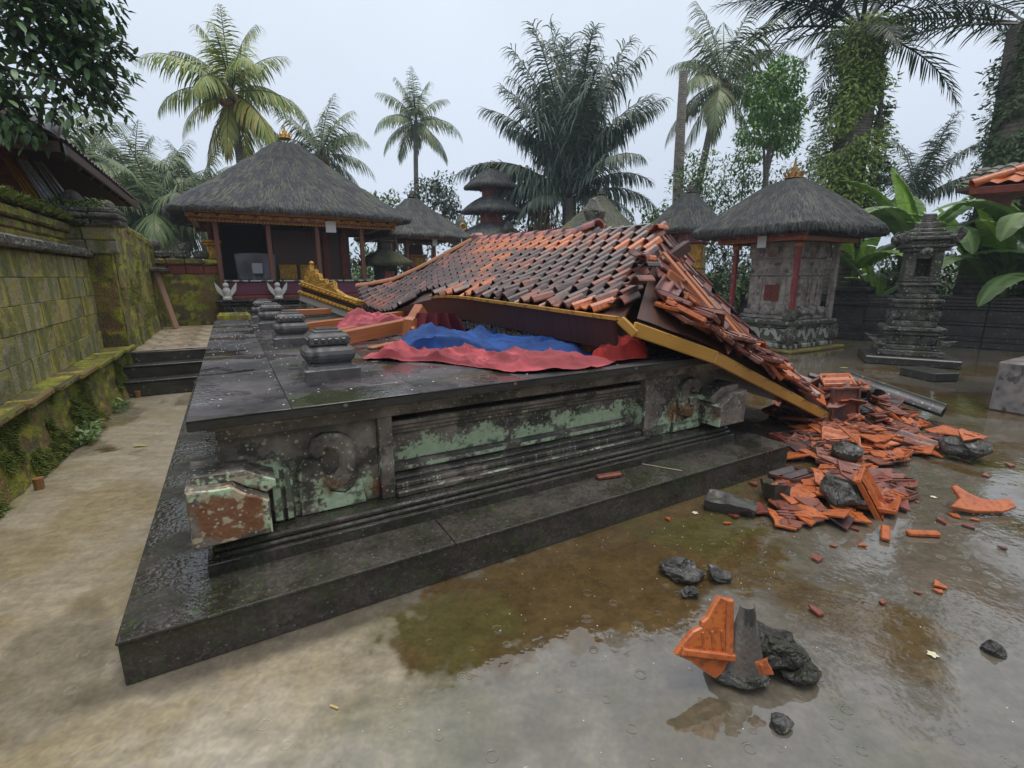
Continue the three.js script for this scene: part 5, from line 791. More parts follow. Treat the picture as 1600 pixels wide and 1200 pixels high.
// ---- large pavilion at the end of the path: front posts at z -13
{
  const t = thing('thatched_pavilion', 'large open pavilion with black thatched hip roof and gilded eave beams', 'pavilion', [1.66, 0.45, -14.4]);
  addThatch(t, 2.67, 2.66, 1.95, 1.86, { ridge: 0.22, ridgeZ: 0.12, n: 168, thick: 0.12, bow: -0.03, seed: 3, fibres: 4200, lift: -0.06 });
  finial(t, 4.56, 0.13, M.gold);
  // moulded stone base, with a stair block in front
  mesh('stone_base', mg([bx(-2.0, 2.0, 0, 0.14, -1.5, 1.75, 0.02), bx(-1.9, 1.9, 0.14, 0.22, -1.45, 1.66, 0.02), bx(-1.82, 1.82, 0.22, 0.5, -1.4, 1.58, 0.015), bx(-1.9, 1.9, 0.5, 0.58, -1.45, 1.64, 0.02), bx(-1.95, 1.95, 0.58, 0.63, -1.5, 1.7, 0.02)]), M.carvedark, t);
  for (const x of [-1.2, 0.0, 1.2]) mesh('base_panel', bx(x - 0.42, x + 0.42, 0.26, 0.46, 1.56, 1.6, 0.01), M.carved, t);
  mesh('base_block', bx(-1.95, -1.3, 0, 0.36, 1.7, 2.15, 0.05), M.moss, t); mesh('front_step', mg([bx(-0.9, 0.0, 0, 0.3, 1.76, 2.3, 0.02), bx(-0.9, 0.0, 0.3, 0.5, 1.76, 2.0, 0.02)]), M.carvedark, t); mesh('stair_cheek', jitter(bx(-0.15, 0.05, 0, 0.72, 1.72, 2.1, 0.04), 0.03, 5, 2), M.carved, t);
  for (const [x0, x1] of [[-1.7, -0.7], [-0.55, 0.35], [0.5, 1.65]]) { mesh('altar_cloth', bx(x0, x1, 0.72, 1.03, 1.42, 1.5, 0.02), plain(0.12, 0.03, 0.06, 0.7), t); mesh('altar_shelf', bx(x0 - 0.03, x1 + 0.03, 1.032, 1.07, 1.2, 1.54, 0.008), M.wornpaint, t); mesh('altar_sill', bx(x0 - 0.05, x1 + 0.05, 0.63, 0.715, 1.4, 1.56, 0.012), M.redbrick, t); }
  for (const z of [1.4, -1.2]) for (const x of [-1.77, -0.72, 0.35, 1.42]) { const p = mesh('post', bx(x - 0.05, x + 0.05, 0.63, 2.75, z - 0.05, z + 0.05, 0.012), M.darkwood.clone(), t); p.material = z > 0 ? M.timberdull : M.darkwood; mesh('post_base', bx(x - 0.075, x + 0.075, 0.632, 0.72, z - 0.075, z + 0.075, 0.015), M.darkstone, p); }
  for (const s of [-1, 1]) { mesh('eave_beam', bx(-2.3, 2.3, 2.42, 2.5, s * 1.5 - 0.06, s * 1.5 + 0.06, 0.01), M.gold, t); mesh('fringe_board', bx(-2.26, 2.26, 2.33, 2.418, s * 1.5 - 0.04, s * 1.5 + 0.04, 0.01), M.redpaint, t); mesh('upper_beam', bx(-2.45, 2.45, 2.51, 2.6, s * 1.62 - 0.05, s * 1.62 + 0.05, 0.01), M.timber, t); mesh('side_beam', bx(s * 2.2 - 0.06, s * 2.2 + 0.06, 2.43, 2.55, -1.43, 1.43, 0.01), M.gold, t); }
  for (let k = 0; k < 60; k++) mesh('dentil', muv(cbox(0.05, 0.05, 0.03, 0.01)), M.gold, t, [-2.2 + k * 0.0746, 2.35, 1.553]);
  for (let k = 0; k < 12; k++) mesh('rafter', beam([-2.1 + k * 0.38, 2.48, 1.6], [-1.3 + k * 0.236, 3.1, 0.6], 0.06, 0.07), M.darkwood, t);
  mesh('back_wall', bx(-1.8, 1.3, 0.63, 2.5, -1.4, -1.25, 0.02), M.darkwood, t); mesh('side_wall', bx(-1.95, -1.85, 0.63, 2.4, -1.4, 0.9, 0.02), M.redbrick, t);
  mesh('gilded_panel', bx(-0.5, -0.08, 1.08, 1.45, 0.5, 0.56, 0.01), M.gold, t); mesh('gilded_panel', bx(0.0, 0.42, 1.08, 1.45, 0.5, 0.56, 0.01), M.gold, t); mesh('shrine_cabinet', bx(-0.6, 1.3, 0.63, 2.3, -1.2, 0.48, 0.02), M.darkwood, t);
  mesh('pilaster', bx(0.6, 0.75, 1.08, 2.3, 0.49, 0.54, 0.01), M.redbrick, t); mesh('pilaster', bx(1.05, 1.2, 1.08, 2.3, 0.49, 0.54, 0.01), M.redbrick, t);
  const gc = grid(26, 14, (u, v) => [-1.45 + u * 0.85 + (0.5 - v) * 0.06 * (u - 0.5), 1.08 + (1 - v) * 0.62 - 0.12 * Math.pow(u - 0.5, 2) * (1 - v), 0.95 + 0.05 * Math.sin(u * 20) * v + 0.06 * Math.sin(v * 5 + u * 4)], (u, v) => [u, v]); mesh('shroud_cloth', gc, plain(0.16, 0.16, 0.19, 0.8, { side: THREE.DoubleSide }), t); mesh('shroud_tag', bx(-1.12, -0.9, 1.22, 1.46, 1.06, 1.075, 0.004), plain(0.42, 0.42, 0.46, 0.8), t);
}
single('hanging_paper', muv(cbox(0.24, 0.26, 0.006, 0.002)), M.paper, 'white paper sheet hung on the eave of the large pavilion', 'paper', null, [2.32, 2.78, -12.83]);
// white winged guardian figures before the posts
{
  const t = thing('winged_statue', 'small white winged guardian statue at a pavilion post', 'statue', [0, 0, 0], 0, 'white winged statues along the pavilion front');
  mesh('body', jitter(muv(new THREE.LatheGeometry([[0, 0], [0.11, 0], [0.12, 0.05], [0.07, 0.09], [0.085, 0.16], [0.1, 0.24], [0.075, 0.31], [0.04, 0.33], [0, 0.33]].map((p) => new THREE.Vector2(...p)), 14)), 0.012, 14, 2), M.whitestone, t);
  mesh('head', jitter(muv(new THREE.IcosahedronGeometry(0.072, 3)), 0.014, 18, 3), M.whitestone, t, [0, 0.385, 0.02]);
  for (const s of [-1, 1]) { const w = poly([[0.04, 0.14], [0.14, 0.3], [0.25, 0.46], [0.24, 0.36], [0.22, 0.26], [0.17, 0.18], [0.1, 0.1]].map(([a, b]) => [a * s, b])[s > 0 ? 'slice' : 'reverse'](), 0.03, 0.008); mesh('wing', w, M.whitestone, t, [0, 0, -0.03]); mesh('leg', muv(mv(cbox(0.06, 0.1, 0.08, 0.02), s * 0.07, 0.05, 0.06)), M.whitestone, t); }
  t.scale.setScalar(0.85); const spots2 = [[-0.05, -12.75], [1.0, -12.75], [2.07, -12.75], [3.14, -12.75]]; spots2.forEach(([x, z], i) => { if (i) clone(t, [x, 1.08, z]); else t.position.set(x, 1.08, z); });
}
// ---- generic post shrine: square thatched roof over a stone body
function postShrine(name, label, pos, turn, o) {
  const t = thing(name, label, 'shrine', pos, turn), k = o.s || 1;
  mesh('stone_base', courses([[0.85 * k, 0.16], [0.78 * k, 0.1], [0.7 * k, 0.34], [0.78 * k, 0.1], [0.84 * k, 0.08]], 0, 1, 0.02), o.base || M.carvedark, t);
  mesh('stone_body', courses([[0.5 * k, 0.12], [0.44 * k, 0.1], [0.38 * k, 0.36], [0.46 * k, 0.1]], 0.78, 1, 0.02), o.bodyMat || M.carved, t);
  mesh('altar_box', courses([[0.36 * k, 0.32], [0.42 * k, 0.07]], 1.46, 1, 0.015), o.box || M.timber, t); mesh('altar_panel', bx(-0.2 * k, 0.2 * k, 1.5, 1.74, 0.36 * k, 0.36 * k + 0.03, 0.01), M.gold, t);
  mesh('cabinet', bx(-0.3 * k, 0.3 * k, 1.84, o.eave - 0.1, -0.34 * k, 0.2 * k, 0.02), M.darkwood, t);
  for (const x of [-1, 1]) for (const z of [-1, 1]) { const p = mesh('post', bx(x * 0.62 * k - 0.045, x * 0.62 * k + 0.045, 0.78, o.eave, z * 0.62 * k - 0.045, z * 0.62 * k + 0.045, 0.01), o.post || M.timber, t); mesh('post_bracket', beam([x * 0.62 * k, o.eave - 0.25, z * 0.62 * k], [x * 0.42 * k, o.eave - 0.03, z * 0.62 * k], 0.05, 0.06), M.timber, p); }
  for (const s of [-1, 1]) { mesh('eave_beam', bx(-o.hx * 0.82, o.hx * 0.82, o.eave, o.eave + 0.09, s * o.hx * 0.76 - 0.05, s * o.hx * 0.76 + 0.05, 0.01), M.timber, t); mesh('eave_beam', bx(s * o.hx * 0.76 - 0.05, s * o.hx * 0.76 + 0.05, o.eave + 0.01, o.eave + 0.085, -o.hx * 0.7, o.hx * 0.7, 0.01), M.timber, t); }
  addThatch(t, o.eave + 0.14, o.hx, o.hx, o.h, { bow: o.bow === undefined ? 0.02 : o.bow, seed: o.seed, thick: 0.1, mat: o.mat, fibres: 1500, lift: o.lift || -0.04, ridge: 0.1, ridgeZ: 0.1 });
  finial(t, o.eave + 0.14 + o.h * 0.98, 0.12, o.fin || M.carved); return t;
}
postShrine('post_shrine', 'four-post shrine with tall grey thatched roof next to the large pavilion', [5.45, 0.45, -15.9], 0.15, { eave: 2.28, hx: 1.5, h: 1.25, s: 0.78, seed: 11, bodyMat: M.carved, bow: -0.02 });
single('hanging_paper', muv(cbox(0.17, 0.24, 0.006, 0.002)), M.paper, 'white paper hung from the grey-thatched four-post shrine', 'paper', null, [5.75, 2.66, -14.75], [0, 0.15, 0]);
for (const [a, b, l] of [[[4.45, 2.9, -14.7], [4.6, 2.05, -14.7], 'pale frayed bamboo tassel hung at the left eave corner of the four-post shrine'], [[6.5, 2.75, -14.4], [6.52, 2.0, -14.4], 'thin pale bamboo tassel hung at the right eave corner of the four-post shrine']]) single('hanging_tassel', mg([tube([a, [(a[0] + b[0]) / 2, (a[1] + b[1]) / 2, a[2] + 0.02], b], [0.018, 0.03, 0.012], 6)]), tassel, l, 'tassel');
{ // little moss-roofed shrine before it
  const t = thing('moss_shrine', 'small shrine with low mossy thatch cap and red door, between two pavilions', 'shrine', [4.05, 0.45, -14.4], 0.1);
  mesh('stone_base', courses([[0.5, 0.2], [0.42, 0.45], [0.5, 0.1]], 0, 1, 0.02), M.carvedark, t); mesh('body', courses([[0.3, 0.08], [0.26, 0.62], [0.32, 0.06]], 0.75, 1, 0.015), M.carvedark, t); mesh('door', bx(-0.15, 0.15, 0.86, 1.3, 0.26, 0.29, 0.008), M.redpaint, t);
  addThatch(t, 1.56, 0.62, 0.62, 0.36, { seed: 15, mat: M.thatchmoss, fibres: 900, thick: 0.1, bow: 0.12 }, [[0.1, 0.12, 0.03], [0.12, 0.12, 0.07], [0.07, 0.08, 0.04]]); mesh('upper_block', courses([[0.16, 0.22], [0.22, 0.06]], 1.9, 1, 0.012), M.darkwood, t);
}
{ // tiered tower shrine
  const t = thing('tiered_shrine', 'tower shrine with three stacked black thatch roofs', 'shrine', [9.3, 0.45, -17.7], 0.2);
  mesh('stone_base', courses([[1.0, 0.3], [0.85, 0.6], [0.95, 0.2]], 0, 1, 0.03), M.carvedark, t); mesh('body', courses([[0.7, 0.12], [0.62, 1.2], [0.75, 0.1]], 1.1, 1, 0.02), M.redpaint, t);
  addThatch(t, 2.62, 1.25, 1.25, 0.62, { seed: 21, fibres: 1300, bow: 0.06, thick: 0.13, ridge: 0.3, ridgeZ: 0.3, lift: -0.05 });
  mesh('middle_body', courses([[0.32, 0.5], [0.4, 0.05], [0.5, 0.06]], 3.15, 1, 0.01), M.redpaint, t); addThatch(t, 3.72, 0.9, 0.9, 0.5, { seed: 22, fibres: 900, bow: 0.06, thick: 0.13, ridge: 0.25, ridgeZ: 0.25, lift: -0.05 });
  mesh('top_body', courses([[0.26, 0.4], [0.34, 0.05], [0.44, 0.05]], 4.15, 1, 0.01), M.redpaint, t); addThatch(t, 4.62, 0.8, 0.8, 0.62, { seed: 23, fibres: 900, bow: 0.06, thick: 0.13, lift: -0.05 });
  const A = { p: [], c: [] }; for (let i = 0; i < 70; i++) { const d = rdir(); d.y = Math.abs(d.y) * 0.7; blade(A, new THREE.Vector3(0, 0, 0), d, UP, rnd(0.2, 0.5), 0.05, 0.7, shade([0.22, 0.17, 0.09], 0.3), 2); } mesh('dry_top_tuft', leafGeo(A), M.tuft, t, [0, 5.2, 0]);
  mesh('corner_carving', jitter(lump(0.28, 1.3, 33, 0.5), 0.06, 6, 2), M.carvedark, t, [-0.1, 2.75, 1.15]); single('hanging_paper', muv(cbox(0.26, 0.3, 0.006, 0.002)), M.paper, 'white paper fixed under the middle roof of the tower shrine', 'paper', null, [9.25, 4.2, -17.15], [0, 0.3, 0]);
}
{ const t = thing('carved_spire', 'small round lichen-spotted stone spire beside the tower shrine', 'ornament', [7.4, 0.45, -16.4]); mesh('pillar', courses([[0.3, 1.2], [0.36, 0.2], [0.24, 1.2]], 0, 1, 0.03), M.carvedark, t); mesh('spire', muv(new THREE.LatheGeometry([[0, 0], [0.2, 0], [0.24, 0.2], [0.22, 0.42], [0.12, 0.58], [0.05, 0.68], [0, 0.8]].map((p) => new THREE.Vector2(...p)), 16)), M.carved, t, [0, 2.55, 0]); mesh('medallion', muv(new THREE.TorusGeometry(0.11, 0.035, 8, 18)), M.gold, t, [-0.02, 2.85, 0.22]); }
postShrine('mossy_shrine', 'square shrine under a tall mossy olive thatch roof behind the lichen statue', [10.9, 0.2, -13.0], 0.5, { eave: 2.7, hx: 1.15, h: 1.2, s: 0.7, seed: 31, mat: M.thatchmoss, bow: -0.05, post: M.redpaint });
postShrine('gilded_shrine', 'dark-thatched shrine with red frieze and gilded cabinet behind the roof peak', [11.9, 0.2, -10.2], 0.55, { eave: 2.6, hx: 1.05, h: 1.05, s: 0.62, seed: 33, bow: 0.02, post: M.redpaint, box: M.gold });
{ const t = thing('gilded_cabinet', 'gilded carved shrine cabinet with a red top frieze', 'cabinet', [11.75, 0.2, -10.05], 0.55); for (const [y0, y1, w, m] of [[1.3, 1.5, 0.42, M.gold], [1.5, 1.62, 0.34, M.gold], [1.62, 1.82, 0.38, M.gold], [1.82, 2.32, 0.33, M.gold], [2.32, 2.62, 0.42, M.redpaint]]) mesh(m === M.gold ? 'gilded_tier' : 'red_frieze', bx(-w, w, y0, y1 - 0.002, -0.2, w + 0.12, 0.02), m, t); mesh('pillar', courses([[0.4, 1.3]], 0, 1, 0.03), M.carvedark, t); for (const x of [-0.16, 0.16]) mesh('carved_panel', bx(x - 0.12, x + 0.12, 1.9, 2.26, 0.45, 0.48, 0.01), M.gold, t); }
single('hanging_paper', muv(cbox(0.28, 0.34, 0.006, 0.002)), M.paper, 'white paper hung on the red frieze of the gilded shrine', 'paper', null, [11.45, 2.72, -9.35], [0, 0.4, 0]);
{ const t = thing('stone_guardian', 'lichen-covered grey stone guardian statue rising behind the fallen ridge', 'statue', [7.95, 0, -9.7], 0.5); mesh('pedestal', courses([[0.5, 0.5], [0.4, 1.0], [0.46, 0.25]], 0, 1, 0.04), M.carved, t); const body = new THREE.LatheGeometry([[0, 0], [0.42, 0], [0.46, 0.2], [0.36, 0.5], [0.4, 0.8], [0.34, 1.05], [0.2, 1.2], [0.24, 1.4], [0.14, 1.62], [0, 1.72]].map((p) => new THREE.Vector2(...p)), 26); mesh('figure', jitter(muv(body), 0.12, 5, 6), M.carved, t, [0, 1.74, 0]); mesh('head_ornament', jitter(lump(0.2, 1.1, 41, 0.4), 0.03, 9, 3), M.carved, t, [0.22, 2.75, 0.12]); }
for (const [x, z, hx, h, y, l, s] of [[10.2, -15.6, 0.7, 0.5, 2.55, 'low grey thatch hump beside the tower shrine foot', 45], [8.9, -12.8, 0.75, 0.5, 2.3, 'low grey thatch roof behind the guardian statue', 46]]) { const t = thing('low_shrine', l, 'shrine', [x, 0.2, z], 0.4); mesh('stone_body', courses([[0.5, 0.3], [0.4, y - 0.3]], 0, 1, 0.03), M.carvedark, t); addThatch(t, y, hx, hx, h, { seed: s, fibres: 500, bow: 0.12 }); }

// ---- stone pavilion with thatched roof on the right
{
  const t = thing('stone_pavilion', 'stone pavilion with thick black thatch roof and red corner posts by the rubble', 'shrine', [11.1, 0, -6.72]);
  const w = 0.82;
  mesh('footing', bx(-1.05, 1.05, 0, 0.07, -1.05, 1.05, 0.02), M.moss, t);
  mesh('painted_base', mg([bx(-w - 0.06, w + 0.06, 0.07, 0.17, -w - 0.06, w + 0.06, 0.02), bx(-w, w, 0.17, 0.5, -w, w, 0.015), bx(-w - 0.03, w + 0.03, 0.5, 0.56, -w - 0.03, w + 0.03, 0.015), bx(-w - 0.08, w + 0.08, 0.56, 0.66, -w - 0.08, w + 0.08, 0.02)]), M.wornpaint, t);
  for (const s of [0, 1]) for (const k of [-1, 1]) { const g = bx(-0.26, 0.26, 0.22, 0.46, w - 0.004, w + 0.03, 0.012); g.translate(k * 0.42, 0, 0); g.rotateY(s ? -Math.PI / 2 : 0); mesh('base_panel', g, M.wornpaint, t); }
  for (const [x, z] of [[-w, w], [w, w], [-w, -w]]) mesh('corner_carving', jitter(mv(lump(0.14, 1.5, 51, 0.4), 0, 0, 0), 0.03, 9, 2), M.carved, t, [x, 0.33, z]);
  mesh('stone_shaft', mg([bx(-0.56, w - 0.02, 0.66, 0.74, -0.6, 0.66, 0.02), bx(-0.5, w - 0.06, 0.74, 0.86, -0.55, 0.6, 0.025), bx(-0.44, w - 0.08, 0.86, 2.0, -0.5, 0.56, 0.012), bx(-0.5, w - 0.05, 1.62, 1.68, -0.54, 0.6, 0.012), bx(-0.5, w - 0.04, 2.0, 2.35, -0.54, 0.62, 0.02)]), M.palestone, t);
  mesh('red_panel', bx(-0.45, -0.435, 1.06, 1.42, -0.1, 0.25, 0.004), M.redbrick, t); for (const z of [-0.22, 0.34]) mesh('wall_fluting', bx(-0.475, -0.43, 0.95, 1.56, z - 0.05, z + 0.05, 0.015), M.palestone, t); mesh('carved_bosses', mg([-0.3, 0, 0.3].map((k) => jitter(mv(lump(0.13, 1, 61 + k * 10, 0.5), -0.47, 0.85, k + 0.05), 0.02, 9, 3))), M.palestone, t);
  for (const x of [-0.2, 0.15, 0.5]) mesh('wall_fluting', bx(x - 0.06, x + 0.06, 0.95, 1.56, 0.55, 0.6, 0.015), M.palestone, t); mesh('carved_scroll', mg([-0.1, 0.25, 0.6].map((k) => jitter(mv(lump(0.12, 1, 64 + k * 10, 0.5), k, 0.84, 0.6), 0.02, 9, 3))), M.palestone, t);
  mesh('tie_rail', bx(-0.85, -0.44, 1.66, 1.69, -0.7, -0.66, 0.005), M.darkwood, t);
  for (const [x, z] of [[-0.8, 0.78], [-0.8, -0.66]]) { const p = mesh('red_post', bx(x - 0.05, x + 0.05, 0.86, 2.32, z - 0.05, z + 0.05, 0.012), M.redpaint, t); mesh('post_lion', jitter(mv(lump(0.15, 1.1, 71 + z, 0.5), x, 0.78, z), 0.04, 9, 2), M.carved, p); mesh('post_capital', bx(x - 0.08, x + 0.08, 2.2, 2.3, z - 0.08, z + 0.08, 0.02), M.timber, p); }
  mesh('stone_post', bx(0.74, 0.86, 0.66, 2.32, 0.66, 0.78, 0.015), M.palestone, t);
  for (const s of [-1, 1]) { mesh('eave_beam', bx(-1.06, 1.06, 2.32, 2.42, s * 0.95 - 0.05, s * 0.95 + 0.05, 0.012), M.timber, t); mesh('eave_beam', bx(s * 0.98 - 0.05, s * 0.98 + 0.05, 2.33, 2.41, -0.9, 0.9, 0.012), M.timber, t); mesh('red_fascia', bx(s * 1.1 - 0.02, s * 1.1 + 0.02, 2.4, 2.46, -1.1, 1.1, 0.006), M.redpaint, t); }
  mesh('corner_bracket', jitter(mv(lump(0.09, 1, 75, 0.4), -1.02, 2.4, 0.98), 0.02, 9, 2), M.timber, t);
  addThatch(t, 2.62, 1.58, 1.5, 1.1, { seed: 51, n: 152, fibres: 3600, bow: 0.07, thick: 0.16, e1: 9, lift: 0.0, ridge: 0.16, ridgeZ: 0.16, arch: 0.1 }); finial(t, 3.7, 0.16, std(T.gold, 0.6, B.carve, 0.012, { color: new THREE.Color(0.55, 0.5, 0.6) }));
}
single('hanging_paper', muv(cbox(0.006, 0.24, 0.2, 0.002)), M.paper, 'white paper hung at the eave of the stone pavilion', 'paper', null, [9.95, 2.32, -6.55]);
// ---- slim stone shrine with niche
{
  const t = thing('niche_shrine', 'slim dark carved stone shrine with a square niche and stepped crown', 'shrine', [11.2, 0, -4.15], -1.05); t.scale.setScalar(0.93); const c = M.carved;
  mesh('footing', bx(-0.75, 0.75, 0, 0.16, -0.6, 0.75, 0.02), M.darkstone, t);
  mesh('stone_base', courses([[0.52, 0.12], [0.46, 0.1], [0.4, 0.2], [0.46, 0.08], [0.5, 0.08], [0.36, 0.12], [0.3, 0.26], [0.36, 0.1], [0.4, 0.07], [0.3, 0.1], [0.26, 0.16], [0.32, 0.06]], 0.16, 1, 0.02), c, t);
  for (const s of [-1, 1]) for (const q of [-1, 1]) { mesh('base_horn', jitter(poly([[0, 0], [0.16, 0.02], [0.28, 0.14], [0.12, 0.1], [0, 0.14]].map(([a, b]) => [a * s, b])[s > 0 ? 'slice' : 'reverse'](), 0.08, 0.012), 0.012, 9, 2), c, t, [s * 0.4, 0.36, q * 0.4 - 0.04]); mesh('corner_boss', jitter(lump(0.1, 1, 81 + s, 0.5), 0.03, 9, 2), c, t, [s * 0.3, 0.95, q * 0.3]); }
  mesh('niche_block', mg([bx(-0.28, -0.12, 1.62, 2.2, -0.28, 0.28, 0.015), bx(0.12, 0.28, 1.62, 2.2, -0.28, 0.28, 0.015), bx(-0.119, 0.119, 1.62, 1.72, -0.28, 0.27, 0.01), bx(-0.119, 0.119, 2.06, 2.2, -0.28, 0.27, 0.01), bx(-0.119, 0.119, 1.721, 2.059, -0.28, -0.1, 0.01)]), M.carved, t);
  mesh('crown', courses([[0.34, 0.07], [0.4, 0.06], [0.36, 0.08], [0.44, 0.07], [0.34, 0.08], [0.26, 0.08], [0.18, 0.12], [0.1, 0.16]], 2.2, 1, 0.02), c, t); for (const s of [-1, 1]) for (const q of [-1, 1]) mesh('crown_horn', jitter(lump(0.1, 1.2, 91 + s + q, 0.6), 0.03, 9, 2), c, t, [s * 0.4, 2.46, q * 0.36]); mesh('lintel_mask', jitter(lump(0.1, 0.8, 95, 0.5), 0.02, 9, 2), M.wornpaint, t, [0, 2.22, 0.3]);
}
single('stone_offering_block', jitter(bx(-0.22, 0.22, 0, 0.14, -0.3, 0.3, 0.015), 0.006, 5, 2), M.darkstone, 'low black stone block at the foot of the niche shrine', 'stone block', null, [9.6, 0, -3.2], [0, -0.4, 0]);
// ---- right boundary wall with moulded courses and piers
{
  const a = [13.4, -9.5], b = [16.2, 0.5], L = Math.hypot(b[0] - a[0], b[1] - a[1]), t = thing('court_wall', 'low dark stone boundary wall with moulded courses behind the niche shrine', 'wall', [(a[0] + b[0]) / 2, 0, (a[1] + b[1]) / 2], Math.atan2(b[0] - a[0], b[1] - a[1]));
  const lv = [[0.28, 0, 0.14], [0.24, 0.14, 0.24], [0.2, 0.24, 0.5], [0.24, 0.5, 0.57], [0.2, 0.57, 0.86], [0.25, 0.86, 0.93], [0.29, 0.93, 1.0], [0.24, 1.0, 1.08], [0.2, 1.08, 1.15]];
  for (const [w, y0, y1] of lv) { const n = Math.round(L / 0.8); for (let k = 0; k < n; k++) mesh('wall_course', bx(-w, w, y0, y1 - 0.003, -L / 2 + k * L / n, -L / 2 + (k + 1) * L / n - 0.006, 0.012), M.darkstone, t, [rnd(-0.006, 0.006), 0, 0]); }
  for (const z of [-2.2, 1.9]) mesh('wall_pier', mv(courses([[0.42, 0.18], [0.36, 0.7], [0.42, 0.1], [0.34, 0.25], [0.42, 0.12], [0.3, 0.14]], 0, 1, 0.02), 0, 0, z), M.carvedark, t);
}
single('gate_plinth', bx(7.95, 10.6, 0, 0.6, -2.0, 1.6, 0.015), std(T.palestone, 0.5, B.fine, 0.002, { color: new THREE.Color(0.62, 0.64, 0.68) }), 'smooth grey concrete plinth under the orange gate roof', 'plinth');
struct('concrete_pad', bx(12.4, 15.5, 0, 0.07, -2.6, 0.5, 0.01), M.conc);
// ---- orange tiled roof corner on the right
{
  const t = thing('tiled_gate_roof', 'orange tiled eave of a gate roof reaching in beside the banana leaves', 'roof', [8.55, 2.74, -2.78], 0);
  const d = new THREE.Vector3(0.12, -0.04, 1).normalize(), up = new THREE.Vector3(0.8, 0.46, 0.02); // eave runs along d, towards the viewer's side
  const f = (s, r) => [d.x * s + up.x * r, d.y * s + up.y * r, d.z * s + up.z * r];
  const pan = []; for (let i = 0; i < 9; i++) pan.push([(i / 8 - 0.5) * 0.17, 0.016 * Math.cos(i / 8 * 6.283) + 0.02]);
  for (let r = 0; r < 8; r++) for (let k = 0; k < 16; k++) { if (k * 0.17 < r * 0.17 - 0.05) continue; const g = grid(8, 1, (u, v) => { const q = pan[Math.round(u * 8)], s = k * 0.17 + 0.085 + q[0], p = f(s, r * 0.2 + v * 0.24); p[1] += q[1] + (1 - v) * 0.018; return p; }, (u, v) => [u * 0.2 + r, v * 0.3 + k * 0.3]); mesh('roof_tile', g, (k * 7 + r * 3) % 5 === 0 ? M.wornterra : M.terracotta, t); }
  mesh('soffit', grid(2, 2, (u, v) => { const p = f(mix(v * 1.5, 2.7, u), v * 1.7); p[1] -= 0.05; return p; }, (u, v) => [u * 3, v * 1.7]), M.redbrick, t);
  mesh('eave_fascia', beam([0, -0.05, 0], [f(2.7, 0)[0], f(2.7, 0)[1] - 0.05, f(2.7, 0)[2]], 0.03, 0.09), M.redbrick, t);
  mesh('end_fascia', beam([0, -0.05, 0], [1.5, -0.08, 0.0], 0.03, 0.1), M.redbrick, t); mesh('end_slope', grid(2, 2, (u, v) => { const a = f(v * 1.5, v * 1.6); return [mix(a[0], 1.6 + v * 0.3, u), mix(a[1], a[1], u) - 0.03, mix(a[2], a[2], u)]; }, (u, v) => [u, v]), M.wornterra, t);
  for (let k = 0; k < 5; k++) { const a = f(k * 0.3, k * 0.32), b = f((k + 1) * 0.3 + 0.03, (k + 1) * 0.32 + 0.03); mesh('hip_cap', tube([[a[0], a[1] + 0.03, a[2]], [(a[0] + b[0]) / 2, (a[1] + b[1]) / 2 + 0.035, (a[2] + b[2]) / 2], [b[0], b[1] + 0.03, b[2]]], [0.065, 0.06, 0.055], 8), M.terracotta, t); }
  mesh('hip_rafter', beam([0.03, -0.07, 0.03], [f(1.4, 1.5)[0], f(1.4, 1.5)[1] - 0.1, f(1.4, 1.5)[2]], 0.08, 0.1), M.darkwood, t);
  mesh('gate_pier', bx(0.6, 1.2, -2.13, 0.3, 1.9, 2.5, 0.03), M.redbrick, t);
}
{
  const t = thing('grey_tiled_roof', 'weathered grey tiled roof edge peeping out behind the orange gate roof', 'roof', [12.5, 0, -4.3], 0);
  for (let r = 0; r < 4; r++) for (let k = 0; k < 11; k++) { const g = grid(6, 1, (u, v) => [r * 0.22 + v * 0.26, 3.32 + (r + v) * 0.1 + 0.03 * Math.sin(u * Math.PI) + (1 - v) * 0.02, k * 0.2 + u * 0.2], (u, v) => [u * 0.2 + k, v * 0.3 + r]); mesh('roof_tile', g, M.greytile, t, [rnd(-0.01, 0.01), rnd(-0.01, 0.01), 0]); }
  mesh('roof_board', bx(0, 1.0, 3.2, 3.28, 0, 2.2, 0.01), M.darkwood, t); mesh('corner_post', bx(0.75, 0.87, 0, 3.2, 2.0, 2.12, 0.01), M.darkwood, t);
}

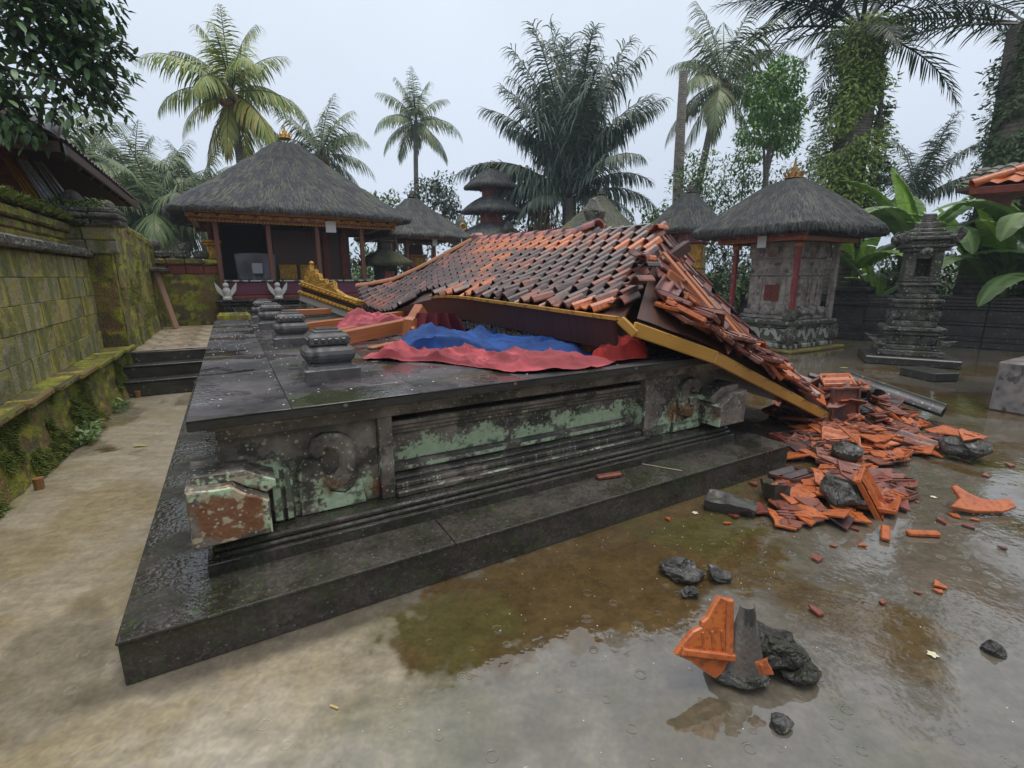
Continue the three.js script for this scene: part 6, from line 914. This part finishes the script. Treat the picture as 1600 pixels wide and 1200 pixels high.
// ================================================================ VEGETATION
const CO = { yellow: [[0.17, 0.26, 0.04], [0.26, 0.32, 0.05], [0.36, 0.36, 0.06]], green: [[0.09, 0.15, 0.04], [0.13, 0.19, 0.055], [0.17, 0.21, 0.065]], grey: [[0.08, 0.125, 0.085], [0.115, 0.16, 0.11], [0.16, 0.2, 0.145]], dark: [[0.022, 0.042, 0.018], [0.035, 0.06, 0.025], [0.045, 0.075, 0.028]] };
const frondSets = {};
function fronds(kind) {
  if (frondSets[kind]) return frondSets[kind];
  const mk = { coco: [[1.35, 0.6], [1.0, 1.1], [0.65, 1.5], [0.2, 1.5], [-0.35, 1.1], [-0.9, 0.5]].map(([e, d], i) => frond(3.4, 46, 0.95, e, d, i > 3 ? CO.green.concat([[0.2, 0.18, 0.06]]) : CO.green, { hang: 2.2, width: 0.06, ruffle: 0.05 })),
    cocoyellow: [[1.35, 0.6], [1.0, 1.1], [0.65, 1.5], [0.25, 1.5], [-0.4, 1.1], [-1.0, 0.4]].map(([e, d], i) => frond(3.4, 50, 1.0, e, d, i > 3 ? [[0.5, 0.4, 0.07], [0.3, 0.33, 0.05], [0.24, 0.3, 0.05]] : CO.yellow, { hang: 2.2, width: 0.06, ruffle: 0.05 })),
    aren: [[1.5, 0.25], [1.36, 0.75], [1.15, 1.0], [0.7, 1.3], [0.4, 1.4], [0.15, 1.3]].map(([e, d]) => frond(5.2, 100, 1.1, e, d, CO.grey, { hang: 2.8, width: 0.075, ruffle: 0.9 })),
    dark: [[1.2, 0.6], [0.8, 0.9], [0.45, 0.8], [0.25, 1.0], [-0.2, 0.9]].map(([e, d]) => frond(4.2, 48, 0.75, e, d, CO.dark, { hang: 1.0, width: 0.06, ruffle: 0.6, stalk: [0.06, 0.06, 0.03] })) };
  return (frondSets[kind] = mk[kind]);
}
function palm(name, label, base, top, kind, plan, scale, trunkR, extra = {}) {
  const t = thing(name, label, 'palm tree', base, 0, extra.group), h = [top[0] - base[0], top[1] - base[1], top[2] - base[2]];
  mesh('trunk', tube([[0, 0, 0], [h[0] * 0.25 + (extra.lean || 0), h[1] * 0.4, h[2] * 0.3], [h[0] * 0.7 + (extra.lean || 0) * 0.7, h[1] * 0.75, h[2] * 0.7], h], [trunkR * 1.4, trunkR, trunkR * 0.85, trunkR * 0.9], 10), extra.bark || M.bark, t);
  const set = fronds(kind); for (const [az, i, s] of plan) { const f = mesh('frond', set[i], M.leaf, t, h, [0, az, 0]); f.scale.setScalar(scale * (s || 1)); }
  if (extra.nuts) for (let k = 0; k < extra.nuts; k++) { const a = rnd(0, 6.28); mesh('coconut', jitter(muv(new THREE.IcosahedronGeometry(0.12, 2)), 0.01, 8, k), extra.nutMat || plain(0.24, 0.12, 0.03, 0.7), t, [h[0] + Math.cos(a) * rnd(0.15, 0.4), h[1] - rnd(0.1, 0.45), h[2] + Math.sin(a) * rnd(0.15, 0.4)]); }
  return t;
}
const ring = (n, list, off = 0) => { const out = []; let k = 0; list.forEach(([i, c, s]) => { for (let j = 0; j < c; j++) out.push([off + (j + (i % 2) * 0.5) / c * 6.283 + rnd(-0.25, 0.25), i, (s || 1) * rnd(0.88, 1.08)]); }); return out; };
palm('coconut_palm', 'yellowing coconut palm with orange nuts above the large pavilion roof', [1.0, 0, -23], [0.9, 8.45, -23], 'cocoyellow', ring(0, [[0, 3], [1, 4], [2, 4], [3, 4], [4, 4], [5, 4, 0.9]], 0.4), 0.88, 0.17, { nuts: 12, nutMat: plain(0.42, 0.17, 0.03, 0.6) });
palm('coconut_palm', 'green coconut palm with one yellow hanging frond, right of the pavilion ridge', [4.9, 0, -26.6], [4.6, 7.35, -26.6], 'coco', ring(0, [[0, 3], [1, 4], [2, 3], [3, 2]], 1.1).concat([[-0.2, 4, 0.9], [0.5, 4, 0.8], [2.4, 3, 1]]), 0.86, 0.2, { nuts: 4 });
palm('coconut_palm', 'slender distant coconut palm with sparse crown above the four-post shrine', [11.7, 0, -32], [11.48, 11.2, -32], 'coco', ring(0, [[0, 3, 0.85], [1, 4, 0.85], [2, 3, 0.8], [3, 3], [4, 4]], 0.2), 0.98, 0.17, { lean: -0.3, nuts: 3 });
palm('coconut_palm', 'tall coconut palm leaning beside the bare trunk', [22.2, 0, -18.6], [22.7, 11.1, -18.05], 'coco', ring(0, [[0, 3], [1, 4], [2, 3], [3, 4], [4, 4], [5, 2]], 0.7), 1.12, 0.2, { nuts: 8, lean: -0.5 });
palm('sugar_palm', 'massive grey-green sugar palm with upright plumes behind the tower shrine', [12.6, 0, -16.9], [12.5, 4.7, -16.9], 'aren', ring(0, [[0, 7, 1.0], [1, 10, 0.98], [2, 8, 0.85]], 0.3).concat([[2.75, 3, 0.78], [2.5, 3, 0.85], [2.3, 4, 0.78], [-0.5, 4, 0.66], [-0.3, 3, 0.66], [-0.75, 2, 0.85], [2.9, 4, 0.7], [-1.5, 3, 0.7], [0.8, 3, 0.7], [1.6, 3, 0.7], [2.2, 5, 0.6], [-0.9, 5, 0.5], [3.3, 5, 0.5], [-1.3, 5, 0.45], [2.6, 5, 0.5]]), 1.16, 0.34);
palm('oil_palm', 'dark palm fronds fanning out of the vine-wrapped trunk', [15.2, 0, -7.7], [15.1, 7.9, -7.8], 'dark', ring(0, [[0, 3], [1, 5], [2, 3]], 0.5).concat([[2.35, 3, 1.0], [-0.75, 3, 0.9], [-0.5, 4, 0.85], [2.7, 2, 0.95], [-1.6, 4, 0.5], [-2.3, 4, 0.6], [3.0, 4, 0.6], [1.0, 4, 0.6], [0.1, 4, 0.55], [2.0, 3, 0.7], [-1.1, 3, 0.75]]), 0.98, 0.4);
palm('oil_palm', 'dark palm at the frame edge whose long frond reaches toward the vine-wrapped trunk', [16.4, 0, -4.75], [16.5, 7.2, -4.9], 'dark', ring(0, [[0, 2], [1, 3], [2, 2]], 0.5).concat([[2.2, 3, 1.0], [1.95, 2, 0.95]]), 0.9, 0.4);
palm('dwarf_palm', 'low drooping palm between the vine-wrapped trunk and the orange roof', [17.8, 0, -7.0], [17.7, 3.7, -7.0], 'aren', [[0.3, 3, 0.5], [1.2, 1, 0.5], [2.2, 2, 0.5], [3.0, 3, 0.5], [-0.6, 2, 0.52], [-1.3, 3, 0.5], [-2.2, 1, 0.52], [0.9, 4, 0.5], [-0.2, 1, 0.5]], 0.9, 0.2);
for (const [x, y, z, s, o] of [[-6.3, 6.6, -30, 1.15, 0], [-3.4, 5.6, -31, 1.1, 1], [-0.8, 5.3, -30, 0.95, 2], [-4.9, 4.2, -26, 1.05, 3], [-2.2, 3.9, -25, 1.0, 4], [-7.6, 4.6, -27, 1.1, 5]]) palm('background_palm', 'hazy grey-green palm in the grove beyond the left wall', [x, 0, z], [x, y, z], 'coco', ring(0, [[0, 3], [1, 6], [2, 7], [3, 6], [4, 5]], o), s, 0.16, { group: 'palms in the grove beyond the left wall' });
single('bare_trunk', tube([[19.45, 0, -17.3], [19.35, 4, -17.3], [19.3, 7, -17.4], [19.25, 10.8, -17.45]], [0.3, 0.26, 0.24, 0.19], 12), (() => { const m = M.bark.clone(); m.color = new THREE.Color(1.25, 1.25, 1.25); return m; })(), 'pale branchless dead palm trunk standing among the greenery', 'tree trunk');

// trees: tapered trunk, limbs, leaf crown
function tree(name, label, base, limbs, lob, n, len, cols, mat, r0, group) {
  const t = thing(name, label, 'tree', base, 0, group); limbs.forEach((l, i) => mesh(i ? 'limb' : 'trunk', tube(l[0], l[1], 8), M.bark, t));
  const A = { p: [], c: [] }; lobes(A, lob, n, len, len * 0.45, cols); stuff(mesh('crown', leafGeo(A), mat || M.leaf, t)); return t;
}
tree('broadleaf_tree', 'round-crowned bright green tree between the coconut palm and vine-wrapped trunk', [20, 0, -13.3], [[[[0, 0, 0], [0.05, 4, 0], [0, 6.4, 0], [0.3, 7.6, -0.1]], [0.2, 0.14, 0.1, 0.04]], [[[0, 5.4, 0], [-0.6, 6.5, 0.2], [-1.0, 7.3, 0.3]], [0.08, 0.05, 0.03]], [[[0, 5.6, 0], [0.7, 6.6, -0.3], [1.3, 7.3, -0.5]], [0.08, 0.05, 0.03]]], [[0.27, 9.47, 0, 0.83, 0.7, 0.9], [-0.94, 8.8, 0.2, 0.83, 0.6, 0.9], [1.62, 8.8, -0.5, 0.74, 0.5, 0.8], [-1.76, 7.9, 0.5, 0.83, 0.5, 0.8], [0.27, 8.12, 0.1, 1.01, 0.5, 1.0], [2.16, 8.01, -0.7, 0.74, 0.45, 0.7], [-2.16, 6.89, 0.6, 0.64, 0.4, 0.7], [0.68, 7.23, 0.0, 0.92, 0.4, 0.8], [-0.81, 7.12, 0.4, 0.64, 0.4, 0.7], [-2.29, 6.11, 0.7, 0.55, 0.3, 0.5], [2.56, 7.34, -0.9, 0.55, 0.35, 0.5], [3.24, 8.46, -1.1, 0.37, 0.3, 0.4]], 7000, 0.2, [[0.15, 0.3, 0.04], [0.1, 0.2, 0.035], [0.2, 0.36, 0.06]]);
tree('broadleaf_tree', 'dark fine-leaved tree behind the four-post shrine', [8.6, 0, -22.3], [[[[0, 0, 0], [0, 2.5, 0], [0.1, 5, 0]], [0.18, 0.13, 0.05]]], [[0, 4.6, 0, 1.3, 1.5, 1.2], [0.8, 5.6, -0.2, 0.7, 0.9, 0.7], [-0.9, 4.0, 0.2, 1.0, 1.0, 0.9], [1.2, 4.0, -0.3, 0.7, 1.0, 0.7], [1.9, 4.2, -0.4, 0.35, 0.4, 0.3]], 6000, 0.19, [[0.05, 0.09, 0.035], [0.035, 0.07, 0.025], [0.07, 0.11, 0.045]]);
for (const [x, z, h, r, l] of [[6.6, -23.5, 5.4, 1.2, 'light green bush showing past the large pavilion eave'], [18.3, -15.4, 6.9, 1.5, 'olive-green bush around the bare trunk foot'], [20.6, -14.8, 7.2, 1.6, 'leafy green bush behind the stone pavilion roof'], [22.6, -13.0, 7.0, 1.9, 'dense green bush beneath the round-crowned tree'], [14.8, -14.6, 4.3, 1.2, 'low hazy bush between the mossy and gilded shrines'], [11.0, -19.5, 4.7, 1.4, 'green bush seen behind the tower shrine tiers'], [4.2, -18.2, 1.9, 1.1, 'leafy shrub seen through the posts beside the large pavilion'], [7.3, -18.5, 2.0, 1.0, 'leafy shrub behind the four-post shrine'], [13.9, -17.6, 5.0, 1.3, 'bush hiding the foot of the sugar palm'], [13.6, -9.9, 1.7, 1.0, 'shrub seen between the stone pavilion posts']]) tree('green_bush', l, [x, 0, z], [[[[0, 0, 0], [0.05, h * 0.5, 0], [0, h * 0.9, 0]], [0.08, 0.06, 0.02]]], [[0, h * 0.62, 0, r, h * 0.4, r], [r * 0.5, h * 0.85, 0.1, r * 0.6, h * 0.2, r * 0.5], [-r * 0.6, h * 0.72, 0, r * 0.6, h * 0.22, r * 0.5]], 3600, 0.2, [[0.12, 0.21, 0.045], [0.17, 0.26, 0.05], [0.08, 0.14, 0.035]]);
// dark glossy tree over the left wall, its larger leaves one by one
{
  const t = thing('glossy_tree', 'dark glossy-leaved tree overhanging the brick pavilion at the left', 'tree', [-3.6, 0, -8.6]);
  mesh('trunk', tube([[0, 0, 0], [0.1, 2.4, 0], [0.4, 3.8, 0.1], [1.2, 4.6, 0.9]], [0.16, 0.13, 0.1, 0.05], 9), M.bark, t); for (const [a, b, c] of [[[0.3, 3.2, 0.1], [1.3, 3.7, 1.0], [2.4, 3.6, 1.4]], [[0.4, 3.6, 0.1], [1.5, 4.1, 1.1], [2.6, 4.0, 1.4]], [[0.4, 3.8, 0], [1.5, 4.4, 1.2], [2.3, 4.5, 1.5]], [[0.2, 3.0, 0.1], [1.0, 3.3, 1.0], [2.2, 3.4, 1.5]]]) mesh('limb', tube([a, b, c], [0.06, 0.04, 0.015], 7), M.bark, t);
  const lob = [[-1.5, 4.0, -7.0], [-1.12, 4.1, -7.1], [-0.95, 3.92, -7.2], [-1.45, 3.62, -7.05], [-1.15, 3.66, -7.15], [-1.7, 3.25, -7.0], [-1.4, 3.3, -7.05], [-1.12, 3.42, -7.2], [-1.95, 3.55, -6.95], [-1.9, 4.0, -6.95], [-1.3, 4.5, -7.1], [-0.95, 4.5, -7.2], [-2.3, 3.8, -7.4], [-2.2, 4.4, -7.6]].map(([x, y, z], i) => [x + 3.6, y, z + 8.6, 0.4 - (i % 3) * 0.04, 0.34, 0.45]), cols = [[0.055, 0.11, 0.035], [0.085, 0.165, 0.055], [0.12, 0.2, 0.07], [0.035, 0.07, 0.025]];
  const A = { p: [], c: [] }; lobes(A, lob, 6500, 0.12, 0.05, cols, 0.1); stuff(mesh('foliage', leafGeo(A), M.glossleaf, t));
  const vars = []; for (let i = 0; i < 6; i++) { const Q = { p: [], c: [] }; blade(Q, new THREE.Vector3(), new THREE.Vector3(0, 0, 1), UP, 0.13, 0.05, 0.5, shade(cols[i % 3], 0.3), 4); vars.push(leafGeo(Q)); }
  for (let k = 0; k < 280; k++) { const l = pick(lob), d = rdir(); d.z = Math.abs(d.z); const o = mesh('leaf', pick(vars), M.glossleaf, t, [l[0] + d.x * l[3] * 1.02, l[1] + d.y * l[4] * 1.05, l[2] + d.z * l[5]]); o.lookAt(o.position.clone().add(d).add(new THREE.Vector3(0.3, -0.3, 0)).add(t.position)); o.rotateZ(rnd(-0.8, 0.8)); o.scale.setScalar(rnd(0.7, 1.25)); }
}
// vines hanging over the two stout trunks
function vines(label, x, z, y0, y1, w0, w1, n, cols) {
  const t = thing('vine_curtain', label, 'vine', [x, 0, z]), A = { p: [], c: [] };
  mesh('vine_stem', tube([[0.2, y0 - 1, 0.4], [0.3, (y0 + y1) / 2, 0.5], [0.1, y1, 0.3]], [0.07, 0.06, 0.04], 7), M.bark, t); mesh('stout_trunk', tube([[0, y0 - 3.2, 0], [0, (y0 + y1) / 2, 0], [0, y1, 0]], [w0 * 0.5, w0 * 0.45, w1 * 0.55], 12), M.bark, t);
  for (let i = 0; i < n; i++) { const f = R(), y = mix(y0, y1, f), a = rnd(0, 6.283), w = mix(w0, w1, f) * (0.45 + 1.05 * n3(Math.cos(a) * 1.6, y * 1.1, Math.sin(a) * 1.6, 8)); const hang = n3(a * 2, y * 0.6, 1, 9); if (n3(a * 1.3, y * 1.5, 4, 12) < 0.43) continue; const P = new THREE.Vector3(Math.cos(a) * w * rnd(0.55, 1.15), y, Math.sin(a) * w * rnd(0.55, 1.15)); blade(A, P, new THREE.Vector3(Math.cos(a) * 0.6 + rnd(-0.9, 0.9), -0.5 + rnd(-0.6, 0.8), Math.sin(a) * 0.6 + rnd(-0.9, 0.9)), new THREE.Vector3(Math.cos(a), 0.4, Math.sin(a)), (R() < 0.15 ? 1.8 : 1) * rnd(0.06, 0.15), rnd(0.03, 0.07), 0.3, shade(hang > 0.52 ? cols[2] : pick(cols), 0.35), 2); }
  stuff(mesh('leaves', leafGeo(A), M.leaf, t)); return t;
}
vines('curtain of green creepers wrapping the stout palm trunk behind the stone pavilion', 15.2, -7.7, 2.6, 8.0, 0.92, 0.8, 20000, [[0.05, 0.095, 0.025], [0.09, 0.15, 0.035], [0.24, 0.33, 0.055]]);
vines('creeper-clad trunk at the frame edge beside the orange gate roof', 16.6, -4.7, 2.6, 7.4, 0.8, 0.6, 13000, [[0.05, 0.09, 0.03], [0.075, 0.12, 0.04], [0.1, 0.15, 0.045]]);
{ // dry hanging fronds beside the sugar palm
  const A = { p: [], c: [] }; for (let i = 0; i < 420; i++) { const P = new THREE.Vector3(rnd(-0.5, 0.5), rnd(-0.3, 0.9), rnd(-0.5, 0.5)); blade(A, P, new THREE.Vector3(rnd(-0.4, 0.4), -1, rnd(-0.4, 0.4)), new THREE.Vector3(rnd(-1, 1), 0.2, rnd(-1, 1)), rnd(0.4, 0.9), 0.05, 0.2, shade(pick([[0.2, 0.12, 0.06], [0.12, 0.09, 0.05], [0.07, 0.09, 0.04]]), 0.3), 2); } single('dry_fronds', leafGeo(A), M.tuft, 'bundle of brown dry fronds hanging beside the tower shrine', 'dry fronds', null, [11.2, 3.6, -16.9]);
}
// banana plants: each leaf a mesh
function bananaLeaf(len, wid, bend, cols, s) {
  const pos = [], c = [], N = 26, K = 4; const P = []; let p = [0, 0], a = 0.9; for (let i = 0; i <= N; i++) { P.push([p[0], p[1], a]); p = [p[0] + Math.cos(a) * len / N, p[1] + Math.sin(a) * len / N]; a -= bend / N * (0.5 + i / N); }
  const pt = (i, k) => { const t = i / N, w = wid * 0.5 * Math.pow(Math.sin(Math.PI * clamp(0.1 + t * 0.9)), 0.6) * (t < 0.12 ? t / 0.12 * 0.8 + 0.05 : 1), z = k / K * w, n = P[i], rip = Math.sin(t * 90 + s) * 0.01 * Math.abs(k / K); return [n[0] + Math.sin(n[2]) * Math.abs(k / K) * w * 0.22, n[1] + Math.cos(n[2]) * (0.16 * Math.abs(k / K) * w * 1.2) - Math.pow(Math.abs(k / K), 2) * w * 0.35 + rip, z]; };
  for (let i = 0; i < N; i++) for (let k = -K; k < K; k++) { const torn = Math.abs(k) > 0 && hash(i, k > 0 ? 1 : -1, s * 7 + 3) > 0.86 ? 0.3 : 1, A0 = pt(i, k), B0 = pt(i, k + 1), C0 = pt(i + 1, k + 1), D0 = pt(i + 1, k); if (torn < 1) { const t0 = pt(i, k), t1 = pt(i + 1, k); for (let q = 0; q < 3; q++) { D0[q] = mix(t0[q], t1[q], 0.7); const u0 = pt(i, k + 1), u1 = pt(i + 1, k + 1); C0[q] = mix(u0[q], u1[q], 0.7); } } pos.push(...A0, ...B0, ...C0, ...A0, ...C0, ...D0); const col = Math.abs(k + 0.5) < 0.6 ? mix3(cols[0], cols[1], 1.3) : mix3(cols[0], cols[1], hash(i, k > 0 ? 1 : 0, s)).map((q) => q * (0.72 + 0.2 * hash(i, k, s + 4))); for (let q = 0; q < 6; q++) c.push(...col); }
  return soup(pos, null, null, c);
}
const BL = [[1.9, 0.5, 1.2, [[0.22, 0.4, 0.045], [0.32, 0.52, 0.08]]], [2.1, 0.55, 1.7, [[0.17, 0.3, 0.09], [0.27, 0.42, 0.15]]], [1.7, 0.45, 0.6, [[0.28, 0.48, 0.04], [0.36, 0.58, 0.07]]], [2.2, 0.55, 2.2, [[0.14, 0.25, 0.07], [0.23, 0.36, 0.12]]]].map(([l, w, b, c], i) => bananaLeaf(l, w, b, c, i + 1));
function banana(label, x, z, h, list, s = 1) {
  const t = thing('banana_plant', label, 'banana plant', [x, 0, z]); mesh('stem', tube([[0, 0, 0], [0.03, h * 0.5, 0], [0, h, 0]], [0.14, 0.11, 0.07], 10), plain(0.16, 0.2, 0.06, 0.6), t);
  for (const [az, i, tilt, k] of list) { const f = mesh('leaf', BL[i], M.leaf, t, [0, h - 0.05, 0]); f.rotation.set(0, az, tilt, 'YXZ'); f.scale.setScalar(s * (k || 1)); }
}
banana('banana plant with upright lime leaves beside the stone pavilion roof', 14.9, -7.0, 1.8, [[2.4, 2, 0.5, 1.1], [1.5, 2, 0.35, 1.2], [0.2, 0, 0.1], [-0.5, 1, 0], [2.9, 1, -0.1], [-1.3, 3, -0.1], [1.0, 0, 0.2], [-2.2, 0, -0.3]], 1.15);
banana('tall banana plant with pale crossed leaves behind the niche shrine', 15.7, -5.8, 2.2, [[2.2, 2, 0.5, 1.1], [0.9, 0, 0.3, 1.1], [2.8, 0, 0.0, 1], [-0.4, 3, 0.1], [-1.2, 1, 0.1], [1.6, 1, 0.2], [-2.4, 3, -0.1]], 1.2);
banana('broad banana plant spreading long leaves over the court wall', 15.6, -4.4, 1.4, [[-0.9, 0, 0.1, 1.3], [-1.3, 1, -0.15, 1.3], [-0.4, 3, -0.1, 1.2], [2.3, 0, 0.3, 1.2], [1.4, 2, 0.3, 1.2], [-2.0, 1, 0, 1.1], [2.9, 3, 0.0], [0.4, 1, 0.1]], 1.2);
banana('banana plant under the orange gate roof', 15.9, -3.2, 1.1, [[2.2, 0, 0.1, 1.2], [1.2, 1, 0.0, 1.2], [2.8, 3, -0.1, 1.1], [0.3, 1, 0], [-0.8, 3, 0], [-1.9, 0, 0.1]], 1.15);
banana('banana plant with broad light leaves standing right behind the court wall', 15.6, -4.1, 1.6, [[1.9, 0, 0.15, 1.2], [2.5, 1, 0.05, 1.1], [1.2, 2, 0.4, 1.1], [-0.6, 0, 0.05, 1.3], [-1.0, 3, -0.1, 1.2], [0.4, 1, 0.1, 1], [3.0, 0, 0.2, 1]], 1.15);
banana('banana plant with a long torn leaf lying over the low wall end', 15.9, -2.7, 1.3, [[2.1, 1, -0.05, 1.3], [1.5, 0, 0.1, 1.2], [2.7, 0, 0.2, 1.2], [0.6, 2, 0.4, 1], [-0.7, 1, 0, 1.1]], 1.15);
banana('tall banana plant with upright leaves between the creeper trunk and niche shrine', 15.1, -5.85, 2.4, [[1.3, 2, 0.5, 1.15], [2.3, 0, 0.3, 1.2], [0.6, 0, 0.2, 1.2], [-0.5, 1, 0.1, 1.2], [3.0, 1, 0.0, 1.1], [-1.4, 0, 0.2, 1.1], [1.8, 3, 0.0, 1.1]], 1.15);
banana('tall banana plant with overlapping pale leaves near the orange gate roof', 15.9, -3.7, 2.2, [[1.6, 0, 0.3, 1.2], [2.5, 1, 0.1, 1.2], [0.8, 2, 0.5, 1.1], [-0.4, 0, 0.15, 1.2], [-1.2, 1, 0.0, 1.2], [3.1, 3, 0.0, 1.1], [2.0, 2, 0.6, 1.1]], 1.15);
banana('young banana plant seen between the stone pavilion and the niche shrine', 14.75, -6.35, 1.0, [[1.2, 2, 0.45, 0.9], [2.2, 2, 0.3, 0.8], [0.4, 0, 0.1, 0.8], [-0.8, 1, 0, 0.8], [3.0, 0, 0, 0.8]], 1);
// undergrowth outside the walls
{
  const A = { p: [], c: [] }; const L = []; for (let k = 0; k < 34; k++) { const f = R(); L.push([mix(15.9, 20, R()), rnd(0.6, 2.4), mix(-9, 2, f), rnd(0.7, 1.3), rnd(0.6, 1.3), rnd(0.7, 1.3)]); }
  lobes(A, L, 20000, 0.24, 0.09, [[0.11, 0.2, 0.04], [0.16, 0.26, 0.05], [0.2, 0.19, 0.05]]); const m = stuff(single('undergrowth', leafGeo(A), M.leaf, 'tangled green undergrowth behind the right court wall', 'undergrowth')); 
  const C = { p: [], c: [] }, K = []; for (let k = 0; k < 46; k++) K.push([mix(-14, 30, k / 46) + rnd(-0.6, 0.6), rnd(1.0, 2.4), -33 + rnd(-3, 3) + Math.abs(k - 14) * 0.25, rnd(1.5, 2.6), rnd(1.3, 2.4), rnd(1.2, 2)]);
  lobes(C, K, 22000, 0.4, 0.18, [[0.05, 0.08, 0.03], [0.08, 0.11, 0.04], [0.04, 0.06, 0.025]]); stuff(single('far_thicket', leafGeo(C), M.leaf, 'far thicket of greenery closing the view behind the shrines', 'thicket'));
  const E = { p: [], c: [] }, Q = []; for (let k = 0; k < 24; k++) Q.push([mix(16, 30, R()), rnd(0.8, 2.2), mix(-22, -8, R()), rnd(1.2, 2), rnd(1, 1.9), rnd(1.2, 2)]); lobes(E, Q, 12000, 0.32, 0.14, [[0.05, 0.085, 0.03], [0.08, 0.12, 0.04], [0.04, 0.06, 0.025]]); stuff(single('far_thicket', leafGeo(E), M.leaf, 'thicket of greenery beyond the stone pavilion', 'thicket'));
}
// court's unseen rear wall and trees, added to darken what the wet stone mirrors
{
  const t = thing('unseen_rear_wall', 'unseen tall mossy boundary wall added behind the viewer, opposite the shrines', 'wall', [5, 0, 6]); for (let r = 0; r < 6; r++) for (let k = 0; k < 16; k++) mesh('block', bx(-10 + k * 1.25 + (r % 2) * 0.4, -8.76 + k * 1.25 + (r % 2) * 0.4, r * 0.42, r * 0.42 + 0.41, -0.25, 0.25, 0.01), M.moss, t);
  const A = { p: [], c: [] }, L = []; for (let k = 0; k < 40; k++) L.push([-11 + k * 0.75 + rnd(-0.5, 0.5), rnd(2.5, 6), 9 + rnd(-1, 2), rnd(1.2, 2.2), rnd(1.2, 2.4), rnd(1, 1.6)]); lobes(A, L, 9000, 0.5, 0.26, [[0.04, 0.07, 0.02], [0.06, 0.09, 0.03]]); stuff(single('far_thicket', leafGeo(A), M.leaf, 'unseen belt of dark trees added behind the rear wall', 'thicket'));
}
// fallen leaves on the path
for (const [x, y, z, c, l] of [[-0.9, 0.012, -5.6, [0.4, 0.33, 0.12], 'small yellow leaf on the pale path'], [-0.75, 0.6, -9.0, [0.45, 0.36, 0.14], 'yellow leaf on the terrace above the stair'], [-1.5, 0.68, -7.6, [0.5, 0.45, 0.3], 'cream leaf resting on the wall ledge'], [9.3, 0.02, -4.3, [0.5, 0.42, 0.1], 'yellow leaf on the wet floor near the niche shrine']]) { const A = { p: [], c: [] }; blade(A, new THREE.Vector3(-0.06, 0, 0), new THREE.Vector3(1, 0.15, 0.2), UP, 0.13, 0.05, 0.4, c, 4); single('fallen_leaf', leafGeo(A), M.tuft, l, 'leaf', null, [x, y, z], [0, x * 7, 0]); }

renderer.render(scene, camera);
